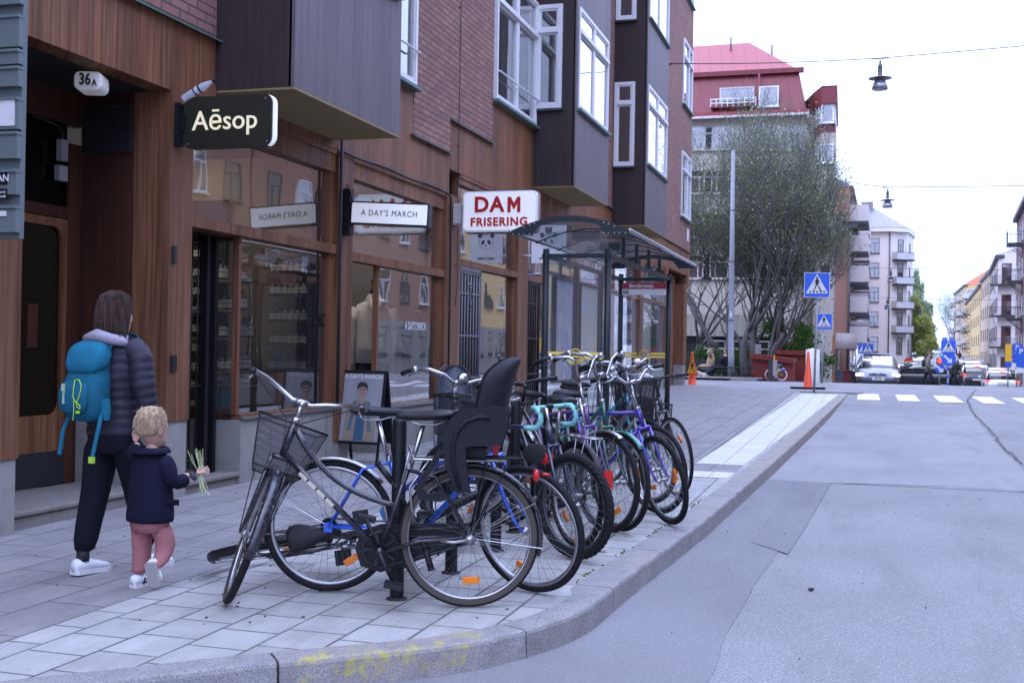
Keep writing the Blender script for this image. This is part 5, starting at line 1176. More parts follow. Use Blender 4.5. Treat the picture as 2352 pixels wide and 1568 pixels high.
    for s_ in (-1, 1):
        P = bar_pts(s_); a, b = P[-2], P[-1]; d_ = (b-a).normalized()
        if bar == 'drop':
            m = MB(); m.M = Q; m.tube(P[1:], .0165, 10); build('grip', m, M['mint'], hbar)
            m = MB(); m.M = Q; m.tube([P[3]+Vector((.01, 0, .02)), P[3]+Vector((.05, 0, .03)), P[3]+Vector((.07, 0, -.03)), P[3]+Vector((.05, 0, -.1))], [.014, .013, .008, .006], 8); build('brake_lever', m, M['chrome'], hbar)
            continue
        m = MB(); m.M = Q; m.tube([b-d_*.115, b+d_*.004], [.0165, .0165], 10); m.tube([b+d_*.004, b+d_*.012], .0185, 10); build('grip', m, M[grips], hbar)
        m = MB(); m.M = Q; q0 = b-d_*.15; f_ = Vector((1, 0, -.4)); m.tube([q0, q0+f_*.03-d_*-.0, q0+f_*.05+d_*.03, q0+f_*.055+d_*.11], [.009, .008, .007, .006], 6); m.tube([q0-d_*.015, q0+d_*.015], .0165, 8); build('brake_lever', m, M['plastic' if barcol != 'chrome' else 'chrome'], hbar)
        m = MB(); m.M = Q; m.tube([q0+f_*.02, q0+Vector((.10, -s_*.04, .0)), c0+Vector((.09, s_*.04, -.08)), H(2*R_+.1)+Vector((.04, s_*.01, 0))], .0028, 5); build('brake_cable', m, M['blackmatte'], hbar)
    if bell:
        m = MB(); m.M = Q; m.ell(c0+Vector((.0, .09, .04)), .03, .03, .025); build('bell', m, M[bell], hbar)
    # ---- saddle and post
    sh = seat_h; m = MB(); p = ST(sh-.05); m.tube([seat_top-Vector((0, 0, .03)), p], .0128, 10); m.lathe([(.019, 0), (.019, .03)], 10, Matrix.Translation(seat_top-Vector((0, 0, .012)))); build('seat_post', m, M['chrome'], t)
    m = MB(); sp = ST(sh)+Vector((-.0, 0, .0)); rings = []
    for s, w_, h_, dz in [(-.135, .03, .012, .006), (-.125, .062, .024, .004), (-.09, .078, .03, .004), (-.03, .07, .030, 0), (.03, .042, .028, -.004), (.09, .024, .025, -.004), (.14, .018, .021, -.002), (.155, .008, .010, -.008)]:
        rings.append([sp+Vector((s, w_*math.cos(2*PI*k/12), dz+h_*math.sin(2*PI*k/12)*(1 if math.sin(2*PI*k/12) > 0 else .9))) for k in range(12)])
    m.loft(rings); sd_ = build('saddle', m, M[saddle], t, sub=1)
    m = MB()
    for s_ in (-1, 1): m.tube([sp+Vector((.12, s_*.012, -.02)), sp+Vector((.03, s_*.02, -.045)), sp+Vector((-.05, s_*.022, -.045)), sp+Vector((-.11, s_*.035, -.018))], .0035, 5)
    build('saddle_rails', m, M['chrome'], sd_)
    # ---- drive train
    m = MB(); T = Matrix.Translation((BB.x, -.045, BB.z)) @ Matrix.Rotation(PI/2, 4, 'X')
    m.lathe([(.085, -.002), (.095, -.002), (.095, .002), (.085, .002), (.085, -.002)], 30, T); m.lathe([(.02, -.004), (.02, .004)], 12, T, True)
    for k_ in range(5): a = k_*2*PI/5; m.M = T; m.obox((.05*math.cos(a), .05*math.sin(a), 0), (math.cos(a), math.sin(a), 0), (-math.sin(a), math.cos(a), 0), (0, 0, 1), .04, .008, .002); m.M = None
    ch = build('chainring', m, M['alu'] if not chainguard else M['blackmatte'], t)
    ca = -1.25+rear[1]; cd_ = Vector((math.cos(ca), 0, math.sin(ca)))
    for s_ in (-1, 1):
        m = MB(); a = BB+Vector((0, s_*.06, 0)); b = a+cd_*.165*s_; m.tube([a, b], [.013, .010], 8); ck = build('crank', m, M['alu'] if not chainguard else M['black'], t)
        m = MB(); c_ = b+Vector((0, s_*.055, 0)); m.obox(c_, (1, 0, .2), (0, 1, 0), (-.2, 0, 1), .045, .042, .012); m.tube([b, c_], .007, 6); build('pedal', m, M['plastic'], ck)
    m = MB(); rc = .042
    a0 = Vector((BB.x, -.045, BB.z)); b0_ = Vector((0, -.045, R_)); m.tube([a0+Vector((0, 0, .092)), b0_+Vector((0, 0, rc))], .0045, 5); m.tube([a0-Vector((0, 0, .092)), b0_-Vector((0, 0, rc))], .0045, 5)
    build('chain', m, M['steel_dark'], t)
    m = MB(); T = Matrix.Translation((0, -.042, R_)) @ Matrix.Rotation(PI/2, 4, 'X')
    for k_ in range(4): m.lathe([(.02, .003*k_), (.045-.006*k_, .003*k_), (.045-.006*k_, .003*k_+.0015)], 20, T)
    build('sprocket', m, M['steel_dark'], t)
    if chainguard:
        m = MB(); P = [(BB.x+.13, BB.z), (BB.x+.10, BB.z+.09), (BB.x, BB.z+.125), (0, R_+.055), (-.05, R_), (0, R_-.05), (BB.x, BB.z-.12), (BB.x+.1, BB.z-.09)]
        for y0, y1 in ((-.075, -.07),): m.add([(x, y0, z) for x, z in P]+[(x, y1, z) for x, z in P], [tuple(range(8)), tuple(range(15, 7, -1))]+[(i, (i+1) % 8, 8+(i+1) % 8, 8+i) for i in range(8)])
        build('chain_guard', m, M['black'], t)
    # ---- mudguards
    def guard(ax, a0, a1, mat, tr, wd=.026):
        m = MB(); m.M = tr; rings = []; k = 22; rg = R_+.017
        for i in range(k+1):
            a = a0+(a1-a0)*i/k; ring = []
            for y, dr in ((-wd, -.014), (-wd*.7, -.002), (0, .003), (wd*.7, -.002), (wd, -.014), (wd*.65, -.006), (0, -.001), (-wd*.65, -.006)):
                ring.append(Vector((ax+(rg+dr)*math.cos(a), y, R_+(rg+dr)*math.sin(a))))
            rings.append(ring)
        m.loft(rings); g = build('mudguard', m, mat, t)
        m = MB(); m.M = tr
        for a in (a1-.12*(1 if a1 > a0 else -1), a1-.75*(1 if a1 > a0 else -1)):
            for s_ in (-1, 1): m.tube([(ax, s_*.05, R_), (ax+(rg)*math.cos(a), s_*.028, R_+rg*math.sin(a))], .0022, 4)
        build('mudguard_stay', m, M['chrome'], g); return g
    if fender:
        fm2 = M[fender] if isinstance(fender, str) else fender
        guard(0, R(40), R(195), fm2, I)
        if frontfender == 'short': guard(wb, R(150), R(62), fm2, Q)
        elif frontfender: guard(wb, R(45), R(205), fm2, Q)
    if rack:
        m = MB(); z = 2*R_+.045; m.M = Matrix.Translation((rdx, 0, 0))
        m.tube([(.16, -.055, z), (-.22, -.055, z), (-.26, -.03, z), (-.26, .03, z), (-.22, .055, z), (.16, .055, z)], .0055, 6)
        for x in (-.15, -.05, .05): m.tube([(x, -.055, z), (x, .055, z)], .004, 5)
        m.tube([(.16, 0, z), (-.24, 0, z)], .004, 5)
        for s_ in (-1, 1): m.tube([(-.08, s_*.055, z), (0, s_*.062, R_)], .0045, 5); m.tube([(.16, s_*.055, z), (.205, s_*.02, z-.02)], .005, 5); m.tube([(-.2, s_*.055, z), (-.01, s_*.062, R_)], .004, 5)
        rk = build('rack', m, M[rack], t)
    if tail:
        m = MB(); m.M = Matrix.Translation((rdx+(.06 if rdx else 0), 0, .2 if rdx else 0)); m.box(-R_-.06, -R_-.035, -.03, .03, R_+.09, R_+.2); build('rear_reflector', m, M['tail'], t)
    if basket:
        bm = M['mesh']; m = MB(); m.M = Q; zt = bar_z-.07; zb = bar_z-.34
        x0 = H(zt).x+.055
        def lvl(f): return [(x0+.02*(1-f), -(.125+.055*f)), (x0+.02*(1-f), .125+.055*f), (x0+.20+.07*f, .105+.05*f), (x0+.20+.07*f, -(.105+.05*f))]
        lo, hi = lvl(0), lvl(1); z0s = [zb]*4; dz = [0, 0, .035, .035]
        vs = [(x, y, zb) for x, y in lo]+[(x, y, zt+dz[i]-.02) for i, (x, y) in enumerate(hi)]
        m.add(vs, [(0, 1, 5, 4), (1, 2, 6, 5), (2, 3, 7, 6), (3, 0, 4, 7), (3, 2, 1, 0)]); bk = build('basket', m, bm, t)
        m = MB(); m.M = Q; m.tube(vs[4:], .006, 6, closed=True); m.tube(vs[:4], .004, 6, closed=True)
        for i in range(4): m.tube([vs[i], vs[i+4]], .003, 5)
        for s_ in (-1, 1): m.tube([(wb, s_*.06, R_), (x0+.12, s_*.10, zb)], .003, 5)
        build('basket_rim', m, M['black'], bk)
    if childseat:
        cm = M[child_col]
        C = lambda x, y: ((1075-(907.5+.2315*x))/455.0, (1395-(786.5+.2315*y))/455.0)
        P = [C(*q) for q in [(940,640),(760,665),(640,680),(540,760),(480,880),(465,1000),(490,1180),(560,1380),(605,1455),(715,1445),(690,1300),(670,1150),(665,1020),(750,1005),(850,1005),(1020,995),(1060,860),(1090,720),(1100,680)]]
        cs = None
        for s_ in (-1, 1):
            m = MB(); 
            rings = []
            Fm = Matrix(((1, 0, 0), (0, 0, 1), (0, 1, 0))).transposed().to_4x4()
            m.add([(x, s_*.165, z) for x, z in P]+[(x*.98+.004, s_*.195, z) for x, z in P], [tuple(range(len(P))), tuple(range(2*len(P)-1, len(P)-1, -1))]+[(i, (i+1) % len(P), len(P)+(i+1) % len(P), len(P)+i) for i in range(len(P))])
            o = build('side_shell' if cs else 'child_seat', m, cm, cs or t, bevel=.006)
            cs = cs or o
            q2 = [C(*q) for q in [(560,1000),(600,880),(680,790),(780,745),(900,760)]]
            m = MB(); m.tube([(x, s_*.20, z) for x, z in [C(620,1420), C(560,1200), C(548,1000), C(590,870), C(670,780), C(790,735), C(900,745)]], .011, 6); build('shell_rib', m, cm, cs)
            m = MB(); fr = [C(*q) for q in [(440,1010),(350,1160),(240,1330),(210,1440),(240,1530),(420,1545),(500,1520),(470,1430),(330,1480),(270,1440),(330,1290),(420,1180)]]
            n_ = len(fr); m.add([(x, s_*.17, z) for x, z in fr]+[(x, s_*.20, z) for x, z in fr], [tuple(range(n_)), tuple(range(2*n_-1, n_-1, -1))]+[(i, (i+1) % n_, n_+(i+1) % n_, n_+i) for i in range(n_)]); build('foot_rest', m, cm, cs)
        # seat pan and leg fronts between the shells
        m = MB(); pan = [C(*q) for q in [(1060,900),(860,860),(700,860),(640,940),(600,1060),(580,1250),(610,1440)]]
        vs = []
        for x, z in pan: vs += [(x, -.166, z), (x, .166, z)]
        for x, z in pan: vs += [(x-.012, -.166, z-.022), (x-.012, .166, z-.022)]
        n_ = len(pan); fs = [(2*i, 2*i+1, 2*i+3, 2*i+2) for i in range(n_-1)]+[(2*n_+2*i+2, 2*n_+2*i+3, 2*n_+2*i+1, 2*n_+2*i) for i in range(n_-1)]; m.add(vs, fs, True); build('seat_pan', m, cm, cs)
        # curved backrest shell
        m = MB(); rings = []
        for zf in range(11):
            f = zf/10; z = .86+.40*f; xb = -.17-.085*f+(.015*math.sin(PI*f)); hw = (.165+.012*math.sin(PI*f)) if f < .72 else .165*math.sqrt(max(.02, 1-((f-.72)/.30)**2)); dep = .17 if f < .7 else .17-.10*((f-.7)/.3)**2
            outer = [Vector((xb+dep-dep*math.sin(PI*k_/10)**.6, hw*math.cos(PI*k_/10), z)) for k_ in range(11)]
            inner = [Vector((xb+dep-(dep-.014)*math.sin(PI*k_/10)**.6, (hw-.012)*math.cos(PI*k_/10), z)) for k_ in range(10, -1, -1)]
            rings.append(outer+inner)
        m.loft(rings); build('backrest', m, cm, cs, sub=1)
        m = MB(); 
        m.tube([(-.135, -.10, 1.26), (-.15, -.19, 1.20), (-.13, -.2, 1.0), (-.13, -.2, .86)], .009, 5); build('harness_strap', m, M['greyplastic'], cs)
        m = MB(); m.box(-.155, -.105, -.215, -.19, .78, .88); m.box(-.145, -.115, -.22, -.188, .74, .80); build('buckle', m, paint('red_buckle', (.6, .03, .02), .4), cs)
        m = MB(); m.box(-.08, .14, -.05, .05, .74, .80); build('seat_bracket', m, M['black'], cs)
    if csc: cs.scale = csc
    if parts_extra: parts_extra(t, Q, H, BB, ST, c0, fm)
    return t
M['mint'] = paint('mint_bar_tape', (.22, .52, .48), .8, var=.08)
def decor_black(t, Q, H, BB, ST, c0, fm):
    a = BB.lerp(H(.745), .95); b = BB
    for k in range(4):
        m = MB(); s = .50+.095*k; p = b.lerp(a, s); q = b.lerp(a, s+.08); d = (q-p); n_ = d.cross(Vector((0, 1, 0))).normalized()
        m.obox((p+q)/2+Vector((0, .0165, 0)), d, n_, (0, 1, 0), d.length/2, .009, .0015); build('frame_decal', m, paint('cream_decal_%d' % k, (.45, .42, .3), .5), t, bevel=.003)
    m = MB(); m.lathe([(.001, 0), (.022, .0), (.026, .01), (.02, .045), (.001, .05)], 14, Matrix.Translation((0, .055, .35)) @ Matrix.Rotation(-PI/2, 4, 'X')); m.tube([(0, .10, .35), (.08, .11, .34), (.14, .10, .345)], .008, 6); build('drum_brake', m, M['alu'], t)
    m = MB(); m.tube([(.2, 0, .74), (.3, .03, .6), (.28, .03, .42)], .007, 6); m.tube([(.31, .0, .80), (.28, .055, .74), (-.18, .055, .735)], .0055, 6); m.tube([(.31, 0, .8), (.28, -.055, .74), (-.18, -.055, .735)], .0055, 6); m.tube([(.34, .02, .62), (.30, .0, .80)], .0055, 6); build('rack_brace', m, M['chrome'], t)
    m = MB(); m.ell((-.33, 0, .66), .018, .024, .032); m.tube([(-.36, 0, .67), (-.40, 0, .665)], .008, 6); build('rear_lamp', m, M['tail'], t)
make_bike('black step-through bicycle nearest the camera with silver handlebar, wire basket and charcoal child seat', (-1.859, 5.481), (-2.927, 5.111), (.008, .009, .016), R_=.352, wb=1.13, steer=R(-79), style='step', bar='city', fender=frame_paint('black_mudguard', (.01, .011, .02)), rack='black', basket=True, seat_h=.955, tyre=.0185, tan=True, childseat=True, chainguard=True, bar_z=1.005, parts_extra=decor_black, lean=0, rimcol='alu')
blue_f = (.012, .10, .55)
def decor_blue(t, Q, H, BB, ST, c0, fm):
    m = MB(); m.ell((BB.x-.08, .05, BB.z+.10), .12, .03, .055, rot=Matrix.Rotation(.5, 3, 'Y')); build('shopping_bag', m, paint('blue_plastic_bag', (.05, .22, .55), .5), t)
make_bike('bright blue bicycle facing the kerb with chrome mudguard, behind the black step-through bicycle', (-2.665, 5.56), (-1.627, 5.90), blue_f, R_=.345, wb=1.06, steer=R(-38), style='mixte', bar='flat', fender='chrome', frontfender=False, seat_h=.95, lean=R(-3), gearside=True, parts_extra=decor_blue, bar_z=.98)
# fallen bicycle on the slabs
fb = make_bike('black bicycle lying fallen on the slabs with rack and red reflector', (0, 0), (1, 0), (.012, .012, .014), R_=.34, wb=1.05, steer=R(20), style='step', bar='flat', fender='black', rack='black', seat_h=.80, tail=True, rdx=.22, barcol='black')
fb.location = (-3.26, 6.15, Z(6)+.075); fb.rotation_mode = 'QUATERNION'
fb.rotation_quaternion = (Matrix.Rotation(R(22), 4, 'Z') @ Matrix.Rotation(R(-9), 4, 'Y') @ Matrix.Rotation(R(77), 4, 'X')).to_quaternion()
def decor_seat2(t, Q, H, BB, ST, c0, fm):
    m = MB(); m.M = Q; m.lathe([(.001, -.03), (.03, -.02), (.04, .02), (.038, .03), (.001, .034)], 14, Matrix.Translation(c0+Vector((.05, 0, .03))) @ Matrix.Rotation(PI/2, 4, 'Y')); build('headlamp', m, M['chrome'], t)
make_bike('dark bicycle turned to the shops with slate grey child seat and silver headlamp', (-2.86, 8.05), (-2.50, 7.02), (.02, .05, .035), R_=.35, wb=1.08, steer=R(28), style='step', bar='city', fender='chrome', rack='chrome', basket=True, seat_h=.93, childseat=True, child_col='greyplastic', csc=(.85, .72, .91), parts_extra=decor_seat2, bar_z=1.03, barcol='chrome')
def decor_mtb(t, Q, H, BB, ST, c0, fm):
    m = MB(); m.ell((BB.x+.28, 0, .62), .12, .03, .07); build('frame_bag', m, M['blackmatte'], t)
    m = MB(); m.tube([(BB.x+.36, -.02, .60), (BB.x+.36, .02, .60)], .04, 10); build('red_horn', m, paint('red_rubber', (.6, .02, .015), .5), t)
make_bike('dark mountain bicycle with knobbly tyres and mint taped drop handlebar', (-2.62, 7.32), (-1.66, 6.90), (.012, .02, .05), R_=.325, wb=1.03, steer=R(-8), style='diamond', bar='drop', fa=True, seat_h=.92, tyre=.027, knob=True, rimcol='steel_dark', bar_z=.91, barcol='black', parts_extra=decor_mtb)
make_bike('black bicycle facing the shops with a red rear light, beside the knobbly tyred bicycle', (-1.74, 7.28), (-2.45, 8.05), (.013, .013, .015), R_=.34, wb=1.06, steer=R(15), style='mixte', bar='flat', fender='black', rack='alu', seat_h=.94, tail=True, bar_z=1.02, barcol='black')
make_bike('purple bicycle with short chrome front mudguard and upright handlebar', (-2.42, 8.42), (-1.68, 7.93), (.09, .04, .16), R_=.35, wb=1.05, steer=R(-5), style='diamond', bar='cruiser', fender='chrome', frontfender='short', fa=True, seat_h=.93, bar_z=1.06, rimcol='steel_dark')
make_bike('dark green bicycle with green rims just behind the purple one', (-2.36, 8.75), (-1.60, 8.02), (.005, .075, .055), R_=.345, wb=1.04, steer=R(0), style='mixte', bar='cruiser', fender=frame_paint('green_mudguard', (.01, .12, .09)), fa=True, seat_h=.90, bar_z=1.08, bell='chrome')
make_bike('violet blue bicycle with silver riser handlebar, its front wheel turned to the kerb', (-2.42, 8.72), (-1.35, 8.44), (.035, .018, .27), R_=.335, wb=1.04, steer=R(-38), style='diamond', bar='riser', fa=True, seat_h=.93, bar_z=1.03, rimcol='steel_dark', barcol='chrome')
make_bike('metallic grey bicycle with a broad black saddle behind the violet blue bicycle', (-2.30, 9.35), (-1.50, 8.95), (.10, .10, .11), R_=.345, wb=1.05, steer=R(-12), style='step', bar='city', fa=True, seat_h=.98, bar_z=1.12, bell='white', barcol='alu')
make_bike('turquoise bicycle with black front basket near the litter bin', (-2.60, 9.95), (-1.66, 9.48), (.04, .32, .45), R_=.35, wb=1.05, steer=R(-12), style='mixte', bar='city', basket=True, fa=True, seat_h=.93, bar_z=1.08, rimcol='alu', barcol='black')
make_bike('black road bicycle with pale rims, farthest of the kerbside row', (-2.2, 10.6), (-1.52, 10.02), (.012, .012, .014), R_=.345, wb=1.0, steer=R(-15), style='diamond', bar='flat', fa=True, seat_h=.96, bar_z=1.0, tyre=.014, barcol='black')
# ================================================================ PEOPLE
def skin_mesh(name, verts, edges, radii, mat, parent, root=0, sub=2, ell=None, label=None):
    me = bpy.data.meshes.new(name); me.from_pydata([tuple(v) for v in verts], edges, []); me.update(); me.materials.append(mat)
    o = bpy.data.objects.new(name, me); COL.objects.link(o); o.parent = parent
    sk_ = o.modifiers.new('skin', 'SKIN'); sk_.use_smooth_shade = True; sk_.branch_smoothing = .3
    sv = me.skin_vertices[0].data
    for i, r in enumerate(radii): sv[i].radius = r if isinstance(r, tuple) else (r, r); sv[i].use_root = (i == root)
    s_ = o.modifiers.new('sub', 'SUBSURF'); s_.levels = s_.render_levels = sub
    if label: o['label'] = label
    return o
skin = paint('skin', (.50, .30, .22), .55, var=.06); 
def hair_mat(name, a, b):
    t = NT(name); tc = t.n('TexCoord'); f = t.noise(tc.outputs['Object'], 60, 4, .6, (1, 1, .08)); c = t.mix(t.ramp(f, [(.3, 0), (.7, 1)]), a, b); t.bsdf(c, .75, spec=.12, bump=f, bstr=.8, bdist=.004); return t.m
def cloth(name, col, s=40, b=.3): 
    t = NT(name); tc = t.n('TexCoord'); f = t.noise(tc.outputs['Object'], s, 5, .6); g = t.noise(tc.outputs['Object'], 5, 3); c = t.mix(f, tuple(x*.75 for x in col), tuple(min(1, x*1.25) for x in col)); t.bsdf(c, .9, bump=t.math('ADD', t.math('MULTIPLY', f, .3), g), bstr=b, bdist=.02, spec=.2); return t.m
def ringz(z, rx, ry, cx=0, cy=0, n=20, k=1.0): rx, ry = rx*(1+.018*math.sin(z*61)), ry*(1+.03*math.sin(z*47+1)); return [Vector((cx+rx*(1+.025*math.sin(5*2*PI*i/n+z*23))*math.copysign(abs(math.cos(2*PI*i/n))**k, math.cos(2*PI*i/n)), cy+ry*math.copysign(abs(math.sin(2*PI*i/n))**k, math.sin(2*PI*i/n)), z)) for i in range(n)]
def shoe(m, heel, toe, s=1.0, up=Vector((0, 0, 1))):
    """low sneaker from heel to toe; returns nothing, fills the collector"""
    heel = Vector(heel); toe = Vector(toe); d = (toe-heel); L_ = d.length; d.normalize(); sd_ = d.cross(up).normalized(); u = sd_.cross(d)
    rings = []
    for f, w, h0, h1 in [(0, .020, .0, .055), (.06, .033, 0, .068), (.3, .036, 0, .072), (.5, .040, 0, .062), (.75, .046, 0, .046), (.93, .036, 0, .034), (1, .012, .008, .02)]:
        rings.append([heel+d*(L_*f)+sd_*(w*s*math.cos(a))+u*((h0+h1)/2*s+(h1-h0)/2*s*math.sin(a)) for a in [2*PI*k/14 for k in range(14)]])
    m.loft(rings)
def sole(m, heel, toe, s=1.0, up=Vector((0, 0, 1)), th=.022):
    heel = Vector(heel); toe = Vector(toe); d = (toe-heel); L_ = d.length; d.normalize(); sd_ = d.cross(up).normalized(); u = sd_.cross(d)
    P = [(f, w) for f, w in [(0, .022), (.05, .034), (.3, .037), (.5, .036), (.78, .047), (.94, .038), (1.02, .015)]]
    o = [heel+d*(L_*f)+sd_*(w*s) for f, w in P]+[heel+d*(L_*f)-sd_*(w*s) for f, w in P[::-1]]; n = len(o)
    m.add([p-u*.002 for p in o]+[p+u*th*s for p in o], [tuple(range(n)), tuple(range(2*n-1, n-1, -1))]+[(i, (i+1) % n, n+(i+1) % n, n+i) for i in range(n)])
def fingers(root, d, side, up, L_, r, curl=.5, spread=.1):
    """list of finger chains from the end of a palm"""
    out = []
    for i, ln in enumerate([.82, .95, 1.0, .85]):
        b = root+side*((i-1.5)*r*2.1); p = [b]; dd = d.copy()
        for k in range(3):
            dd = (dd+up*(-curl*.55)).normalized(); p.append(p[-1]+dd*(L_*ln*(.42, .32, .26)[k]))
        out.append(p)
    return out
def hand(name, wrist, d, side, palm_n, s, mat, parent, curl=.6):
    """hand with palm, four bent fingers and a thumb; d = along the hand, side = towards the thumb"""
    V, E, Rr = [Vector(wrist), Vector(wrist)+d*.035*s, Vector(wrist)+d*.075*s], [(0, 1), (1, 2)], [(.021*s, .015*s), (.03*s, .013*s), (.034*s, .012*s)]
    for ch in fingers(Vector(wrist)+d*.085*s, d, -side, palm_n*-1, .075*s, .009*s, curl):
        V.append(ch[0]); E.append((2, len(V)-1)); Rr.append(.0095*s); pi = len(V)-1
        for p, r in zip(ch[1:], (.009, .0082, .007)): V.append(p); E.append((pi, len(V)-1)); Rr.append(r*s); pi = len(V)-1
    a = Vector(wrist)+d*.03*s+side*.028*s; V.append(a); E.append((1, len(V)-1)); Rr.append(.0125*s); pi = len(V)-1
    for q, r in ((d*.035+side*.018+palm_n*.012, .011), (d*.06+side*.018+palm_n*.03, .009)): V.append(Vector(wrist)+d*.03*s+side*.028*s+q*s); E.append((pi, len(V)-1)); Rr.append(r*s); pi = len(V)-1
    return skin_mesh(name, V, E, Rr, mat, parent, 0, 1)
def head(parent, c, s, face_dir, hairm, mat, long_hair=False):
    """head with features; face_dir is the yaw the face looks to (0 = +y)"""
    Rm = Matrix.Rotation(face_dir, 3, 'Z'); rings = []
    for z, rx, ry, cy in [(-.115, .030, .030, .035), (-.10, .045, .05, .03), (-.07, .058, .068, .018), (-.03, .068, .082, .008), (.01, .073, .090, .0), (.05, .073, .092, -.005), (.085, .062, .078, -.006), (.11, .038, .048, -.006), (.12, .01, .012, -.006)]:
        rings.append([Vector(c)+(Rm @ Vector((rx*s*math.cos(2*PI*i/18), cy*s+ry*s*math.sin(2*PI*i/18), z*s))) for i in range(18)])
    m = MB(); m.loft(rings); P = lambda x, y, z: Vector(c)+(Rm @ Vector((x*s, y*s, z*s)))
    m.ell(P(0, .096, -.012), .012*s, .016*s, .022*s, 8, 6); 
    for sg_ in (-1, 1): m.ell(P(sg_*.075, -.005, -.01), .010*s, .022*s, .033*s, 8, 8)
    h = build('head', m, mat, parent)
    m = MB()
    for sg_ in (-1, 1): m.ell(P(sg_*.028, .078, .012), .012*s, .008*s, .007*s, 8, 6)
    build('eye', m, M['white'], h)
    m = MB()
    for sg_ in (-1, 1): m.ell(P(sg_*.028, .085, .012), .006*s, .003*s, .006*s, 8, 6)
    build('iris', m, ink, h)
    m = MB(); m.ell(P(0, .082, -.055), .022*s, .008*s, .006*s, 8, 6); build('mouth', m, paint('lips', (.4, .14, .12), .5), h)
    return h, P
# ---------------- woman walking away, hand down to the child
WX, WY = -4.00, 5.56
w = thing('person', 'woman walking away in dark quilted jacket and black trousers with turquoise backpack', 'person', (WX, WY, Z(WY)), R(-6)); w.scale = (.97,)*3
V = [(0, 0, .88), (0, 0, 1.02), (0, -.01, 1.18), (0, -.01, 1.31), (0, 0, 1.40), (0, .02, 1.45), (-.09, 0, .83), (-.10, -.02, .47), (-.115, -.10, .12), (.09, .0, .83), (.10, .10, .47), (.085, .18, .11), (-.17, -.01, 1.305), (-.23, .02, 1.05), (-.20, .12, .84), (.165, -.01, 1.30), (.225, -.02, 1.06), (.25, .03, .90)]
E_ = [(0, 1), (1, 2), (2, 3), (3, 4), (4, 5), (0, 6), (6, 7), (7, 8), (0, 9), (9, 10), (10, 11), (3, 12), (12, 13), (13, 14), (3, 15), (15, 16), (16, 17)]
Rr = [(.13, .09), (.11, .08), (.13, .085), (.11, .07), (.045, .045), (.045, .045), .075, .04, .028, .075, .04, .028, .05, .04, .028, .05, .04, .028]
skin_mesh('body', V, E_, Rr, skin, w)
hd, P = head(w, (0.0, .02, 1.485), .95, R(14), None, skin)
hm = hair_mat('brown_hair', (.010, .006, .005), (.045, .028, .021))
m = MB(); rings = []
for z, rx, ry, cx, cy in [(1.635, .012, .012, .0, -.005), (1.627, .045, .05, 0, -.005), (1.60, .075, .085, 0, -.005), (1.56, .088, .102, 0, -.006), (1.50, .093, .104, .0, -.018), (1.44, .095, .092, .0, -.03), (1.38, .096, .075, .005, -.04), (1.34, .094, .062, .012, -.045)]:
    ring = []
    for i in range(28):
        a = 2*PI*i/28; wv = 1+.03*math.sin(i*3.3+z*20)+.015*math.sin(i*7+z*9); ring.append(Vector((cx+rx*wv*math.cos(a), cy+ry*wv*math.sin(a)+(-.0 if math.sin(a) < .62 else -.5*ry*(math.sin(a)-.62)*(1 if z < 1.56 else .2)), z)))
    rings.append(ring)
m.loft(rings); hr = build('hair', m, hm, w, sub=1)
rh = random.Random(4)
m = MB()
for i in range(260):
    a = rh.uniform(PI*.92, PI*2.12); e = rh.uniform(-.004, .006); zb = rh.uniform(1.33, 1.46); P_ = []
    for z, rx, ry, cy in [(1.63, .03, .03, -.005), (1.60, .075, .085, -.005), (1.56, .088, .102, -.006), (1.50, .093, .104, -.018), (1.44, .095, .092, -.03), (zb, .097, .08, -.038)]: P_.append((rx*math.cos(a)*1.02+rh.gauss(0, .0015), cy+(ry+e)*math.sin(a)*1.02, z+.003))
    m.tube(P_, [.004, .005, .005, .0045, .004, .001], 4)
build('hair_strands', m, hair_mat('brown_hair_light', (.018, .011, .008), (.075, .048, .036)), hr)
for k, (hx0, hx1) in enumerate([(-.09, .02), (.02, .12)]):
    m = MB()
    for i in range(46):
        x = rh.uniform(hx0, hx1); y0 = -.03-.07*math.sqrt(max(0, 1-(x/.13)**2)); ln = rh.uniform(1.22, 1.36) if x < .055 else rh.uniform(1.10, 1.30)
        m.tube([(x*.9, y0+.005, 1.46), (x*1.02, y0-.004, 1.40), (x*1.05+rh.gauss(0, .006), y0+.006, (1.4+ln)/2), (x*1.08+rh.gauss(0, .01), y0+.012, ln)], [.008, .008, .006, .001], 4)
    build('hair_strands', m, hm, hr)
puff = NT('quilted_nylon'); pt_ = puff.n('TexCoord'); s_ = puff.sep(pt_.outputs['Object']); nzz = puff.noise(pt_.outputs['Object'], 14, 3); puff.bsdf(puff.mix(nzz, (.013, .011, .020), (.028, .025, .042)), .6, spec=.3, bump=nzz, bstr=.35, bdist=.02)
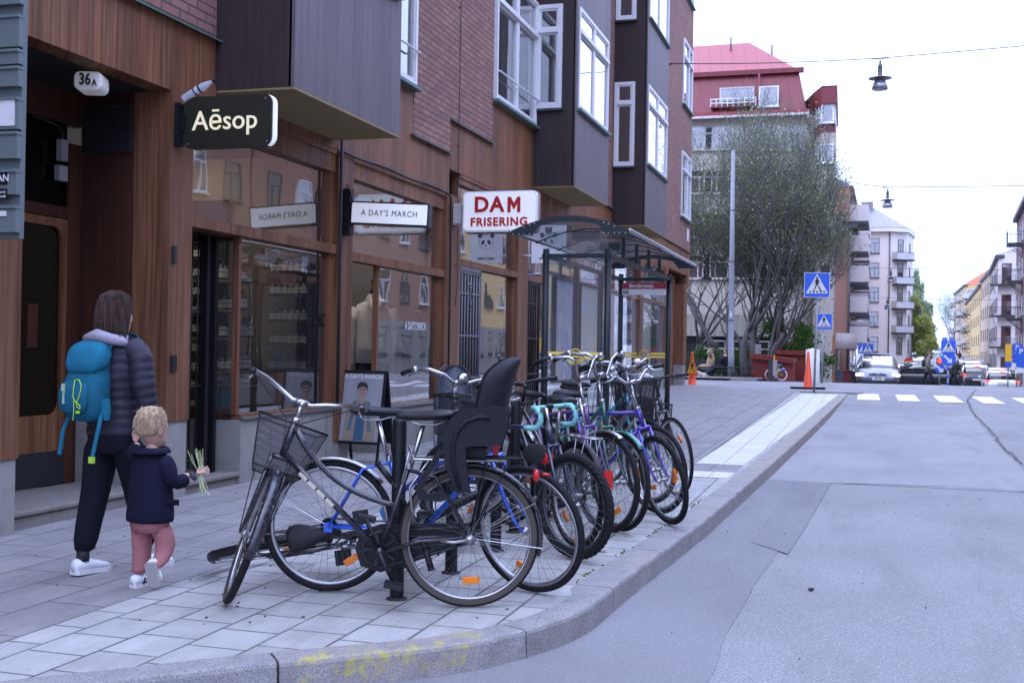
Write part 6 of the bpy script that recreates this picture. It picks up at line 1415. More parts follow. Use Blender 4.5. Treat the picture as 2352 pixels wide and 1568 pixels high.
def quilt_loft(path, radii, pitch=.052, depth=.010, n=20, flat_=1.0, par=None, name='jacket'):
    """tube along a path with horizontal quilting grooves"""
    m = MB(); pts = []; rs = []
    seg = []
    for i in range(len(path)-1):
        a, b = Vector(path[i]), Vector(path[i+1]); k = max(2, int((b-a).length/.0105))
        for j in range(k): s = j/k; seg.append((a.lerp(b, s), tuple(radii[i][q]*(1-s)+radii[i+1][q]*s for q in (0, 1))))
    seg.append((Vector(path[-1]), radii[-1])); acc = 0; rings = []
    for i, (p, r) in enumerate(seg):
        if i: acc += (p-seg[i-1][0]).length
        g = abs(math.sin(PI*acc/pitch))**.45; d = ((seg[min(i+2, len(seg)-1)][0])-(seg[max(i-2, 0)][0])).normalized(); sx_ = Vector((1, 0, 0)); sx_ = (sx_-d*sx_.dot(d)).normalized(); sy_ = d.cross(sx_)
        rings.append([p+sx_*((r[0]-depth*(1-g))*math.cos(a)*(1+.012*math.sin(5*a+i*.7)))+sy_*((r[1]-depth*(1-g))*math.sin(a)) for a in [2*PI*k/n for k in range(n)]])
    m.loft(rings); return build(name, m, puff.m, par)
jk = quilt_loft([(0, .0, .80), (0, 0, .88), (0, -.005, 1.02), (0, -.01, 1.16), (0, -.01, 1.28), (0, -.005, 1.35), (0, 0, 1.40)], [(.172, .128), (.170, .125), (.152, .115), (.178, .125), (.188, .115), (.13, .085), (.06, .06)], par=w)
quilt_loft([(.12, -.01, 1.325), (.19, -.015, 1.26), (.225, -.02, 1.10), (.245, .0, .97), (.262, .04, .86)], [(.062, .07), (.072, .075), (.066, .07), (.056, .058), (.045, .045)], par=jk, name='sleeve', pitch=.048)
quilt_loft([(-.12, -.01, 1.325), (-.195, -.01, 1.26), (-.235, .02, 1.08), (-.225, .10, .95), (-.20, .16, .86)], [(.062, .07), (.072, .075), (.064, .07), (.055, .055), (.045, .045)], par=jk, name='sleeve', pitch=.048)
hood = cloth('grey_sweat_fabric', (.30, .28, .33), 60)
m = MB(); m.loft([ringz(1.315, .10, .035, .0, -.10), ringz(1.33, .135, .062, .01, -.085), ringz(1.365, .125, .075, .01, -.06), ringz(1.40, .09, .07, .0, -.03), ringz(1.43, .055, .06, 0, .0)]); hdd = build('hood', m, hood, w, sub=1)
m = MB(); m.tube([(-.135, -.03, 1.345), (-.10, -.115, 1.355), (0, -.15, 1.375), (.10, -.125, 1.35), (.145, -.05, 1.325)], [.02, .03, .036, .03, .018], 10); build('hood_fold', m, hood, hdd)
bk_ = cloth('black_trousers', (.006, .0065, .012), 30)
m = MB(); m.loft([ringz(.86, .155, .115), ringz(.80, .165, .122), ringz(.72, .155, .118), ringz(.70, .14, .11)])
tr = build('trousers', m, bk_, w)
def leg(P, rr_, par, mat, name='trouser_leg'):
    rings = []; Q_ = [Vector(p) for p in P]
    for i, (p, r) in enumerate(zip(Q_, rr_)):
        rings.append([p+Vector((r[0]*math.cos(a), r[1]*math.sin(a), 0)) for a in [2*PI*k/16 for k in range(16)]])
    m = MB(); m.loft(rings); return build(name, m, mat, par, sub=1)
leg([(-.078, 0, .80), (-.095, .0, .66), (-.105, -.02, .47), (-.115, -.07, .28), (-.115, -.10, .11)], [(.10, .115), (.098, .105), (.08, .085), (.07, .08), (.062, .072)], tr, bk_)
leg([(.078, 0, .80), (.090, .05, .66), (.10, .10, .47), (.095, .15, .28), (.085, .18, .11)], [(.10, .115), (.098, .105), (.08, .085), (.07, .078), (.058, .068)], tr, bk_)
sneak = paint('white_leather', (.66, .66, .68), .45, var=.04); rub = paint('white_rubber_sole', (.6, .6, .6), .6, var=.05)
for heel, toe in [((-.125, -.17, .012), (-.108, .09, .0)), ((.07, .15, .0), (.10, .40, .0))]:
    m = MB(); shoe(m, Vector(heel)+Vector((0, 0, .012)), Vector(toe)+Vector((0, 0, .012)), 1.1); sh = build('shoe', m, sneak, w)
    m = MB(); sole(m, heel, toe, 1.14); build('sole', m, rub, sh)
for p in [(-.115, -.105, .08), (.085, .185, .07)]:
    m = MB(); m.tube([p, (p[0], p[1], p[2]+.07)], [.036, .038], 10); build('sock', m, M['blackmatte'], w)
hand('hand', (.262, .06, .845), Vector((.25, .25, -.93)).normalized(), Vector((-.1, 1, .2)).normalized(), Vector((-1, 0, 0)), .95, skin, w, .8)
hand('hand', (-.20, .17, .85), Vector((.1, .35, -.9)).normalized(), Vector((.2, .9, .3)).normalized(), Vector((1, 0, 0)), .95, skin, w, .8)
# backpack
tq = cloth('turquoise_nylon', (.010, .10, .15), 25, .5); tq2 = cloth('light_turquoise_nylon', (.012, .13, .20), 25, .4); lime = paint('lime_cord', (.35, .6, .04), .5)
bp = thing('backpack', 'turquoise hiking backpack with lime cords on the back of the walking woman', 'backpack', (WX, WY, Z(WY)), R(-6)); bp.scale = (.82, .86, .97)
def brings(L_):
    out = []
    for z, rx, ry, cx, cy in L_:
        ring = []
        for i in range(24):
            a = 2*PI*i/24; wv = 1+.035*math.sin(i*2.1+z*31)+.02*math.sin(i*5+z*53); ring.append(Vector((cx+rx*wv*math.copysign(abs(math.cos(a))**.6, math.cos(a)), cy+ry*wv*math.copysign(abs(math.sin(a))**.7, math.sin(a)), z)))
        out.append(ring)
    return out
m = MB(); m.loft(brings([(.885, .07, .04, -.04, -.20), (.90, .125, .08, -.04, -.205), (.95, .150, .10, -.04, -.21), (1.03, .155, .11, -.04, -.215), (1.10, .152, .105, -.04, -.21), (1.145, .145, .095, -.04, -.20), (1.17, .13, .085, -.04, -.195), (1.22, .14, .085, -.03, -.19), (1.27, .13, .07, -.03, -.18)])); build('main_sack', m, tq, bp, sub=1)
m = MB(); m.loft(brings([(1.155, .06, .03, -.04, -.25), (1.165, .125, .055, -.035, -.245), (1.20, .148, .085, -.03, -.225), (1.25, .152, .095, -.03, -.205), (1.30, .142, .09, -.03, -.19), (1.335, .11, .06, -.035, -.17), (1.345, .05, .03, -.04, -.165)])); build('lid_pocket', m, tq2, bp, sub=1)
m = MB(); m.loft(brings([(.93, .08, .02, -.05, -.31), (.96, .115, .035, -.05, -.31), (1.03, .122, .04, -.05, -.318), (1.09, .115, .032, -.05, -.312), (1.12, .08, .015, -.05, -.30)])); build('front_pocket', m, tq, bp, sub=1)
m = MB(); m.tube([(-.06, -.17, 1.34), (-.045, -.17, 1.375), (.0, -.17, 1.385), (.03, -.17, 1.355), (.035, -.16, 1.33)], .006, 6); build('haul_loop', m, tq, bp)
def strap(P, w_, mat, name='strap'):
    m = MB(); P = [Vector(p) for p in P]; vs = []
    for p in P: vs += [p-Vector((w_, 0, 0)), p+Vector((w_, 0, 0)), p+Vector((w_, .008, 0)), p+Vector((-w_, .008, 0))]
    m.loft([vs[4*i:4*i+4] for i in range(len(P))], True, False); return build(name, m, mat, bp)
strap([(.075, -.15, 1.30), (.10, -.13, 1.36), (.12, -.06, 1.395), (.13, .02, 1.385), (.14, .10, 1.30)], .025, tq2)
strap([(-.12, -.15, 1.30), (-.13, -.11, 1.35), (-.14, -.04, 1.39), (-.14, .04, 1.37), (-.145, .11, 1.28)], .025, tq2)
strap([(.12, -.25, .93), (.13, -.28, .86), (.10, -.30, .70)], .014, tq2, 'hip_strap'); strap([(-.18, -.22, .92), (-.19, -.26, .84), (-.20, -.28, .70)], .014, tq2, 'hip_strap')
m = MB(); m.box(.082, .118, -.312, -.290, .665, .70); build('buckle', m, lime, bp)
m = MB(); m.loft([[Vector((.13+dx_, -.22+dy_, z)) for dx_, dy_ in ((-.03*k_, -.012), (.03*k_, -.012), (.03*k_, .012), (-.03*k_, .012))] for z, k_ in ((.90, .9), (.95, 1.2), (1.02, .8))], True, False); build('hip_fin', m, tq2, bp)
m = MB(); m.tube([(-.02, -.335, 1.125), (.02, -.34, 1.125), (.045, -.345, 1.09), (.035, -.35, 1.04), (.02, -.358, 1.0), (.025, -.36, .975), (.05, -.355, .965), (.045, -.355, .985), (.015, -.36, 1.0), (-.01, -.36, 1.03), (-.015, -.35, 1.08), (-.02, -.335, 1.125)], .0035, 5)
m.tube([(-.005, -.362, .90), (.0, -.36, .96), (-.012, -.352, 1.02)], .0025, 4); m.box(.02, .05, -.365, -.358, .94, .955)
for z in (.97, .99, 1.0): m.box(-.17, -.155, -.30, -.27, z, z+.006)
build('lime_cord', m, lime, bp)
m = MB(); m.box(-.105, -.085, -.365, -.35, 1.06, 1.10); m.box(-.10, -.09, -.36, -.345, .99, 1.06); build('clip', m, paint('pale_clip', (.4, .5, .35), .5), bp)
# ---------------- child in navy coat holding flowers
CXp, CYp = -3.60, 5.33
c = thing('person', 'small blond child in navy coat and pink trousers walking beside the woman, holding flowers', 'person', (CXp, CYp, Z(CYp)), R(-8))
V = [(0, 0, .42), (0, 0, .52), (0, -.0, .62), (0, 0, .70), (0, .005, .75), (0, .01, .78), (-.045, 0, .38), (-.05, .0, .22), (-.055, .0, .06), (.045, 0, .38), (.072, .04, .22), (.074, -.04, .125), (-.09, 0, .67), (-.13, .03, .70), (-.15, .05, .76), (.09, 0, .67), (.13, .0, .56), (.18, .10, .60)]
Rr = [(.075, .06), (.07, .055), (.08, .06), (.06, .05), (.03, .03), (.03, .03), .04, .022, .018, .04, .022, .018, .03, .024, .018, .03, .024, .018]
skin_mesh('body', V, E_, Rr, skin, c)
hd, P = head(c, (.0, .005, .845), .90, R(-6), None, skin)
bl = hair_mat('blond_hair', (.26, .18, .10), (.50, .38, .25))
m = MB(); rings = []; Rm = Matrix.Rotation(R(-6), 3, 'Z')
for z, rx, ry, cy in [(.965, .010, .010, -.012), (.958, .04, .045, -.012), (.935, .066, .077, -.010), (.90, .077, .088, -.010), (.86, .0785, .088, -.016), (.825, .072, .076, -.024), (.805, .060, .062, -.028)]:
    ring = []
    for i in range(26):
        a = 2*PI*i/26; sn = math.sin(a); rr_ = 1+.03*math.sin(i*4.1+z*60); cut = .5 if (sn > .45 and z < .92) else 1
        ring.append(Vector((0, .005, 0))+(Rm @ Vector((rx*rr_*math.cos(a)*(1 if z > .87 or sn < 0 else .9), cy+ry*rr_*sn*cut, 0)))+Vector((0, 0, z)))
    rings.append(ring)
m.loft(rings); hr = build('hair', m, bl, c, sub=1)
m = MB(); rh = random.Random(9)
for i in range(420):
    a = rh.uniform(0, 2*PI); zf = rh.uniform(.855, .957); rr_ = .078*math.sqrt(max(.05, 1-((zf-.875)/.095)**2)) if zf > .875 else .078
    if math.sin(a+R(6)) > .5 and zf < .91: continue
    p = Vector((rr_*math.cos(a), -.008+rr_*1.1*math.sin(a), zf)); q = p+Vector((math.cos(a)*.012, math.sin(a)*.012, -.018+rh.gauss(0, .008))); m.tube([p*1.0, (p+q)/2+Vector((0, 0, .006)), q], [.0028, .0022, .0006], 4)
build('hair_tufts', m, bl, hr)
navy = cloth('navy_wool', (.006, .0065, .02), 70, .35)
m = MB(); m.loft([ringz(.345, .135, .112, 0, 0), ringz(.36, .138, .115), ringz(.45, .128, .11), ringz(.55, .118, .10), ringz(.64, .118, .09), ringz(.70, .10, .075), ringz(.735, .06, .055)]); ct = build('coat', m, navy, c, sub=1)
def tubepart(P_, r_, name, mat, par, n=12): m = MB(); m.tube(P_, r_, n); return build(name, m, mat, par, sub=1)
tubepart([(.07, 0, .70), (.115, -.005, .65), (.13, .0, .58), (.15, .035, .555), (.185, .09, .585)], [.045, .052, .048, .046, .036], 'sleeve', navy, ct)
tubepart([(-.07, 0, .70), (-.115, .005, .68), (-.14, .02, .71), (-.15, .04, .75)], [.045, .05, .04, .035], 'sleeve', navy, ct)
m = MB(); m.loft([ringz(.735, .072, .066, 0, .0), ringz(.755, .085, .078, .0, -.002), ringz(.725, .118, .105, .0, -.01), ringz(.715, .112, .10, .0, -.01)], False); build('collar', m, navy, ct, sub=1)
m = MB(); m.box(.07, .13, -.10, -.085, .44, .455) if False else m.loft([[Vector((.105, -.02, .48)), Vector((.142, .05, .47)), Vector((.148, .045, .44)), Vector((.112, -.03, .45))], [Vector((.115, -.025, .48)), Vector((.15, .05, .47)), Vector((.155, .045, .44)), Vector((.122, -.035, .45))]]); build('pocket_flap', m, navy, ct)
tubepart([(.186, .092, .585), (.205, .115, .602)], [.034, .030], 'cuff', cloth('grey_knit', (.05, .055, .07), 80), ct)
pink = cloth('pink_sweat_fabric', (.33, .135, .135), 55, .5)
m = MB(); m.loft([ringz(.42, .10, .085), ringz(.35, .11, .09), ringz(.30, .10, .085)]); tr = build('trousers', m, pink, c)
leg([(-.052, 0, .36), (-.058, .0, .25), (-.06, .01, .17), (-.062, .0, .085), (-.062, .0, .07)], [(.06, .068), (.052, .056), (.046, .05), (.045, .05), (.038, .042)], tr, pink)
leg([(.052, 0, .36), (.07, .03, .27), (.078, .045, .21), (.075, -.01, .135), (.072, -.04, .115)], [(.06, .068), (.056, .058), (.05, .052), (.044, .046), (.036, .038)], tr, pink)
m = MB(); shoe(m, (-.068, -.055, .012), (-.050, .085, .012), .80); s1 = build('shoe', m, sneak, c); m = MB(); sole(m, (-.068, -.055, 0), (-.050, .085, 0), .82); build('sole', m, rub, s1)
for k in range(3): m = MB(); m.obox((-.031+.0, -.0+.02*k, .032), (.1, .3, 1), (0, 1, -.3), (1, 0, 0), .018, .004, .003); build('stripe', m, M['black'], s1)
up_ = Vector((.25, -.75, -.45)).normalized()*-1; H0, T0 = Vector((.072, -.085, .150)), Vector((.085, -.045, .018))
m = MB(); shoe(m, H0+up_*.012, T0+up_*.012, .80, up_); s1 = build('shoe', m, sneak, c); m = MB(); sole(m, H0, T0, .84, up_); build('sole', m, paint('grey_sole', (.32, .31, .29), .8), s1)
hw_ = Vector((.203, .112, .602)); hand('hand', hw_, Vector((.55, .6, .25)).normalized(), Vector((-.2, -.1, 1)).normalized(), Vector((-.6, .7, 0)).normalized(), .58, skin, c, 1.15)
hand('hand', (-.152, .045, .755), Vector((-.25, .1, .95)).normalized(), Vector((0, 1, 0)), Vector((1, 0, 0)), .55, skin, c, .7)
fl = thing('flower_bunch', 'small bunch of thin pale stems held in the child\'s right hand', 'flowers', (CXp, CYp, Z(CYp)), R(-8))
rf = random.Random(2); stem = paint('pale_green_stem', (.42, .48, .25), .7); stem2 = paint('pinkish_stem', (.45, .3, .25), .7)
m = MB(); m2 = MB()
for i in range(14):
    b = Vector((.222+rf.gauss(0, .004), .135+rf.gauss(0, .004), .60)); tp = b+Vector((rf.gauss(-.025, .018), rf.gauss(0, .012), rf.uniform(.08, .14))); bt = b+Vector((rf.gauss(.008, .012), rf.gauss(0, .01), -rf.uniform(.07, .12)))
    m.tube([bt, (bt+b)/2+Vector((rf.gauss(0, .004), 0, 0)), b, (b+tp)/2+Vector((rf.gauss(0, .006), 0, 0)), tp], .0017, 4)
    if i % 2: m2.ell(tp, .0045, .0045, .006, 6, 5)
m.tube([(.225, .135, .58), (.25, .13, .53), (.29, .13, .49)], .0025, 4)
build('stems', m, stem, fl); build('buds', m2, paint('olive_bud', (.15, .17, .06), .8), fl)
def pedestrian(loc, rz, label, coat, trous, hairc, bag=True, s=1.0, seated=False, cat='person'):
    t = thing('person', label, cat, loc, rz); t.scale = (s, s, s)
    V = [(0, 0, .95), (0, 0, 1.10), (0, 0, 1.28), (0, 0, 1.42), (0, .01, 1.52), (0, .02, 1.57), (-.09, 0, .90), (-.09, -.16, .50), (-.09, -.38, .12), (.09, 0, .90), (.09, .2, .50), (.09, .30, .08), (-.18, 0, 1.40), (-.22, .06, 1.14), (-.18, .24, 1.08), (.18, 0, 1.40), (.22, -.06, 1.14), (.2, .08, .95)]
    skin_mesh('body', V, E_, [(.12, .09), (.12, .085), (.13, .09), (.11, .08), (.05, .05), (.05, .05), .08, .055, .04, .08, .055, .04, .05, .04, .03, .05, .04, .03], skin, t, sub=1)
    head(t, (0, .03, 1.63), 1.0, 0, None, skin)
    m = MB(); m.ell((0, .01, 1.675), .085, .10, .085); build('hair', m, paint('hair_%s' % coat[3], hairc, .6), t)
    cm = cloth('coat_%s' % coat[3], coat[:3], 30)
    m = MB(); m.loft([ringz(.80, .19, .14), ringz(1.0, .17, .13), ringz(1.3, .19, .13), ringz(1.43, .17, .10), ringz(1.52, .07, .06)]); cj = build('jacket', m, cm, t)
    for q in ([(-.15, 0, 1.42), (-.23, .06, 1.14), (-.18, .24, 1.08)], [(.15, 0, 1.42), (.23, -.06, 1.14), (.21, .08, .96)]): m = MB(); m.tube(q, [.07, .06, .045], 10); build('sleeve', m, cm, cj)
    tm = cloth('trousers_%s' % coat[3], trous, 30)
    trp = None
    for q in ([(-.08, 0, .92), (-.09, -.16, .50), (-.09, -.36, .12)], [(.08, 0, .92), (.09, .2, .50), (.09, .30, .10)]): m = MB(); m.tube(q, [.10, .075, .055], 10); build('trouser_leg', m, tm, t)
    for a, b in (((-.09, -.44, .08), (-.09, -.26, .0)), ((.09, .26, .0), (.09, .5, .0))): m = MB(); shoe(m, a, b, 1.1); build('shoe', m, M['blackmatte'], t)
    if bag:
        m = MB(); m.ell((0, -.20, 1.22), .13, .10, .20); build('bag', m, M['blackmatte'], t)
    return t
# ================================================================ BUILDINGS BEYOND
def plaster(name, col, var=.08, streak=True):
    t = NT(name); p = t.pos(); f = t.noise(p, .35, 4); g = t.noise(p, 2.5, 5, .6, (1, 1, .15)); c = t.mix(f, tuple(x*(1-var) for x in col), tuple(min(1, x*(1+var)) for x in col))
    c = t.mix(t.math('MULTIPLY', t.ramp(g, [(.5, 0), (.8, 1)]), .25), c, tuple(x*.72 for x in col)); t.bsdf(c, .9, spec=.2, bump=t.noise(p, 30, 3), bstr=.2, bdist=.01); return t.m
def seamed(name, col, w=.55):
    t = NT(name); s = t.sep(t.pos()); a = t.math('FRACT', t.math('DIVIDE', t.math('ADD', s[0], t.math('MULTIPLY', s[2], .25)), w)); e = t.math('LESS_THAN', a, .07)
    c = t.mix(t.noise(t.pos(), 1.2, 4), tuple(x*.88 for x in col), tuple(x*1.1 for x in col)); c = t.mix(t.math('MULTIPLY', e, .7), c, tuple(x*.4 for x in col)); t.bsdf(c, .55); return t.m
M['cream'] = plaster('cream_plaster', (.42, .385, .33)); M['cream2'] = plaster('pale_corner_plaster', (.62, .57, .52)); M['orange_plaster'] = plaster('orange_plaster', (.42, .17, .09)); M['rust'] = plaster('rust_plaster', (.24, .13, .10)); M['yellow_pl'] = plaster('yellow_plaster', (.58, .42, .20)); M['pink_pl'] = plaster('pink_plaster', (.30, .165, .12)); M['beige_pl'] = plaster('beige_plaster', (.56, .45, .33)); M['brown_pl'] = plaster('mauve_brown_plaster', (.22, .15, .14)); M['white_pl'] = plaster('white_plaster', (.62, .60, .57))
M['red_metal'] = seamed('red_sheet_metal', (.15, .018, .022)); M['red_roof'] = seamed('light_red_roof_metal', (.25, .032, .03), .62); M['slate'] = seamed('grey_roof_metal', (.19, .18, .20), .7); M['tile'] = paint('orange_roof_tile', (.45, .16, .09), .8, var=.15)
M['balcony'] = paint('pale_balcony_panel', (.52, .47, .45), .7, var=.05); M['iron'] = paint('wrought_iron', (.05, .05, .055), .5); M['darkframe'] = paint('dark_window_frame', (.06, .055, .055), .5); M['redshed'] = planks('falu_red_boards', (.15, .018, .014), (.20, .026, .018), (.24, .04, .03), w=.14); M['glass_far'] = glass_mat('far_window_glass', (.10, .11, .12), .8, .22, .04)
class Wall:
    """one upright wall between two plan points; windows are placed by (distance along, height)"""
    def __init__(s, root, P0, P1, z0, z1, mat, th=.4, name='wall', depth_back=None):
        s.P0 = Vector((P0[0], P0[1], 0)); s.P1 = Vector((P1[0], P1[1], 0)); s.d = (s.P1-s.P0); s.L = s.d.length; s.d.normalize(); s.n = Vector((s.d.y, -s.d.x, 0)); s.root = root
        m = MB(); c = (s.P0+s.P1)/2-s.n*th/2+Vector((0, 0, (z0+z1)/2)); m.obox(c, s.d, s.n, (0, 0, 1), s.L/2, th/2, (z1-z0)/2); s.o = build(name, m, mat, root)
    def at(s, a, z, out=0): p = s.P0+s.d*a+s.n*out; p.z = z; return p
    def win(s, a, z, w, h, frame='darkframe', rail=True, sill=True, name='window', glass='glass_far', arch=False):
        m = MB(); f = .07; o = .02
        def bx(a0, a1, c0, c1, t_=.03): m.obox(s.at((a0+a1)/2, (c0+c1)/2, o), s.d, s.n, (0, 0, 1), (a1-a0)/2, t_, (c1-c0)/2)
        bx(a-w/2, a+w/2, z+h-f, z+h); bx(a-w/2, a+w/2, z, z+f); bx(a-w/2, a-w/2+f, z+f, z+h-f); bx(a+w/2-f, a+w/2, z+f, z+h-f)
        if rail: bx(a-w/2+f, a+w/2-f, z+h*.66, z+h*.66+.06, .022); bx(a-.03, a+.03, z+f, z+h*.66, .022)
        if sill: m.obox(s.at(a, z-.03, .06), s.d, s.n, (0, 0, 1), w/2+.08, .08, .025)
        ww = build(name, m, M[frame], s.root); g = MB(); g.add([s.at(a-w/2+f, z+f, .012), s.at(a+w/2-f, z+f, .012), s.at(a+w/2-f, z+h-f, .012), s.at(a-w/2+f, z+h-f, .012)], [(0, 1, 2, 3)]); build('pane', g, M[glass], ww)
        return ww
    def balcony(s, a, z, w, proj, h=1.0, mat='balcony', bars=False, slabmat='steel_dark', solid=True):
        m = MB(); m.obox(s.at(a, z, proj/2), s.d, s.n, (0, 0, 1), w/2, proj/2, .09); b = build('balcony', m, M[slabmat], s.root)
        m = MB()
        if solid:
            m.obox(s.at(a, z+.09+h*.45, proj-.03), s.d, s.n, (0, 0, 1), w/2, .03, h*.45)
            for e in (-1, 1): m.obox(s.at(a+e*(w/2-.03), z+.09+h*.45, proj/2-.03), s.n, s.d, (0, 0, 1), proj/2-.03, .03, h*.45)
            build('panel', m, M[mat], b); m = MB()
            m.tube([s.at(a-w/2, z+h+.1, 0), s.at(a-w/2, z+h+.1, proj), s.at(a+w/2, z+h+.1, proj), s.at(a+w/2, z+h+.1, 0)], .025, 5); build('hand_rail', m, M['alu'], b)
        else:
            k = max(4, int(w/.16)); 
            for i in range(k+1): p = s.at(a-w/2+w*i/k, z, proj-.02); m.tube([p, p+Vector((0, 0, h))], .012, 4)
            for e in (-1, 1):
                for i in range(4): p = s.at(a+e*w/2, z, proj*i/4); m.tube([p, p+Vector((0, 0, h))], .012, 4)
            m.tube([s.at(a-w/2, z+h, 0), s.at(a-w/2, z+h, proj), s.at(a+w/2, z+h, proj), s.at(a+w/2, z+h, 0)], .022, 5)
            for e in (-1, 1): m.tube([s.at(a+e*w*.4, z-.9, .02), s.at(a+e*w*.4, z-.08, proj*.8)], .025, 4)
            build('railing', m, M['iron'], b)
        return b
def prism_z(root, pts, z0, z1, mat, name): m = MB(); m.prism(pts, z1-z0, Matrix.Translation((0, 0, z0))); return build(name, m, mat, root)
P2 = lambda u, Y: (py(u, 812, Y).x, Y)
HZ = lambda u, v, Y: py(u, v, Y).z
# ---- cream house with red mansard roof, behind the tree
Yc = 60
a = P2(1440, Yc); b = P2(1838, Yc)
t = thing('apartment_building', 'cream apartment building with red sheet metal attic storey behind the flowering tree', 'building', (*a, Z(Yc)), world=True)
ze = HZ(1700, 268, Yc); zr = HZ(1700, 165, Yc); zt = HZ(1690, 101, Yc+4.5)-.33
Wf = Wall(t, a, b, Z(Yc)-1, ze, M['cream'])
m = MB(); m.box(a[0], b[0], Yc+.1, Yc+12, Z(Yc)-.5, ze-.3); 
build('core', m, M['cream'], t)
for u in (1480, 1540, 1600, 1640, 1700, 1760, 1815):
    for v in (345, 445, 545, 640):
        z = HZ(u, v, Yc); al = (P2(u, Yc)[0]-a[0]); Wf.win(al, z, 1.35, 1.25, 'balcony')
m = MB(); m.prism([(a[0], Yc-.55), (b[0]+.3, Yc-.55), (b[0]+.3, Yc), (a[0], Yc)], .16, Matrix.Translation((0, 0, ze))); build('eaves', m, M['red_roof'], t)
m = MB(); m.box(a[0], b[0]+.28, Yc-.6, Yc-.52, ze-.14, ze-.02); build('gutter', m, M['balcony'], t)
b2 = P2(1828, Yc)
m = MB(); m.add([(a[0], Yc-.3, ze+.1), (b[0]+.1, Yc-.3, ze+.1), (b2[0]-.1, Yc+.6, zr), (a[0], Yc+.6, zr), (b[0]+.1, Yc+10, ze+.1), (b2[0]-.1, Yc+9, zr), (a[0], Yc+10, ze+.1), (a[0], Yc+9, zr)], [(0, 1, 2, 3), (1, 4, 5, 2), (4, 6, 7, 5), (6, 0, 3, 7)]); build('attic_wall', m, M['red_metal'], t)
m = MB(); m.box(a[0], b2[0]+.15, Yc+.35, Yc+.62, zr-.08, zr+.16); build('roof_fascia', m, M['red_metal'], t)
r1 = P2(1690, Yc); m = MB(); m.add([(a[0], Yc+.5, zr+.12), (b2[0]-.2, Yc+.5, zr+.12), (r1[0], Yc+4.5, zt+.35), (a[0], Yc+4.5, zt+.3), (b2[0]-.2, Yc+9, zr+.12), (a[0], Yc+9, zr+.12)], [(0, 1, 2, 3), (1, 4, 2), (4, 5, 3, 2)]); build('roof', m, M['red_roof'], t)
Wa = Wall(t, (a[0], Yc-.18), (b[0], Yc-.18), ze+.3, ze+.31, M['red_metal'], .02, 'attic_ledge')
zz_ = lambda v: HZ(1750, v, Yc)
ua = lambda u: P2(u, Yc)[0]-a[0]
Wa.n *= 1
w_ = Wa.win(ua(1757), zz_(248), 1.0, 1.05, 'white', False); Wa.win(ua(1684), zz_(238), 1.75, .85, 'balcony', False, False, 'loggia')
m = MB(); m.box(P2(1626, Yc)[0], P2(1729, Yc)[0], Yc-.5, Yc-.1, zz_(248), zz_(244)); bq = build('attic_balcony', m, M['red_metal'], t)
m = MB()
for z in (zz_(229), zz_(238)): m.tube([(P2(1626, Yc)[0], Yc-.5, z), (P2(1729, Yc)[0], Yc-.5, z)], .03, 5)
for i in range(9): x = P2(1626+i*12.8, Yc)[0]; m.tube([(x, Yc-.5, zz_(246)), (x, Yc-.5, zz_(227))], .025, 4)
build('railing', m, M['white'], bq)
m = MB(); m.tube([(P2(1733, Yc)[0], Yc-.35, zz_(270)), (P2(1733, Yc)[0], Yc+.2, zz_(167))], .06, 8); build('downpipe', m, M['red_metal'], t)
for u in (1650, 1750): m = MB(); m.tube([(P2(u, Yc)[0], Yc+3.5, zt-.8), (P2(u, Yc)[0], Yc+3.5, zt+(.45 if u == 1650 else -.1))], .05, 6); build('vent_pipe', m, M['steel_dark'], t)
# corner tower
c1, c2, c3, c4_ = P2(1862, Yc+.5), P2(1880, Yc-1), P2(1911, Yc-1), P2(1914, Yc+5)
Wl = Wall(t, P2(1838, Yc), c1, Z(Yc)-1, HZ(1850, 262, Yc), M['cream'])
zt2 = HZ(1890, 202, Yc-1); zb2 = HZ(1890, 296, Yc-1)
pts = [P2(1846, Yc+2), (c1[0]+.02, c1[1]+.06), (c2[0]+.03, c2[1]+.05), (c3[0], c3[1]+.05), c4_, (c4_[0]-3, Yc+9)]
prism_z(t, pts, Z(Yc)-1, zb2-.2, M['cream'], 'tower'); prism_z(t, [(x*1+.0, y) for x, y in pts], zb2-.2, zb2+.35, M['red_metal'], 'tower_band'); prism_z(t, pts, zb2+.35, HZ(1890, 240, Yc-1), M['white_pl'], 'tower_glazing'); 
pts2 = [P2(1842, Yc+2), P2(1860, Yc+.2), P2(1879, Yc-1.2), P2(1914, Yc-1.2), P2(1917, Yc+5), (c4_[0]-3, Yc+9)]
prism_z(t, pts2, HZ(1890, 240, Yc-1), zt2, M['red_metal'], 'tower_attic')
m = MB(); k = len(pts2); ap = Vector((P2(1872, Yc)[0], Yc+4, zt2+.75)); m.add([(x, y, zt2+.05) for x, y in pts2]+[ap], [(i, (i+1) % k, k) for i in range(k)]); build('tower_roof', m, M['red_roof'], t)
Wt = Wall(t, c2, c3, Z(Yc)-1, Z(Yc)-.9, M['cream'], .1, 'tower_foot'); Wt.n = Vector((0, -1, 0))
for v, fr_ in ((283, 'white'), (375, 'white'), (470, 'white'), (560, 'white'), (650, 'white')): Wt.win(Wt.L*.40, HZ(1890, v, Yc-1), .62, .95, fr_, False)
Wt2 = Wall(t, c1, c2, Z(Yc)-1, Z(Yc)-.9, M['cream'], .1, 'tower_foot')
for v in (277, 370, 465): Wt2.win(Wt2.L*.5, HZ(1870, v, Yc), .55, .95, 'white', False)
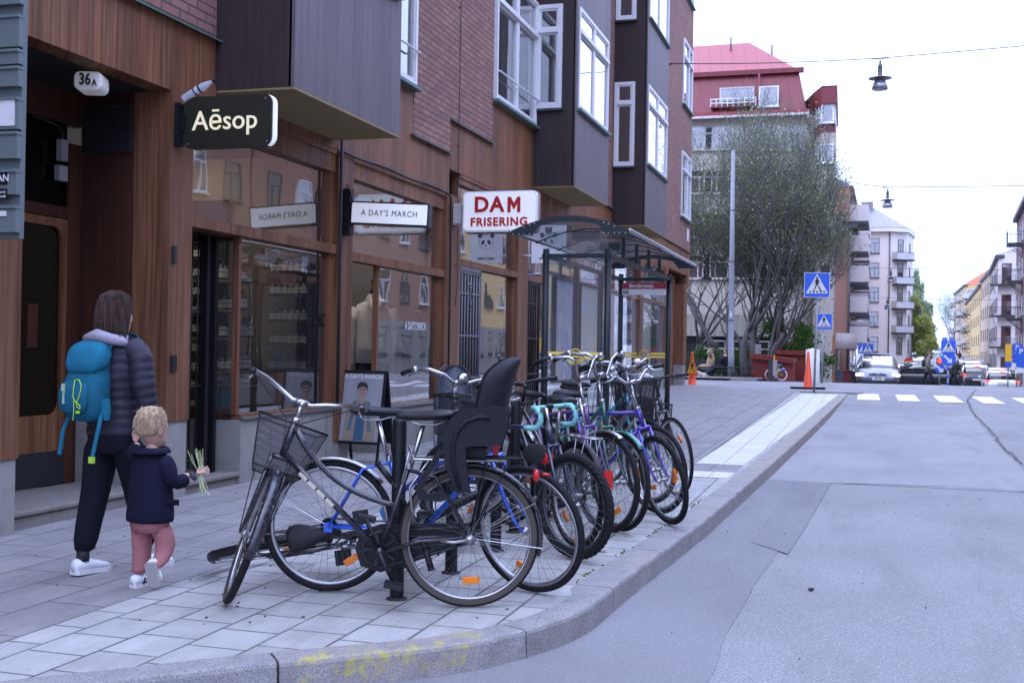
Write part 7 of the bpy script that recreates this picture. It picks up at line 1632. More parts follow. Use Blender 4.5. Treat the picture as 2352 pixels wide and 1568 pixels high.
# low wing with panelled front behind the tree
t = thing('low_annex', 'low cream panelled annex with dark ground floor behind the tree trunks', 'building', (*P2(1600, 56), Z(56)), world=True)
a, b = P2(1500, 57), P2(1792, 57); Wall(t, a, b, HZ(1650, 772, 57), HZ(1650, 722, 57), planks('cream_panel', (.36, .33, .27), (.40, .37, .30), (.42, .39, .32), w=.22)); Wall(t, (a[0], 57.3), (b[0], 57.3), Z(57)-1, HZ(1650, 772, 57)+.05, M['blackmatte'], name='ground_floor')
Wg = Wall(t, (a[0], 57.2), (b[0], 57.2), Z(57)-1, Z(57)-.9, M['blackmatte'], name='plinth'); 
for u in (1640, 1690, 1740): Wg.win(P2(u, 57)[0]-a[0], HZ(1650, 802, 57), 1.1, .45, 'balcony', False, False)
# ---- orange-brown houses with stacked balconies
sd2 = Vector((ray(2180, 815).x, ray(2180, 815).y, 0)).normalized()
t = thing('apartment_building', 'tall rust orange apartment building with a long stack of pale balconies', 'building', (*P2(1925, 82), Z(82)), world=True)
A0 = P2(1946, 82); A1 = (A0[0]+sd2.x*.62*33, A0[1]+33)
A1 = P2(1966, 118)
ztop = HZ(1920, 520, 82)
Ws = Wall(t, A0, A1, Z(90)-2, ztop+2.2, M['rust'])
Wn = Wall(t, P2(1895, 82), A0, Z(82)-2, ztop, M['rust'])
prism_z(t, [P2(1880, 82.7), (A0[0]-.45, 82.7), (A1[0]-.5, A1[1]), (A1[0]-14, A1[1])], Z(90)-2, ztop+1, M['rust'], 'block')
m = MB(); m.add([(A0[0]+.5, 81.7, ztop+.1), (A0[0]-5, 81.7, ztop+1.6), (A1[0]-5, 118, ztop+4.2), (A1[0]+.3, 118, ztop+2.4)], [(0, 1, 2, 3)]); build('roof', m, M['steel_dark'], t)
m = MB(); m.box(A0[0]-5, A0[0]+.55, 81.6, 82.0, ztop-.15, ztop+.12); build('cornice', m, M['steel_dark'], t)
m = MB(); m.tube([(A0[0]+.05, 81.9, ztop), (A0[0]+.05, 81.9, Z(82))], .09, 6); build('downpipe', m, M['iron'], t)
for k, v in enumerate((486, 556, 622, 690)):
    pass
for i in range(5):
    for j, Yb in enumerate((85, 93, 101, 109, 116)):
        al = (Yb-82)/(118-82)*Ws.L; zb = HZ(1950, 516+i*71*(82/85), 85) if j == 0 else HZ(1950, 516+i*71*(82/85), 85)+.35
        Ws.balcony(al, zb+(.25 if j else 0), 3.0, 1.25, 1.25)
        Ws.win(al, zb+.2, 1.6, 2.0, 'darkframe')
# upper orange house behind
t = thing('apartment_building', 'orange plastered gable house with dark green roof edge rising behind the rust building', 'building', (*P2(1925, 124), Z(124)), world=True)
Yg = 122; a, b = P2(1890, Yg), P2(1946, Yg); zt3 = HZ(1920, 428, Yg)
Wall(t, a, b, Z(Yg)-2, zt3, M['orange_plaster']); e1 = P2(1966, 150)
Wall(t, b, e1, Z(Yg)-2, zt3-.6, M['orange_plaster'])
m = MB(); m.add([(a[0], Yg-.2, HZ(1900, 398, Yg)), (b[0]-1.1, Yg-.2, HZ(1930, 412, Yg)), (b[0]+.4, Yg-.2, zt3-.1), (e1[0]+.6, 150, zt3-1.5), (e1[0]-2, 150, zt3+1.5), (a[0], 150, zt3+2.2), (a[0], Yg-.2, zt3-.1)], [(0, 6, 2, 1), (1, 2, 3, 4), (0, 1, 4, 5)]); build('roof', m, M['slate'], t)
# ---- pale corner house with curved bay and grey roof
Yw = 148
t = thing('corner_building', 'pale cream corner apartment building with grey metal roof and iron balconies', 'building', (*P2(2040, Yw), Z(Yw)), world=True)
zt4 = HZ(2020, 526, Yw); k0, k1 = P2(1985, Yw), P2(2040, Yw)
Wm = Wall(t, k0, k1, Z(Yw)-1, zt4, M['cream2']); k2 = P2(2080, Yw+1.5); k3 = P2(2094, Yw+7)
Wr = Wall(t, k1, k2, Z(Yw)-1, zt4, M['cream2'], name='wall'); Wq = Wall(t, k2, k3, Z(Yw)-1, zt4-.2, M['cream2'])
prism_z(t, [(k0[0]+.1, k0[1]+.25), (k1[0]-.05, k1[1]+.25), (k2[0]-.15, k2[1]+.25), (k3[0]-.25, k3[1]), (k3[0], Yw+20), (k0[0], Yw+20)], Z(Yw)-1, zt4-.3, M['cream2'], 'core')
m = MB(); cx_ = P2(1990, Yw+6); bs = [P2(1970, Yw-.5), P2(2041, Yw-.6), P2(2083, Yw+.8), P2(2098, Yw+7), (P2(2098, Yw+7)[0], Yw+18), (P2(1970, Yw)[0], Yw+18)]
za = HZ(1990, 462, Yw); m.add([(x, y, zt4+.15) for x, y in bs]+[(P2(1984, Yw)[0], Yw+7, za), (P2(2002, Yw)[0], Yw+7, za)], [(0, 1, 7, 6), (1, 2, 7), (2, 3, 7), (3, 4, 7), (4, 5, 6, 7), (5, 0, 6)]); build('roof', m, M['slate'], t)
prism_z(t, [(x*1, y) for x, y in bs], zt4-.35, zt4+.1, M['white_pl'], 'cornice')
m = MB(); q = P2(1973, Yw+6), P2(2000, Yw+6); m.box(q[0][0], q[1][0], Yw+5.5, Yw+8, za-1, HZ(1985, 458, Yw)+.4); build('chimney', m, M['slate'], t)
m = MB(); m.tube([(k1[0], Yw-.12, zt4), (k1[0], Yw-.12, Z(Yw))], .08, 6); build('downpipe', m, M['iron'], t)
al = lambda u: P2(u, Yw)[0]-k0[0]
for v in (582, 638, 694, 750, 808):
    Wm.win(al(2006), HZ(2006, v, Yw), 1.05, 1.85, 'darkframe')
    p = Wr.L*.62; Wr.win(p, HZ(2065, v+4, Yw), .8, 2.0, 'darkframe'); Wq.win(Wq.L*.4, HZ(2065, v+2, Yw), .7, 1.6, 'darkframe', False)
for v in (594, 650, 706, 762): Wr.balcony(Wr.L*.66, HZ(2065, v+3, Yw), 2.6, 1.0, .95, solid=False); Wr.balcony(Wr.L*.66, HZ(2065, v+3, Yw), 2.5, .94, .85, 'white')
for u, col_, lab_ in [(2055, 'rust', '')]: 
    m = MB(); m.box(P2(2050, Yw-.3)[0], P2(2075, Yw)[0], Yw-.45, Yw-.42, HZ(2060, 868, Yw), HZ(2060, 858, Yw)); build('shop_lettering_panel', m, M['darkframe'], t)
# ---- right-hand row
def row_house(label, u0, Y0, u1, Y1, v0, mat, roofmat, floors, cols, side_u=None, balc=None, frame='darkframe', fw=.9, fh=1.5, zroof=1.2, vtopY=None, base=None):
    a, b = P2(u0, Y0), P2(u1, Y1)
    t = thing('apartment_building', label, 'building', (*a, Z(Y0)), world=True); zt_ = HZ(u0, v0, Y0)
    W_ = Wall(t, b, a, Z(Y0)-2, zt_, mat)
    back = Vector((1, 0, 0))*12
    prism_z(t, [(b[0]+.1, b[1]), (a[0]+.1, a[1]), (a[0]+12, a[1]), (b[0]+12, b[1])], Z(Y0)-2, zt_-.1, mat, 'block')
    prism_z(t, [(b[0]-.35, b[1]), (a[0]-.35, a[1]-.3), (a[0]+12, a[1]-.3), (b[0]+12, b[1])], zt_-.25, zt_+.1, M['iron'], 'eaves')
    m = MB(); m.add([(b[0]-.3, b[1], zt_+.1), (a[0]-.3, a[1]-.2, zt_+.1), (a[0]+5, a[1]+2, zt_+zroof+1), (b[0]+5, b[1], zt_+zroof+1), (a[0]+12, a[1], zt_+.1)], [(0, 1, 2, 3), (1, 4, 2)]); build('roof', m, roofmat, t)
    for i in range(floors):
        z = zt_-2.7-3.05*i
        for j in range(cols):
            W_.win(W_.L*(j+.5)/cols, z, fw, fh, frame)
            if balc and (j in balc): W_.balcony(W_.L*(j+.5)/cols, z-.4, 2.4, 1.2, 1.0, solid=balc[j] == 'solid')
    return t, W_, zt_, a
Yr = 98
t, W_, z_, a = row_house('mauve brown apartment building at the right edge of the street', 2372, 88, 2331, 112, 420, M['brown_pl'], M['slate'], 5, 6, balc={2: 'open'}, frame='white')
Wx = Wall(t, a, (a[0]+14, a[1]), Z(88)-2, z_, M['brown_pl'])
for i in range(5):
    for j in range(4): Wx.win(2+j*3, z_-2.7-3.05*i, .9, 1.5, 'white')
t, W_, z_, a = row_house('white corner apartment building with red balcony doors beside the mauve brown one', 2290, 132, 2272, 160, 588, M['white_pl'], M['slate'], 5, 6, frame='darkframe')
Wx = Wall(t, a, P2(2340, 131), Z(130)-2, z_+.3, M['white_pl'])
for i in range(4): Wx.win(Wx.L*.4, z_-2.9-3.3*i, 1.0, 2.1, 'red_metal'); Wx.balcony(Wx.L*.35, z_-3.1-3.3*i, 2.6, .9, .95, solid=False)
row_house('narrow peach apartment building between the white and the yellow houses', 2270, 162, 2252, 182, 625, M['beige_pl'], M['slate'], 4, 4)
row_house('yellow apartment building with dark balconies on the right of the far street', 2250, 184, 2217, 250, 655, M['yellow_pl'], M['steel_dark'], 4, 9, balc={1: 'open', 3: 'open'})
t, W_, z_, a = row_house('farthest pale apartment building with white balconies and red tiled roof', 2214, 252, 2190, 290, 655, M['beige_pl'], M['tile'], 5, 4, balc={0: 'solid', 2: 'solid', 3: 'solid'}, zroof=2.6)
Wx = Wall(t, a, P2(2240, 251), Z(252)-2, z_, M['yellow_pl'])
for i in range(5): Wx.balcony(1.2, z_-2.8-3.05*i, 2.4, 1.1, 1.1); Wx.win(1.2, z_-2.5-3.05*i, 1.6, 1.6, 'white')
# ---- pink house and others across the near street (outside the frame, seen mirrored in the shop glass)
def opp(label, y0, y1, mat, H_, shift=0, base=M['concrete'], fl=4, X=11.8):
    t = thing('apartment_building', label, 'building', (X, y0, 0), world=True)
    W_ = Wall(t, (X, y1), (X, y0), 0, H_, mat); Wall(t, (X-.03, y1), (X-.03, y0), -.3, 2.6, base, .2, 'ground_storey')
    prism_z(t, [(X+.3, y0), (X+10, y0), (X+10, y1), (X+.3, y1)], 0, H_-.05, mat, 'block'); prism_z(t, [(X-.3, y0), (X+10, y0), (X+10, y1), (X-.3, y1)], H_, H_+.25, M['steel_dark'], 'eaves')
    n_ = int((y1-y0)/2.6)
    for i in range(fl):
        for j in range(n_): W_.win(W_.L*(j+.5)/n_, 3.6+3.1*i+shift, 1.05, 1.55, 'darkframe' if (i+j) % 2 else 'white')
    for j in range(n_): W_.win(W_.L*(j+.5)/n_, .9, 1.3, 1.4, 'darkframe')
opp('pink plastered house across the street, mirrored in the first two shop windows', -6, 40, M['pink_pl'], 14.5)
opp('terracotta pink house across the street, mirrored in the clothes shop window', 40.2, 60, M['pink_pl'], 13.6)
opp('ochre house across the street, mirrored in the hairdresser window', 60.2, 74, M['yellow_pl'], 14, .3)
opp('brick house across the street, mirrored in the glass of the bus shelter', 74.2, 86, M['brick'], 13, .1)
mb = MB(); v = []
for y in (-6, 10, 25, 40, 60, 86): v += [(8.4, y, Z(y)), (11.8, y, Z(y))]
mb.add(v, [(2*i, 2*i+1, 2*i+3, 2*i+2) for i in range(5)]); mb2 = MB()
for y0, y1 in ((-6, 10), (10, 25), (25, 40), (40, 60), (60, 86)): mb2.add([(8.4, y0, Z(y0)), (8.4, y0, Z(y0)-.2), (8.4, y1, Z(y1)-.2), (8.4, y1, Z(y1))], [(0, 1, 2, 3)])
structure('opposite_pavement', mb, M['slab_dark']); structure('opposite_kerb', mb2, M['granite'])
# ================================================================ VEHICLES
def carpaint(name, col, metal=.3): return paint(name, col, .35, metal, coat=.5, var=.05, scale=3)
carglass = glass_mat('car_glass', (.07, .08, .09), .22, .05, .01); headlit = emis('lit_headlamp', (.9, .93, 1.0), 6.0); taillit = emis('lit_tail_lamp', (1.0, .04, .02), 3.0); plate = paint('number_plate', (.6, .62, .62), .5, var=.02)
def section(x, w, zb, zs, zt, k=3.0):
    """rounded body section at x: half width w, bottom zb, shoulder zs, top zt"""
    pts = []
    for i in range(20):
        a = 2*PI*i/20-PI/2; c_, s_ = math.cos(a), math.sin(a); y = w*math.copysign(abs(c_)**(2/k), c_); z = (zb+zt)/2+(zt-zb)/2*math.copysign(abs(s_)**(2/k), s_); pts.append(Vector((x, y, z)))
    return pts
def make_car(label, loc, rz, col, kind='hatch', group='cars in the street beyond the crossing', facing='front', lights=True, platetxt=None, L_=4.3, W_=1.78, H_=1.45, detail=True, cat='car', metal=.3):
    t = thing('car', label, cat, loc, rz, group); pm = carpaint('car_paint_'+label[:12].replace(' ', '_'), col, metal); hw = W_/2; s = L_/4.3
    van = kind == 'van'; suv = kind == 'suv'; up = .12 if suv else (.05 if van else 0)
    belt = .92+up+(.1 if van else 0); hood = .80+up+(.16 if van else 0)
    st = [(-2.13, .80, .40, .62+up), (-2.08, .93, .30, .88+up), (-1.9, .98, .24, belt), (-1.2, 1.0, .2, belt+.02), (0, 1.0, .18, belt), (.75, 1.0, .2, belt-.01), (1.0, .99, .2, belt-.03), (1.55, .975, .22, hood+.03), (1.95, .93, .25, hood-.08), (2.1, .84, .32, hood-.18), (2.15, .70, .38, hood-.30)]
    m = MB(); m.loft([section(x*s, hw*w_, zb, 0, zt, 4.5) for x, w_, zb, zt in st]); body = build('body', m, pm, t)
    # greenhouse
    if kind in ('wagon', 'suv'): g = [(-2.0, .80, 1.0), (-1.85, .86, H_-.10), (-1.2, .80, H_-.02), (0, .80, H_), (.35, .80, H_-.02), (1.15, .84, belt-.02)]
    elif van: g = [(-2.05, .86, H_-.3), (-1.9, .88, H_-.03), (0, .88, H_), (.9, .88, H_-.03), (1.1, .86, H_-.12), (1.75, .90, belt)]
    else: g = [(-1.85, .80, .98), (-1.45, .78, H_-.14), (-.8, .76, H_-.02), (-.1, .76, H_), (.25, .77, H_-.03), (1.1, .82, belt-.02)]
    def gh(dx, dz, dw): 
        out = []
        for x, w_, z in g:
            zt = z+dz; zb = belt-.12; ww = hw*w_*dw; out.append([Vector((x*s+dx, -hw*.93*dw, zb)), Vector((x*s+dx, -hw*.90*dw, (zb*.5+max(zt, zb+.05)*.5))), Vector((x*s+dx, -ww*.93, max(zt, zb+.05)-.06)), Vector((x*s+dx, -ww*.82, max(zt, zb+.05))), Vector((x*s+dx, ww*.82, max(zt, zb+.05))), Vector((x*s+dx, ww*.93, max(zt, zb+.05)-.06)), Vector((x*s+dx, hw*.90*dw, (zb*.5+max(zt, zb+.05)*.5))), Vector((x*s+dx, hw*.93*dw, zb))])
        return out
    m = MB(); m.loft(gh(0, 0, 1.0), True, True); build('windows', m, carglass, body)
    rs = [r_ for r_ in g if r_[2] > H_-.2]; m = MB(); rr = []
    for x, w_, z in rs: rr.append([Vector((x*s, -hw*w_*.88, z-.03)), Vector((x*s, -hw*w_*.80, z+.012)), Vector((x*s, 0, z+.03)), Vector((x*s, hw*w_*.80, z+.012)), Vector((x*s, hw*w_*.88, z-.03))])
    m.loft(rr, False, True); build('roof_panel', m, pm, body)
    m = MB()
    for sg_ in (-1, 1):
        P = [(x*s, sg_*hw*w_*.86, max(z, belt)-.02) for x, w_, z in g]; m.tube(P, .03, 6)
        xb = .0; m.tube([(-.05*s, sg_*hw*.93, belt-.02), (-.1*s, sg_*hw*.72, H_-.04)], .03, 5)
    build('pillars', m, pm if not suv else M['blackmatte'], body)
    # wheels
    for x in (-1.32*s, 1.33*s):
        for sg_ in (-1, 1):
            m = MB(); T = Matrix.Translation((x, sg_*(hw-.10), .315)) @ Matrix.Rotation(PI/2, 4, 'X'); m.lathe([(.20, -.1), (.30, -.1), (.315, -.07), (.315, .07), (.30, .1), (.20, .1)], 22, T); w_ = build('wheel', m, M['rubber'], t)
            m = MB(); m.lathe([(.001, .03*sg_*-1), (.06, .03*sg_*-1), (.2, -.07*sg_), (.205, -.09*sg_)], 18, T); build('rim', m, M['alu'], w_)
            m = MB(); m.lathe([(.355, -.12), (.37, -.12), (.37, .12), (.355, .12)], 20, T); build('wheel_arch', m, M['blackmatte'], body)
    # front
    xf = 2.12*s
    for sg_ in (-1, 1):
        m = MB(); m.ell((xf-.09, sg_*hw*.76, hood-.20), .09, .19, .075, 14, 10); build('headlight', m, headlit if (lights and facing == 'front') else M['chrome'], t)
        m = MB(); m.ell((-2.06*s, sg_*hw*.80, belt-.14), .06, .15, .075 if not suv else .12, 12, 8); build('tail_lamp', m, taillit if (facing == 'rear') else M['tail'], t)
        m = MB(); m.ell((.75*s, sg_*(hw+.09), belt+.04), .06, .10, .065, 10, 8); build('mirror', m, pm, t)
    if detail:
        m = MB(); m.ell((xf-.045, 0, hood-.25), .055, hw*.56, .125, 20, 8); gr = build('grille', m, M['blackmatte'], t)
        m = MB(); m.obox((xf+.012, 0, hood-.23), (1, 0, 0), (0, 1, 0), (0, 0, 1), .012, hw*.46, .014); build('grille_bar', m, M['chrome'], gr)
        m = MB(); m.box(xf-.08, xf-.0, -hw*.82, hw*.82, .20, .40); build('lower_intake', m, M['blackmatte'], gr)
        m = MB(); m.box(xf-.0, xf+.02, -hw*.7, hw*.7, .225, .245); build('chrome_lip', m, M['chrome'], gr)
        m = MB(); m.box(-2.16*s, -2.12*s, -hw*.75, hw*.75, .34, .46); build('rear_trim', m, M['blackmatte'], t)
        m = MB(); m.box(xf+.01, xf+.035, -.26, .26, .39, .50); pl = build('number_plate', m, plate, t)
        m = MB(); m.box(-2.18*s, -2.15*s, -.26, .26, .62, .73); build('number_plate', m, plate, t)
        if facing == 'rear': m = MB(); m.box(-1.93*s, -1.88*s, -.16, .16, H_-.12, H_-.08); build('brake_light', m, taillit, t)
    if platetxt:
        m = MB(); put_text(m, platetxt, .105, (xf+.038, .02, .445), (0, 1, 0), (0, 0, 1), depth=.002, sx=.85); build('plate_lettering', m, ink, pl)
        m = MB(); c_ = Vector((xf+.035, 0, hood-.23)); m.tube([c_+Vector((0, .085*math.cos(a), .085*math.sin(a))) for a in [2*PI*i/20 for i in range(20)]], .012, 6, closed=True)
        for a in (90, 210, 330): m.tube([c_, c_+Vector((0, .085*math.cos(R(a)), .085*math.sin(R(a))))], [.012, .006], 5)
        build('round_emblem', m, M['chrome'], gr)
        m = MB(); m.box(xf+.036, xf+.0375, -.26, -.215, .39, .50); build('plate_stripe', m, blue, pl)
    return t
def ground_at(u, Y): x = py(u, 812, Y).x; return x
def carloc(u, Y): return (py(u, 812, Y).x, Y, Zr(Y)+.0)
c = py(2014, 881, 51.5); make_car('grey metallic hatchback driving towards the camera with both headlights lit', (c.x, 51.5, Z(51.5)-.05), R(-90), (.16, .16, .19), 'hatch', facing='front', platetxt='JRH 925', L_=4.3, W_=1.80, metal=.6)
make_car('white estate car seen from behind with lit tail lamps, rightmost of the queue', (py(2296, 880, 70).x, 70, Z(70)-.25), R(88), (.60, .60, .61), 'wagon', facing='rear', L_=4.7, W_=1.82, H_=1.50)
make_car('dark off-road car seen from behind with lit tail lamps, left of the white estate', (py(2247, 880, 74).x, 76, Z(76)-.05), R(88), (.02, .02, .025), 'suv', facing='rear', L_=4.6, W_=1.9, H_=1.68)
make_car('white van partly hidden in front of the dark off-road car', (py(2232, 880, 84).x, 86, Z(86)), R(88), (.6, .6, .62), 'van', facing='none', L_=4.9, W_=1.95, H_=1.9)
make_car('black estate car turning across the junction, seen from its side', (py(2112, 880, 64).x, 66, Z(66)-.02), R(172), (.015, .018, .028), 'wagon', facing='none', L_=4.7, W_=1.8, H_=1.46)
make_car('white car behind the grey hatchback with a dark front', (py(2072, 880, 72).x, 74, Z(74)+.05), R(-80), (.5, .5, .52), 'hatch', facing='none', L_=4.3, W_=1.8)
make_car('small white car with one lit headlight between the traffic posts', (py(2176, 880, 92).x, 94, Z(94)+.25), R(-84), (.6, .6, .62), 'hatch', facing='front', L_=4.0, W_=1.7)
make_car('silver hatchback waiting left of the dark off-road car', (py(2211, 880, 86).x, 90, Z(90)+.22), R(-86), (.4, .4, .42), 'hatch', facing='none', L_=4.2, W_=1.75)
make_car('grey hatchback half hidden beside the silver one', (py(2200, 880, 100).x, 104, Z(104)+.2), R(-86), (.2, .21, .24), 'hatch', facing='none', L_=4.2, W_=1.75)
p = py(2150, 817, 258); make_car('white van coming over the top of the hill with headlights on', (p.x, 258, Zr(258)+.02), R(-93), (.65, .65, .66), 'van', facing='front', L_=5.2, W_=2.0, H_=2.3)
for i, (u, Y) in enumerate([(2126, 230), (2122, 205), (2118, 182), (2113, 160), (2131, 262), (2109, 140)]):
    make_car(['parked car highest on the hill beside the willow', 'parked pale car third from the hilltop', 'parked silver car halfway down the hill', 'parked white car low on the hill under the birch', 'dark car just below the hilltop left of the van', 'parked grey car lowest on the hill behind the street signs'][i], (py(u, 812, Y).x, Y, Zr(Y)+.1), R(-94), [(.3, .32, .35), (.45, .45, .47), (.5, .5, .52), (.6, .6, .6), (.04, .045, .06), (.25, .27, .3)][i], 'hatch', facing='none', L_=4.3, W_=1.75, detail=False, group='cars parked on the far hill')
# parked across the near street: seen in the shop glass
make_car('white van parked across the street, mirrored in the hairdresser window', (7.2, 37, Zr(37)), R(90), (.6, .6, .62), 'van', facing='none', L_=5.2, W_=2.0, H_=2.2, group='cars parked across the street')
make_car('white estate car parked across the street, mirrored in the clothes shop window', (7.3, 27, Zr(27)), R(90), (.6, .6, .6), 'wagon', facing='none', group='cars parked across the street')
make_car('dark hatchback parked across the street, mirrored in the bottle shop window', (7.3, 15, Zr(15)), R(90), (.05, .055, .07), 'hatch', facing='none', group='cars parked across the street')
# far pedestrians
pedestrian((py(2132, 812, 58).x, 58, Z(58)+.0), R(-95), 'pedestrian in grey brown jacket with black rucksack walking over the crossing', (.16, .15, .13, 'a'), (.02, .02, .025), (.06, .045, .035))
pedestrian((py(2192, 812, 61).x, 61, Z(61)+.0), R(82), 'pedestrian in dark green coat with white hood walking left over the crossing', (.05, .06, .055, 'b'), (.02, .02, .025), (.1, .07, .05), s=.94)
pedestrian((py(2212, 812, 130).x, 130, Z(130)+.1), R(0), 'distant person in black on the right pavement of the hill', (.02, .02, .02, 'c'), (.02, .02, .025), (.03, .02, .02), False)
pedestrian((py(2204, 812, 165).x, 165, Z(165)+.1), R(20), 'farthest person in dark red jacket on the hill pavement', (.12, .02, .03, 'd'), (.02, .02, .025), (.03, .02, .02), False)
# traffic island posts and signs
def pole_thing(name, label, cat, u, Y, top, r=.035, dz=0, mat=None, group=None):
    x = py(u, 812, Y).x; t = thing(name, label, cat, (x, Y, Z(Y)+dz), 0, group); m = MB(); m.tube([(0, 0, 0), (0, 0, top)], r, 8); build('post', m, mat or galv, t); return t
def round_arrow(t, z, r=.32):
    F = face_frame((0, -.05, z), (1, 0, 0), (0, 0, 1)); m = MB(); m.prism(disc(0, 0, r, r, n=28), .02, F); p = build('sign_plate', m, blue, t)
    m = MB(); m.prism([(-.19, .16), (-.16, .20), (.08, -.03), (.15, .04), (.17, -.19), (-.06, -.17), (.01, -.10), (-.22, .12)], .004, F @ Matrix.Translation((0, 0, .02))); build('white_arrow', m, signwhite, p); return p
Yi = 61; k = Yi/2650*1.0
t = pole_thing('traffic_light', 'red traffic light on a thin post with a blue keep right sign', 'traffic light', 2159, 60, 2.0)
zr_ = HZ(2168, 864, 60)-Z(60)
b0 = HZ(2168, 828, 60)-Z(60); m = MB(); m.box(-.15, .15, -.02, .16, b0-.62, b0+.12); hs = build('housing', m, M['blackmatte'], t)
m = MB(); m.lathe([(.11, 0), (.11, .06), (.001, .03)], 18, Matrix.Translation((0, -.03, b0-.02)) @ Matrix.Rotation(PI/2, 4, 'X')); build('red_lamp', m, emis('red_signal', (1, .03, .01), 5), hs)
for q in (.24, .46): m = MB(); m.lathe([(.10, 0), (.10, .05), (.001, .02)], 16, Matrix.Translation((0, -.02, b0-.02-q)) @ Matrix.Rotation(PI/2, 4, 'X')); build('dark_lamp', m, M['steel_dark'], hs)
round_arrow(t, HZ(2168, 846, 60)-Z(60)+0, .22)
t = pole_thing('sign_post', 'striped post carrying a blue keep right disc and a small crossing sign', 'road sign', 2178, 58, 2.6, .045, mat=signwhite)
round_arrow(t, HZ(2178, 824, 58)-Z(58), .33); crossing_face(t, Vector((0, -.05, HZ(2178, 797, 58)-Z(58))), .66)
m = MB()
for i in range(4): m.tube([(0, 0, .2+.35*i), (0, 0, .36+.35*i)], .048, 8)
build('blue_band', m, blue, t)
t = pole_thing('sign_post', 'grey post with round blue sign under a crossing sign, just behind the striped post', 'road sign', 2177, 68, 3.4, .04)
round_arrow(t, HZ(2177, 806, 68)-Z(68), .32); crossing_face(t, Vector((0, -.05, HZ(2177, 788, 68)-Z(68))), .62)
for i, (u, v, Y, lb) in enumerate([(1993, 801, 72, 'small crossing sign right of the awning, in front of the corner house'), (1982, 801, 74, 'small crossing sign left of the pair beside the awning')]):
    t = pole_thing('pedestrian_crossing_sign', lb, 'road sign', u, Y, HZ(u, v, Y)-Z(Y)+.3, .035); crossing_face(t, Vector((0, -.05, HZ(u, v, Y)-Z(Y))), .62)
t = pole_thing('no_entry_sign', 'round red no entry sign with yellow bar above a yellow plate', 'road sign', 2088, 90, 3.0); z = HZ(2088, 831, 90)-Z(90)
F = face_frame((0, -.05, z), (1, 0, 0), (0, 0, 1)); m = MB(); m.prism(disc(0, 0, .34, .34, n=24), .02, F); p_ = build('sign_plate', m, paint('no_entry_red', (.55, .03, .03), .4), t); m = MB(); m.prism([(-.22, -.06), (.22, -.06), (.22, .06), (-.22, .06)], .004, F @ Matrix.Translation((0, 0, .02))); build('bar', m, yellow, p_); m = MB(); m.box(-.25, .25, -.07, -.05, z-.62, z-.40); build('sub_plate', m, yellow, t)
t = pole_thing('parking_sign', 'yellow restriction plate over a small blue plate on a post at the right', 'road sign', 2316, 66, HZ(2316, 795, 66)-Z(66)); m = MB(); m.box(-.16, .16, -.07, -.05, HZ(2316, 830, 66)-Z(66), HZ(2316, 790, 66)-Z(66)); build('yellow_plate', m, yellow, t); m = MB(); m.box(-.16, .16, -.07, -.05, HZ(2316, 842, 66)-Z(66), HZ(2316, 831, 66)-Z(66)); build('blue_plate', m, blue, t)
for i, (u, Y, lb, v0) in enumerate([(2336, 66, 'blue parking sign with stacked plates, left of the pair at the right edge', 789), (2345, 62, 'blue parking sign with stacked plates, nearest the right edge', 797)]):
    t = pole_thing('parking_sign', lb, 'road sign', u, Y, HZ(u, v0, Y)-Z(Y)); zt_ = HZ(u, v0, Y)-Z(Y)
    m = MB(); m.box(-.22, .22, -.07, -.05, zt_-.45, zt_); p_ = build('blue_plate', m, blue, t); m = MB(); put_text(m, 'P', .36, (0, -.072, zt_-.22), RX, (0, 0, 1), depth=.002, bold=.01); build('letter', m, signwhite, p_)
    for k_ in range(3): m = MB(); m.box(-.22, .22, -.07, -.05, zt_-.72-.28*k_, zt_-.47-.28*k_); build('blue_plate', m, blue if k_ < 2 else signwhite, t)
# ---- things in the side street: sheds, cabinet, bench, child's cycle, cafe
Yp = 44.6
mb = MB(); a = P2(1560, Yp); b = P2(1732, Yp-.2)
mb.loft([[Vector((x, y-.12, Z(Yp)-.1)), Vector((x, y-.1, Z(Yp)+.10)), Vector((x, y+.1, Z(Yp)+.10)), Vector((x, y+.12, Z(Yp)-.1))] for x, y in [(a[0]-6, Yp), a, P2(1640, Yp+.1), b, (b[0]+.5, Yp+2)]]); 
tag(build('planter_kerb', mb, M['granite']), 'low granite edging round the planted corner under the tree', 'kerb')
mb = MB(); mb.add([(a[0]-8, Yp+.1, Z(Yp)+.04), (b[0]+.4, Yp+.1, Z(Yp)+.04), (b[0]+.4, Yp+9, Z(Yp)+.04), (a[0]-8, Yp+9, Z(Yp)+.04)], [(0, 1, 2, 3)]); structure('planted_soil', mb, paint('soil_and_grass', (.06, .06, .035), .95, var=.4, scale=3))
t = thing('low_rail', 'thin dark steel rail along the planted corner', 'railing', (*P2(1650, Yp+.4), Z(Yp)), world=True)
m = MB(); m.tube([(P2(1545, Yp)[0], Yp+.3, Z(Yp)+.46), (P2(1735, Yp)[0], Yp+.3, Z(Yp)+.46)], .025, 6); build('rail', m, sg, t)
for u in (1580, 1630, 1680, 1730): m = MB(); m.tube([(P2(u, Yp)[0], Yp+.3, Z(Yp)), (P2(u, Yp)[0], Yp+.3, Z(Yp)+.46)], .02, 6); build('rail_post', m, sg, t)
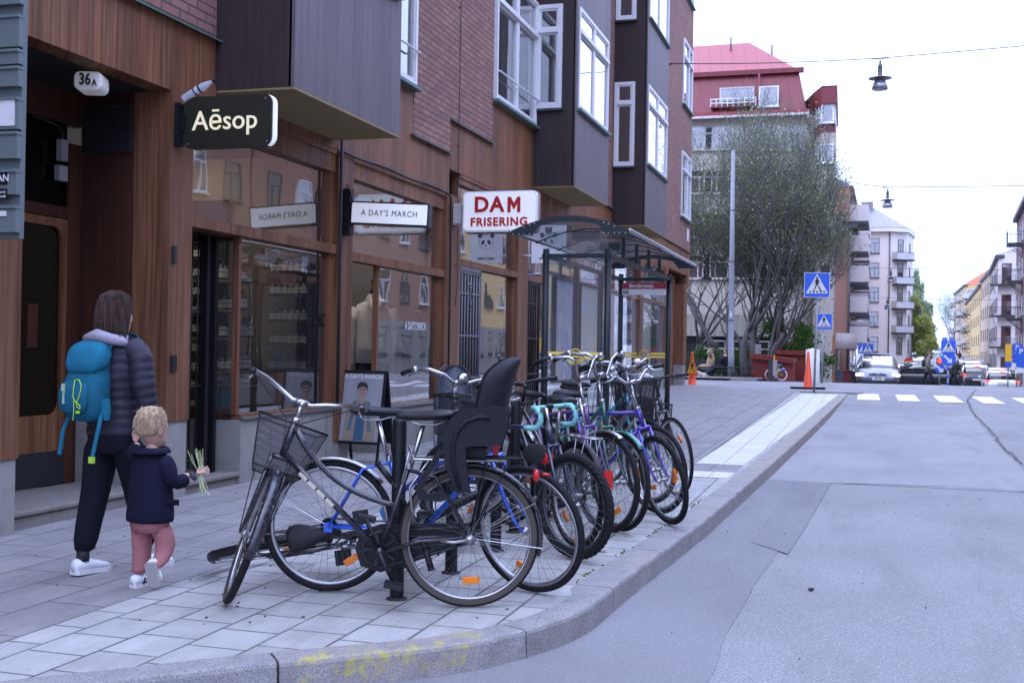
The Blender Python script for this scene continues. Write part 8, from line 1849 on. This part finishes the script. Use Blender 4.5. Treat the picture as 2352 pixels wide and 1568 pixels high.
def shed(label, u0, u1, Y, v0, v1, slope, loc_v=872):
    a, b = P2(u0, Y), P2(u1, Y); t = thing('bin_shed', label, 'shed', (*a, Z(Y)), world=True); zt_, zt2_ = HZ(u0, v0, Y), HZ(u1, v1, Y); z0 = Z(Y)-.1
    m = MB(); m.add([(a[0], Y, z0), (b[0], Y, z0), (b[0], Y, zt2_), (a[0], Y, zt_), (a[0], Y+2.2, z0), (b[0], Y+2.2, z0), (b[0], Y+2.2, zt2_), (a[0], Y+2.2, zt_)], [(0, 1, 2, 3), (1, 5, 6, 2), (5, 4, 7, 6), (4, 0, 3, 7), (3, 2, 6, 7)]); build('boards', m, M['redshed'], t)
    m = MB(); m.add([(a[0]-.05, Y-.12, zt_-.13), (b[0]+.05, Y-.12, zt2_-.13), (b[0]+.05, Y-.12, zt2_+.05), (a[0]-.05, Y-.12, zt_+.05), (a[0]-.05, Y+2.3, zt_-.05), (b[0]+.05, Y+2.3, zt2_-.05), (b[0]+.05, Y+2.3, zt2_+.05), (a[0]-.05, Y+2.3, zt_+.05)], [(0, 1, 2, 3), (1, 5, 6, 2), (5, 4, 7, 6), (4, 0, 3, 7), (3, 2, 6, 7), (4, 5, 1, 0)]); build('lid', m, M['redshed'], t); return t
shed('low red boarded bin shed with sloping lid, left of the pair', 1726, 1822, 45.4, 815, 827, 1); shed('taller red boarded bin shed behind the sloping one', 1784, 1852, 48, 806, 808, 1)
t = thing('utility_cabinet', 'small graffitied grey cabinet on top of the red shed', 'cabinet', (*P2(1740, 47), Z(47)), world=True); m = MB(); x = P2(1734, 46.2)[0]; m.box(x, x+.22, 46.2, 46.5, HZ(1740, 812, 46.2), HZ(1740, 790, 46.2)); build('box', m, galv, t)
t = thing('utility_cabinet', 'dark upright street cabinet with a pale side panel in front of the red sheds', 'cabinet', (*P2(1772, 44.3), Z(44.3)), world=True); x = P2(1765, 44.3)[0]; m = MB(); m.box(x, x+.17, 44.3, 44.8, Z(44), HZ(1770, 826, 44.3)); build('box', m, M['steel_dark'], t); m = MB(); m.box(x+.175, x+.30, 44.25, 44.7, Z(44)+.18, HZ(1770, 827, 44.3)); build('side_panel', m, paint('pink_grey_panel', (.35, .28, .27), .7), t)
m = MB(); m.box(x+.2, x+.24, 44.3, 44.33, HZ(1770, 827, 44.3), HZ(1770, 815, 44.3)); build('marker', m, yellow, t)
t = thing('rendered_pier', 'pale rounded rendered wall pier behind the tall cone', 'wall', (*P2(1867, 47), Z(47)), world=True); q = P2(1867, 47.2); m = MB(); m.lathe([(.27, Z(47)-.1), (.27, HZ(1867, 803, 47)), (.001, HZ(1867, 799, 47))], 20, Matrix.Translation((q[0], q[1], 0))); build('pier', m, M['white_pl'], t)
kb = make_bike('small green child\'s bicycle with white tyres and blue saddle by the red shed', (P2(1797, 44.9)[0], 44.9), (P2(1775, 44.5)[0]+.02, 44.2), (.12, .45, .06), R_=.22, wb=.7, style='step', bar='flat', seat_h=.62, bar_z=.68, tyre=.022, reflect=False, spokes_n=12, group='bicycle by the shed') if False else None
def child_bike():
    x0, y0 = P2(1796, 44.9)
    t = thing('bicycle', 'small green child\'s bicycle with white tyres and blue saddle by the red shed', 'bicycle', (x0, y0, Z(45)), R(200)); wt = paint('white_tyre', (.6, .6, .6), .6)
    for ax in (0, .42):
        m = MB(); m.tube([(ax+.20*math.cos(a), 0, .22+.20*math.sin(a)) for a in [2*PI*i/28 for i in range(28)]], .024, 8, closed=True); w_ = build('wheel', m, wt, t)
        m = MB()
        for i in range(10): a = 2*PI*i/10; m.tube([(ax, 0, .22), (ax+.19*math.cos(a), 0, .22+.19*math.sin(a))], .003, 3)
        build('spokes', m, M['chrome'], w_)
    gm = paint('green_frame', (.15, .5, .07), .35); m = MB(); m.tube([(0, 0, .22), (.13, 0, .48), (.12, 0, .56)], .018, 7); m.tube([(.17, 0, .26), (.38, 0, .50)], .02, 7); m.tube([(.42, 0, .22), (.37, 0, .58)], .018, 7); m.tube([(0, 0, .22), (.17, 0, .26), (.13, 0, .48)], .014, 6); build('frame', m, gm, t)
    m = MB(); m.ell((.11, 0, .60), .12, .06, .03); build('saddle', m, paint('blue_saddle', (.03, .2, .35), .5), t)
    m = MB(); m.tube([(.36, -.2, .66), (.37, 0, .62), (.36, .2, .66)], .012, 6); build('handlebar', m, M['black'], t)
    m = MB(); m.ell((-.06, 0, .42), .09, .06, .08); build('bag', m, paint('blue_bag', (.12, .13, .4), .6), t)
child_bike()
# bench with two people and a dog
x0, y0 = P2(1632, 47.2)
t = thing('park_bench', 'dark bench under the tree with two people on it', 'bench', (x0, y0, Z(47)), 0); m = MB(); m.box(-.75, .85, -.2, .22, .40, .45); build('seat', m, M['steel_dark'], t); m = MB(); m.box(-.75, .85, .22, .26, .5, .85); build('backrest', m, M['steel_dark'], t)
for q in (-.65, .75):
    m = MB(); m.box(q-.03, q+.03, -.18, .2, 0, .4); build('leg', m, M['black'], t)
def seated(x, label, coat, trous, hairc, arm_up=False, side=-1):
    t = thing('person', label, 'person', (x, y0, Z(47)), 0)
    V = [(0, 0, .50), (.02, .02, .70), (.06, .04, .90), (.08, .04, 1.02), (.09, .03, 1.10), (.09, .02, 1.14), (side*.38, -.08, .52), (side*.66, -.22, .30), (side*.80, -.25, .12), (side*.30, -.16, .54), (side*.60, -.30, .34), (side*.84, -.35, .20), (.06, -.12, .98), (-.06, -.20, 1.12 if arm_up else .80), (0, -.16, 1.28 if arm_up else .72), (.1, .18, .98), (.1, .2, .74), (-.05, .1, .66)]
    skin_mesh('body', V, E_, [(.12, .1), (.12, .09), (.13, .1), (.1, .08), (.05, .05), (.05, .05), .08, .055, .04, .08, .055, .04, .05, .04, .03, .05, .04, .03], skin, t, sub=1); head(t, (.10, .0, 1.21), 1.0, R(100), None, skin)
    m = MB(); m.ell((.11, .0, 1.25), .09, .09, .09); build('hair', m, paint('hair_%d' % int(x*10), hairc, .6), t); cm = cloth('coat_%d' % int(x*10), coat, 30)
    m = MB(); m.tube([(0, 0, .46), (.02, .02, .70), (.06, .03, .92), (.08, .03, 1.06)], [.17, .17, .18, .08], 14); jk_ = build('coat', m, cm, t, sub=1)
    for q in ([(.06, -.12, .98), (-.06, -.20, 1.12 if arm_up else .80), (0, -.16, 1.26 if arm_up else .73)], [(.1, .18, .98), (.1, .2, .74), (-.05, .1, .66)]): m = MB(); m.tube(q, [.075, .065, .05], 10); build('sleeve', m, cm, jk_)
    m = MB(); m.tube([(0, -.05, .52), (side*.30, -.14, .54), (side*.5, -.2, .42)], [.15, .12, .10], 12); build('coat_skirt', m, cm, jk_)
    tm = cloth('trousers_%d' % int(x*10), trous, 30)
    for q in ([(0, 0, .5), (side*.38, -.08, .52), (side*.66, -.22, .30), (side*.80, -.25, .14)], [(0, 0, .5), (side*.30, -.16, .54), (side*.60, -.30, .34), (side*.84, -.35, .22)]): m = MB(); m.tube(q, [.10, .09, .07, .06], 10); build('trouser_leg', m, tm, t)
    for q in ((side*.82, -.25, .10), (side*.87, -.36, .2)): m = MB(); shoe(m, (q[0], q[1], q[2]-.05), (q[0]+side*.22, q[1]-.05, q[2]+.02), 1.0); build('shoe', m, M['white'] if arm_up else M['blackmatte'], t)
seated(x0-.02, 'person in a beige coat lounging on the bench with one arm raised to the face', (.38, .28, .17), (.02, .02, .025), (.12, .09, .06), True)
seated(x0+.52, 'person in dark clothes sitting on the bench beside the beige coat', (.02, .022, .028), (.03, .04, .08), (.10, .10, .11), False)
# dog sitting under the rail
xd, yd = P2(1610, 45.6)
t = thing('dog', 'small pale dog lying on the planted corner below the bench', 'dog', (xd, yd, Z(45.6)+.05), 0); fur = paint('cream_fur', (.45, .40, .34), .95, var=.2, scale=20)
m = MB(); m.loft([[Vector((x, ry*math.cos(a), z+rz_*math.sin(a))) for a in [2*PI*k/12 for k in range(12)]] for x, ry, rz_, z in [(.26, .03, .03, .10), (.22, .09, .09, .10), (.08, .10, .10, .11), (-.06, .10, .12, .14), (-.12, .07, .08, .20), (-.15, .055, .055, .26), (-.20, .06, .06, .29), (-.27, .04, .035, .27), (-.30, .02, .02, .265)]]); b_ = build('body', m, fur, t)
for e in (-1, 1):
    m = MB(); m.ell((-.17, e*.055, .30), .02, .012, .045, 8, 6); build('ear', m, fur, t); m = MB(); m.tube([(-.06, e*.07, .10), (-.12, e*.08, .03), (-.26, e*.08, .02)], [.035, .025, .022], 8); build('foreleg', m, fur, t); m = MB(); m.tube([(.18, e*.08, .10), (.10, e*.11, .04), (.02, e*.11, .02)], [.05, .03, .022], 8); build('hind_leg', m, fur, t)
m = MB(); m.tube([(.25, 0, .11), (.33, .03, .06), (.38, .05, .05)], [.02, .016, .01], 8); build('tail', m, fur, t)
# cafe front under the rust house: awning, menu board, crates
Ya = 80; t = thing('cafe_awning', 'grey brown rounded awning over the cafe front', 'awning', (*P2(1940, Ya), Z(Ya)), world=True); a, b = P2(1921, Ya)[0], P2(1962, Ya)[0]; zt_, zb_ = HZ(1940, 765, Ya), HZ(1940, 800, Ya)
m = MB(); rings = []
for i in range(9): s = i/8*PI/2; y = Ya-2.2*math.sin(s); z = zb_+(zt_-zb_)*math.cos(s)**.8 if i < 8 else zb_; rings.append([Vector((a, y, z)), Vector((b+.2*math.sin(s), y, z)), Vector((b+.2*math.sin(s), y, z-.04)), Vector((a, y, z-.04))])
m.loft(rings); build('canopy', m, paint('awning_cloth', (.20, .16, .15), .9), t)
m = MB()
for i in range(6): x = a+(b-a)*i/5; m.tube([(x, Ya-2.21*math.sin(k*PI/16), zb_+(zt_-zb_)*math.cos(k*PI/16)**.8+.02) for k in range(8)], .012, 4)
build('rib', m, M['concrete'], t)
t = thing('shopfront', 'dark cafe shopfront with tall glass panes below the awning', 'shopfront', (*P2(1945, 81), Z(81)), world=True); Wc = Wall(t, P2(1925, 81), P2(1965, 95), Z(81)-.5, HZ(1945, 800, 81), M['darkframe'])
for i in range(5): Wc.win(Wc.L*(i+.5)/5, Z(81)+.4, Wc.L/5*.8, 1.9, 'white', False, False)
t = thing('menu_pillar', 'orange house pillar with two framed notices, upper one marked 7', 'pillar', (*P2(1910, 60), Z(60)), world=True); a, b = P2(1904, 60)[0], P2(1917, 60)[0]; m = MB(); m.box(a, b, 60, 60.5, Z(60)-.3, HZ(1910, 770, 60)); build('pillar', m, M['orange_plaster'], t)
for v0, v1, tx in ((808, 829, '7'), (836, 856, '')):
    m = MB(); m.box(a+.03, b-.05, 59.94, 60.0, HZ(1910, v1, 60), HZ(1910, v0, 60)); f_ = build('notice', m, paint('grey_notice', (.16, .17, .2), .5), t)
    if tx: m = MB(); put_text(m, tx, .32, ((a+b)/2, 59.93, HZ(1910, 818, 60)), RX, (0, 0, 1), depth=.002, bold=.004); build('numeral', m, signwhite, f_)
for u, v0, w, col_, lb in ((1945, 850, .5, (.12, .015, .02), 'dark red crate stack outside the cafe'), (1963, 853, .35, (.01, .01, .012), 'black bin outside the cafe')):
    t = thing('crate', lb, 'crate', (*P2(u, 62), Z(62)), world=True); x = P2(u, 62)[0]; zt_ = HZ(u, v0, 62); m = MB(); m.box(x-w/2, x+w/2, 62, 62.6, Z(62), zt_-.08); o_ = build('crate_body', m, paint('crate_%d' % u, col_, .6), t, bevel=.02); m = MB(); m.box(x-w/2-.03, x+w/2+.03, 61.97, 62.63, zt_-.08, zt_); build('crate_rim', m, o_.data.materials[0], t)
t = thing('menu_board', 'small chalk menu board standing outside the cafe', 'sandwich board', (*P2(1927, 61), Z(61)), 0); 
for sg_ in (-1, 1):
    F = face_frame((0, -sg_*.15, 0), (sg_, 0, 0), (0, sg_*.15, .9)); m = MB(); m.prism([(-.2, 0), (.2, 0), (.2, .9), (-.2, .9)], .02, F); build('board', m, M['darkframe'], t)
    m = MB(); m.prism([(-.16, .2), (.16, .2), (.16, .86), (-.16, .86)], .004, F @ Matrix.Translation((0, 0, .02))); build('slate', m, M['steel_dark'], t)
# ================================================================ TREES
bark = NT('dark_bark'); f_ = bark.noise(bark.pos(), 6, 5, .6, (1, 1, .3)); bark.bsdf(bark.mix(f_, (.055, .05, .048), (.15, .135, .13)), .95, bump=f_, bstr=.8, bdist=.03); M['bark'] = bark.m
def leafmat(name, cols):
    t = NT(name); oi = t.n('ObjectInfo'); g = t.noise(t.pos(), 2.3, 3); w_ = t.n('TexWhiteNoise'); sn = t.n('VectorMath', operation='SNAP'); sn.inputs[1].default_value = (.05, .05, .05); t.l(t.pos(), sn.inputs[0]); t.l(sn.outputs[0], w_.inputs['Vector'])
    f = t.math('ADD', t.math('MULTIPLY', g, .5), t.math('MULTIPLY', w_.outputs['Value'], .5)); c = t.ramp(f, [(i/(len(cols)-1)*.7+.15, c_) for i, c_ in enumerate(cols)])
    d = t.n('BsdfDiffuse'); tl = t.n('BsdfTranslucent'); t.l(c, d.inputs[0]); t.l(c, tl.inputs[0]); m = t.n('MixShader'); m.inputs[0].default_value = .35; t.l(d.outputs[0], m.inputs[1]); t.l(tl.outputs[0], m.inputs[2]); t.l(m.outputs[0], t.out.inputs[0]); return t.m
ENV = (P2(1748, 49.5)[0], 3.55, HZ(1748, 545, 49.5), 5.5)
def grow(rnd, base, direction, length, radius, depth, maxd, twigs, tips, segs=4, spread=.55, up=.12, ratio=.74, kids=(2, 4), trop=None):
    p = Vector(base); d = Vector(direction).normalized(); pts = [p.copy()]; rs = [radius]
    for i in range(segs):
        d = (d+Vector((rnd.gauss(0, .13), rnd.gauss(0, .13), rnd.gauss(0, .08)+up*.35))).normalized(); p = p+d*(length/segs); pts.append(p.copy()); rs.append(radius*(1-.45*(i+1)/segs))
    twigs.append((pts, rs, depth))
    if depth > 1 and base[1] < 60 and (((p.x-ENV[0])/ENV[1])**2+((p.z-ENV[2])/ENV[3])**2 > rnd.uniform(.85, 1.12) and p.x > ENV[0]-3): tips.append((pts[1], d)); return
    if depth >= 4: tips.append((p, d))
    if depth >= maxd: tips.append((p, d)); tips.append((pts[len(pts)//2], d)); return
    for k in range(rnd.randint(*kids)+(2 if depth == 0 else 0)):
        i = rnd.randint(2 if depth == 0 else max(1, segs-2), segs) if k else segs
        ax = Vector((rnd.gauss(0, 1), rnd.gauss(0, 1), rnd.gauss(0, .6))); nd = (d+ax.normalized()*spread*rnd.uniform(.6, 1.35)).normalized(); nd.z += up; 
        grow(rnd, pts[i], nd, length*ratio*rnd.uniform(.75, 1.15), rs[i]*rnd.uniform(.55, .75), depth+1, maxd, twigs, tips, segs=3 if depth > 1 else 4, spread=spread, up=up, ratio=ratio, kids=kids)
def tree(name, label, cat, bases, leaf_mat, nleaf, leaf_s, maxd, L0, seed, trunk_r=.16, spread=.55, up=.12, ratio=.74, kids=(2, 4), group=None, droop=0, jitter=.35, flowers=None):
    rnd = random.Random(seed); t = thing(name, label, cat, tuple(bases[0][0]), 0, group, world=True); tw, tips = [], []
    for (b, d) in bases: grow(rnd, b, d, L0, trunk_r, 0, maxd, tw, tips, 5, spread, up, ratio, kids)
    m = MB()
    for pts, rs, dp in tw:
        if dp <= 1: m.tube(pts, rs, 8 if dp == 0 else 6)
    build('trunk', m, M['bark'], t)
    m = MB()
    for pts, rs, dp in tw:
        if dp > 1: m.tube(pts, [max(.006, r) for r in rs], 3, cap=False)
    build('branches', m, M['bark'], t)
    m = MB(); vs = []; fs = []
    for i in range(nleaf):
        p, d = tips[rnd.randrange(len(tips))]; q = p+Vector((rnd.gauss(0, jitter), rnd.gauss(0, jitter), rnd.gauss(0, jitter)-abs(rnd.gauss(0, droop))))
        a = Vector((rnd.gauss(0, 1), rnd.gauss(0, 1), rnd.gauss(0, 1))).normalized(); b = a.orthogonal().normalized(); c_ = a.cross(b); s = leaf_s*rnd.uniform(.5, 1.3)
        if droop: b = Vector((0, 0, -1)); c_ = Vector((rnd.gauss(0, 1), rnd.gauss(0, 1), 0)).normalized()
        n_ = len(vs); vs += [q-b*s, q+c_*s*.5, q+b*s, q-c_*s*.5]; fs.append((n_, n_+1, n_+2, n_+3))
    m.add(vs, fs); build('crown', m, leaf_mat, t)
    if flowers:
        m = MB(); vs = []; fs = []
        for i in range(flowers):
            p, d = tips[rnd.randrange(len(tips))]; q = p+Vector((rnd.gauss(0, .2), rnd.gauss(0, .2), rnd.gauss(0, .2))); a = Vector((rnd.gauss(0, 1), rnd.gauss(0, 1), rnd.gauss(0, 1))).normalized(); b = a.orthogonal().normalized(); c_ = a.cross(b); s = .026
            n_ = len(vs); vs += [q-b*s, q+c_*s, q+b*s, q-c_*s]; fs.append((n_, n_+1, n_+2, n_+3))
        m.add(vs, fs); build('blossom', m, paint('white_blossom', (.6, .56, .58), .9), t)
    return t
lf = leafmat('spring_leaves', [(.09, .12, .05), (.16, .21, .09), (.28, .34, .16)])
g0 = Z(49)
B1 = [(Vector((*P2(1702, 49), g0)), (-.72, -.05, 1)), (Vector((*P2(1716, 49.6), g0)), (.05, .1, 1)), (Vector((*P2(1726, 49), g0)), (.7, -.1, 1)), (Vector((*P2(1712, 48.8), g0)), (-.12, -.25, 1)), (Vector((*P2(1720, 49.3), g0)), (.18, .2, 1))]
tree('flowering_tree', 'large spreading spring tree with bare dark twigs and young leaves behind the grey mast', 'tree', B1, lf, 30000, .05, 7, 2.6, 11, .19, .58, .24, .88, (2, 3), jitter=.3, flowers=1800)
B2 = [(Vector((*P2(1762, 50.5), g0)), (.1, 0, 1)), (Vector((*P2(1775, 51), g0)), (.45, .1, 1)), (Vector((*P2(1768, 50.8), g0)), (.25, -.1, 1))]
tree('flowering_tree', 'second spring tree whose twigs spread over the red sheds towards the orange house', 'tree', B2, lf, 18000, .05, 7, 2.1, 23, .17, .64, .17, .85, (2, 3), jitter=.3, flowers=1000)
B3 = [(Vector((*P2(1600, 51), g0)), (-.1, 0, 1))]
tree('flowering_tree', 'third spring tree partly hidden by the corner of the brick house', 'tree', B3, lf, 9000, .045, 6, 2.6, 31, .15, .6, .22, .86, (2, 4), jitter=.3, flowers=1000)
bush = leafmat('bush_leaves', [(.03, .06, .015), (.05, .11, .025), (.09, .17, .04)])
for lb, u, Y, sx_, h_, n_, col_ in [('round green bush above the taller red shed', 1835, 49.5, 1.3, 2.6, 9000, bush), ('dark hedge behind the bench', 1615, 49.0, 1.9, 1.35, 7000, bush)]:
    rnd = random.Random(int(u)); x, y = P2(u, Y); t = thing('bush', lb, 'bush', (x, y, g0), world=True); m = MB()
    for i in range(12): m.tube([(x, y, g0), (x+rnd.gauss(0, sx_*.3), y+rnd.gauss(0, .4), g0+h_*rnd.uniform(.5, .9))], [.02, .006], 4)
    build('stems', m, M['bark'], t); vs = []; fs = []; blobs = [(x+rnd.uniform(-sx_, sx_), y+rnd.gauss(0, .5), g0+rnd.uniform(.15, .95)*h_, rnd.uniform(.25, .5)) for _ in range(34)]
    for i in range(n_):
        bx_, by_, bz_, r_ = blobs[rnd.randrange(34)]; q = Vector((bx_+rnd.gauss(0, r_*.6), by_+rnd.gauss(0, r_*.6), max(g0, bz_+rnd.gauss(0, r_*.5)))); a = Vector((rnd.gauss(0, 1), rnd.gauss(0, 1), rnd.gauss(0, 1))).normalized(); b = a.orthogonal().normalized(); c_ = a.cross(b); s = rnd.uniform(.03, .065); k = len(vs); vs += [q-b*s, q+c_*s*.6, q+b*s, q-c_*s*.6]; fs.append((k, k+1, k+2, k+3))
    m = MB(); m.add(vs, fs); build('foliage', m, col_, t)
ly = leafmat('yellow_green_leaves', [(.22, .25, .07), (.38, .42, .12), (.5, .52, .22)]); lg = leafmat('birch_leaves', [(.16, .24, .12), (.26, .36, .18), (.38, .46, .26)])
def blob_tree(name, label, base, H_, blobs, mat, n, ls, seed, r0=.25, droop=0, group=None):
    """trunk with limbs reaching into leaf clumps; blobs: (x, y, z, radius)"""
    rnd = random.Random(seed); t = thing(name, label, 'tree', tuple(base), 0, group, world=True); m = MB(); b = Vector(base); top = b+Vector((rnd.gauss(0, .2), 0, H_*.8))
    m.tube([b, b.lerp(top, .3)+Vector((.1, 0, 0)), b.lerp(top, .65), top], [r0, r0*.75, r0*.45, r0*.12], 8); build('trunk', m, M['bark'], t); m = MB()
    for (x, y, z, r) in blobs:
        c = Vector((x, y, z)); s = max(.12, min(.9, (z-b.z)/H_-.18)); a = b.lerp(top, s); m.tube([a, a.lerp(c, .5)+Vector((0, 0, .15*r)), c], [r0*.28, r0*.16, .03], 5)
        for k in range(9): q = c+Vector((rnd.gauss(0, r*.7), rnd.gauss(0, r*.7), rnd.gauss(0, r*.7))); m.tube([a.lerp(c, rnd.uniform(.5, 1)), (c+q)/2, q], [.04, .03, .012], 3, cap=False)
    build('branches', m, M['bark'], t); vs = []; fs = []; W_ = [r*r for *_, r in blobs]
    picks = rnd.choices(blobs, W_, k=n)
    for (x, y, z, r) in picks:
        d = Vector((rnd.gauss(0, 1), rnd.gauss(0, 1), rnd.gauss(0, 1))).normalized()*r*rnd.uniform(.35, 1.08)**.7; q = Vector((x, y, z))+d
        if droop: q.z -= abs(rnd.gauss(0, droop))
        a = Vector((rnd.gauss(0, 1), rnd.gauss(0, 1), rnd.gauss(0, 1))).normalized(); bb = a.orthogonal().normalized(); c_ = a.cross(bb); s = ls*rnd.uniform(.5, 1.3)
        if droop: bb = Vector((0, 0, -1.6)); c_ = Vector((rnd.gauss(0, 1), rnd.gauss(0, 1), 0)).normalized()*.7
        k = len(vs); vs += [q-bb*s, q+c_*s*.6, q+bb*s, q-c_*s*.6]; fs.append((k, k+1, k+2, k+3))
    m = MB(); m.add(vs, fs); build('crown', m, mat, t)
def pxblobs(L_, Y, sc): 
    out = []; rr = random.Random(1)
    for u, v, r in L_: p = py(u, v, Y+rr.uniform(-2, 2)); out.append((p.x, p.y, p.z, r*Y/2650))
    return out
x, y = P2(2112, 155)
blob_tree('maple_tree', 'yellow green leafing tree beside the cream corner house', (x, y, Z(155)), 12, pxblobs([(2100, 690, 13), (2108, 715, 16), (2098, 735, 15), (2120, 740, 18), (2104, 765, 17), (2126, 768, 18), (2140, 755, 11), (2100, 795, 16), (2122, 798, 18), (2140, 785, 12), (2096, 825, 12), (2112, 828, 14), (2132, 815, 11), (2094, 850, 9), (2106, 700, 8), (2148, 795, 7)], 155, 1), ly, 9000, .15, 3, .32)
x, y = P2(2108, 172)
blob_tree('birch_tree', 'tall drooping birch rising behind the yellow green tree', (x, y, Z(172)), 17, pxblobs([(2104, 622, 7), (2102, 640, 11), (2112, 655, 11), (2106, 680, 15), (2120, 700, 13), (2128, 722, 12), (2134, 745, 11), (2112, 720, 14), (2140, 765, 8), (2120, 780, 12), (2138, 700, 6)], 172, 1), lg, 7000, .14, 5, .26, .9)
x, y = P2(2168, 262); tree('bare_tree', 'pale bare tree at the top of the hill', 'tree', [(Vector((x+1, y, Z(262))), (0, 0, 1)), (Vector((x+3, y+6, Z(262))), (.1, 0, 1))], lg, 2500, .12, 6, 4.6, 9, .2, .5, .16, .77, (2, 3), jitter=.5)
# litter: twigs, leaves and a bit of paper on the pavement
mb = MB(); rr = random.Random(12)
for k in range(150):
    x = rr.uniform(-5.2, -1.5); y = rr.uniform(3.8, 14); s = rr.uniform(.003, .011); a = rr.uniform(0, PI)
    if x > ki(y)-.05: continue
    mb.obox((x, y, Z(y)+.004), (math.cos(a), math.sin(a), 0), (-math.sin(a), math.cos(a), 0), (0, 0, 1), s, s*rr.uniform(.2, .8), .002)
for k in range(110):
    x = rr.uniform(-1.6, 4.5); y = rr.uniform(3.2, 12); s = rr.uniform(.0015, .0045); a = rr.uniform(0, PI)
    if x < ko(y)+.03: continue
    mb.obox((x, y, Zr(y)+.012), (math.cos(a), math.sin(a), 0), (-math.sin(a), math.cos(a), 0), (0, 0, 1), s, s*.7, .003)
tag(build('debris', mb, paint('dark_debris', (.06, .05, .045), .9, var=.5)), 'scattered crumbs of bark and grit on the slabs and road', 'debris', kind='stuff')
m = MB(); p = gp(1378, 1267); m.obox((p.x, p.y, p.z+.012), (1, .5, .15), (-.5, 1, 0), (0, 0, 1), .045, .018, .004); tag(build('paper_scrap', m, paint('pale_paper', (.5, .42, .38), .8)), 'small crumpled pale paper scrap near the kerb by the wheels', 'litter')
m = MB(); p = gr(1862, 1357); m.ell((p.x, p.y, p.z+.012), .016, .012, .01, 8, 6); m.ell((p.x+.01, p.y+.012, p.z+.012), .01, .008, .008, 8, 6); tag(build('dark_pebble', m, M['blackmatte']), 'single small dark lump lying on the asphalt', 'litter')
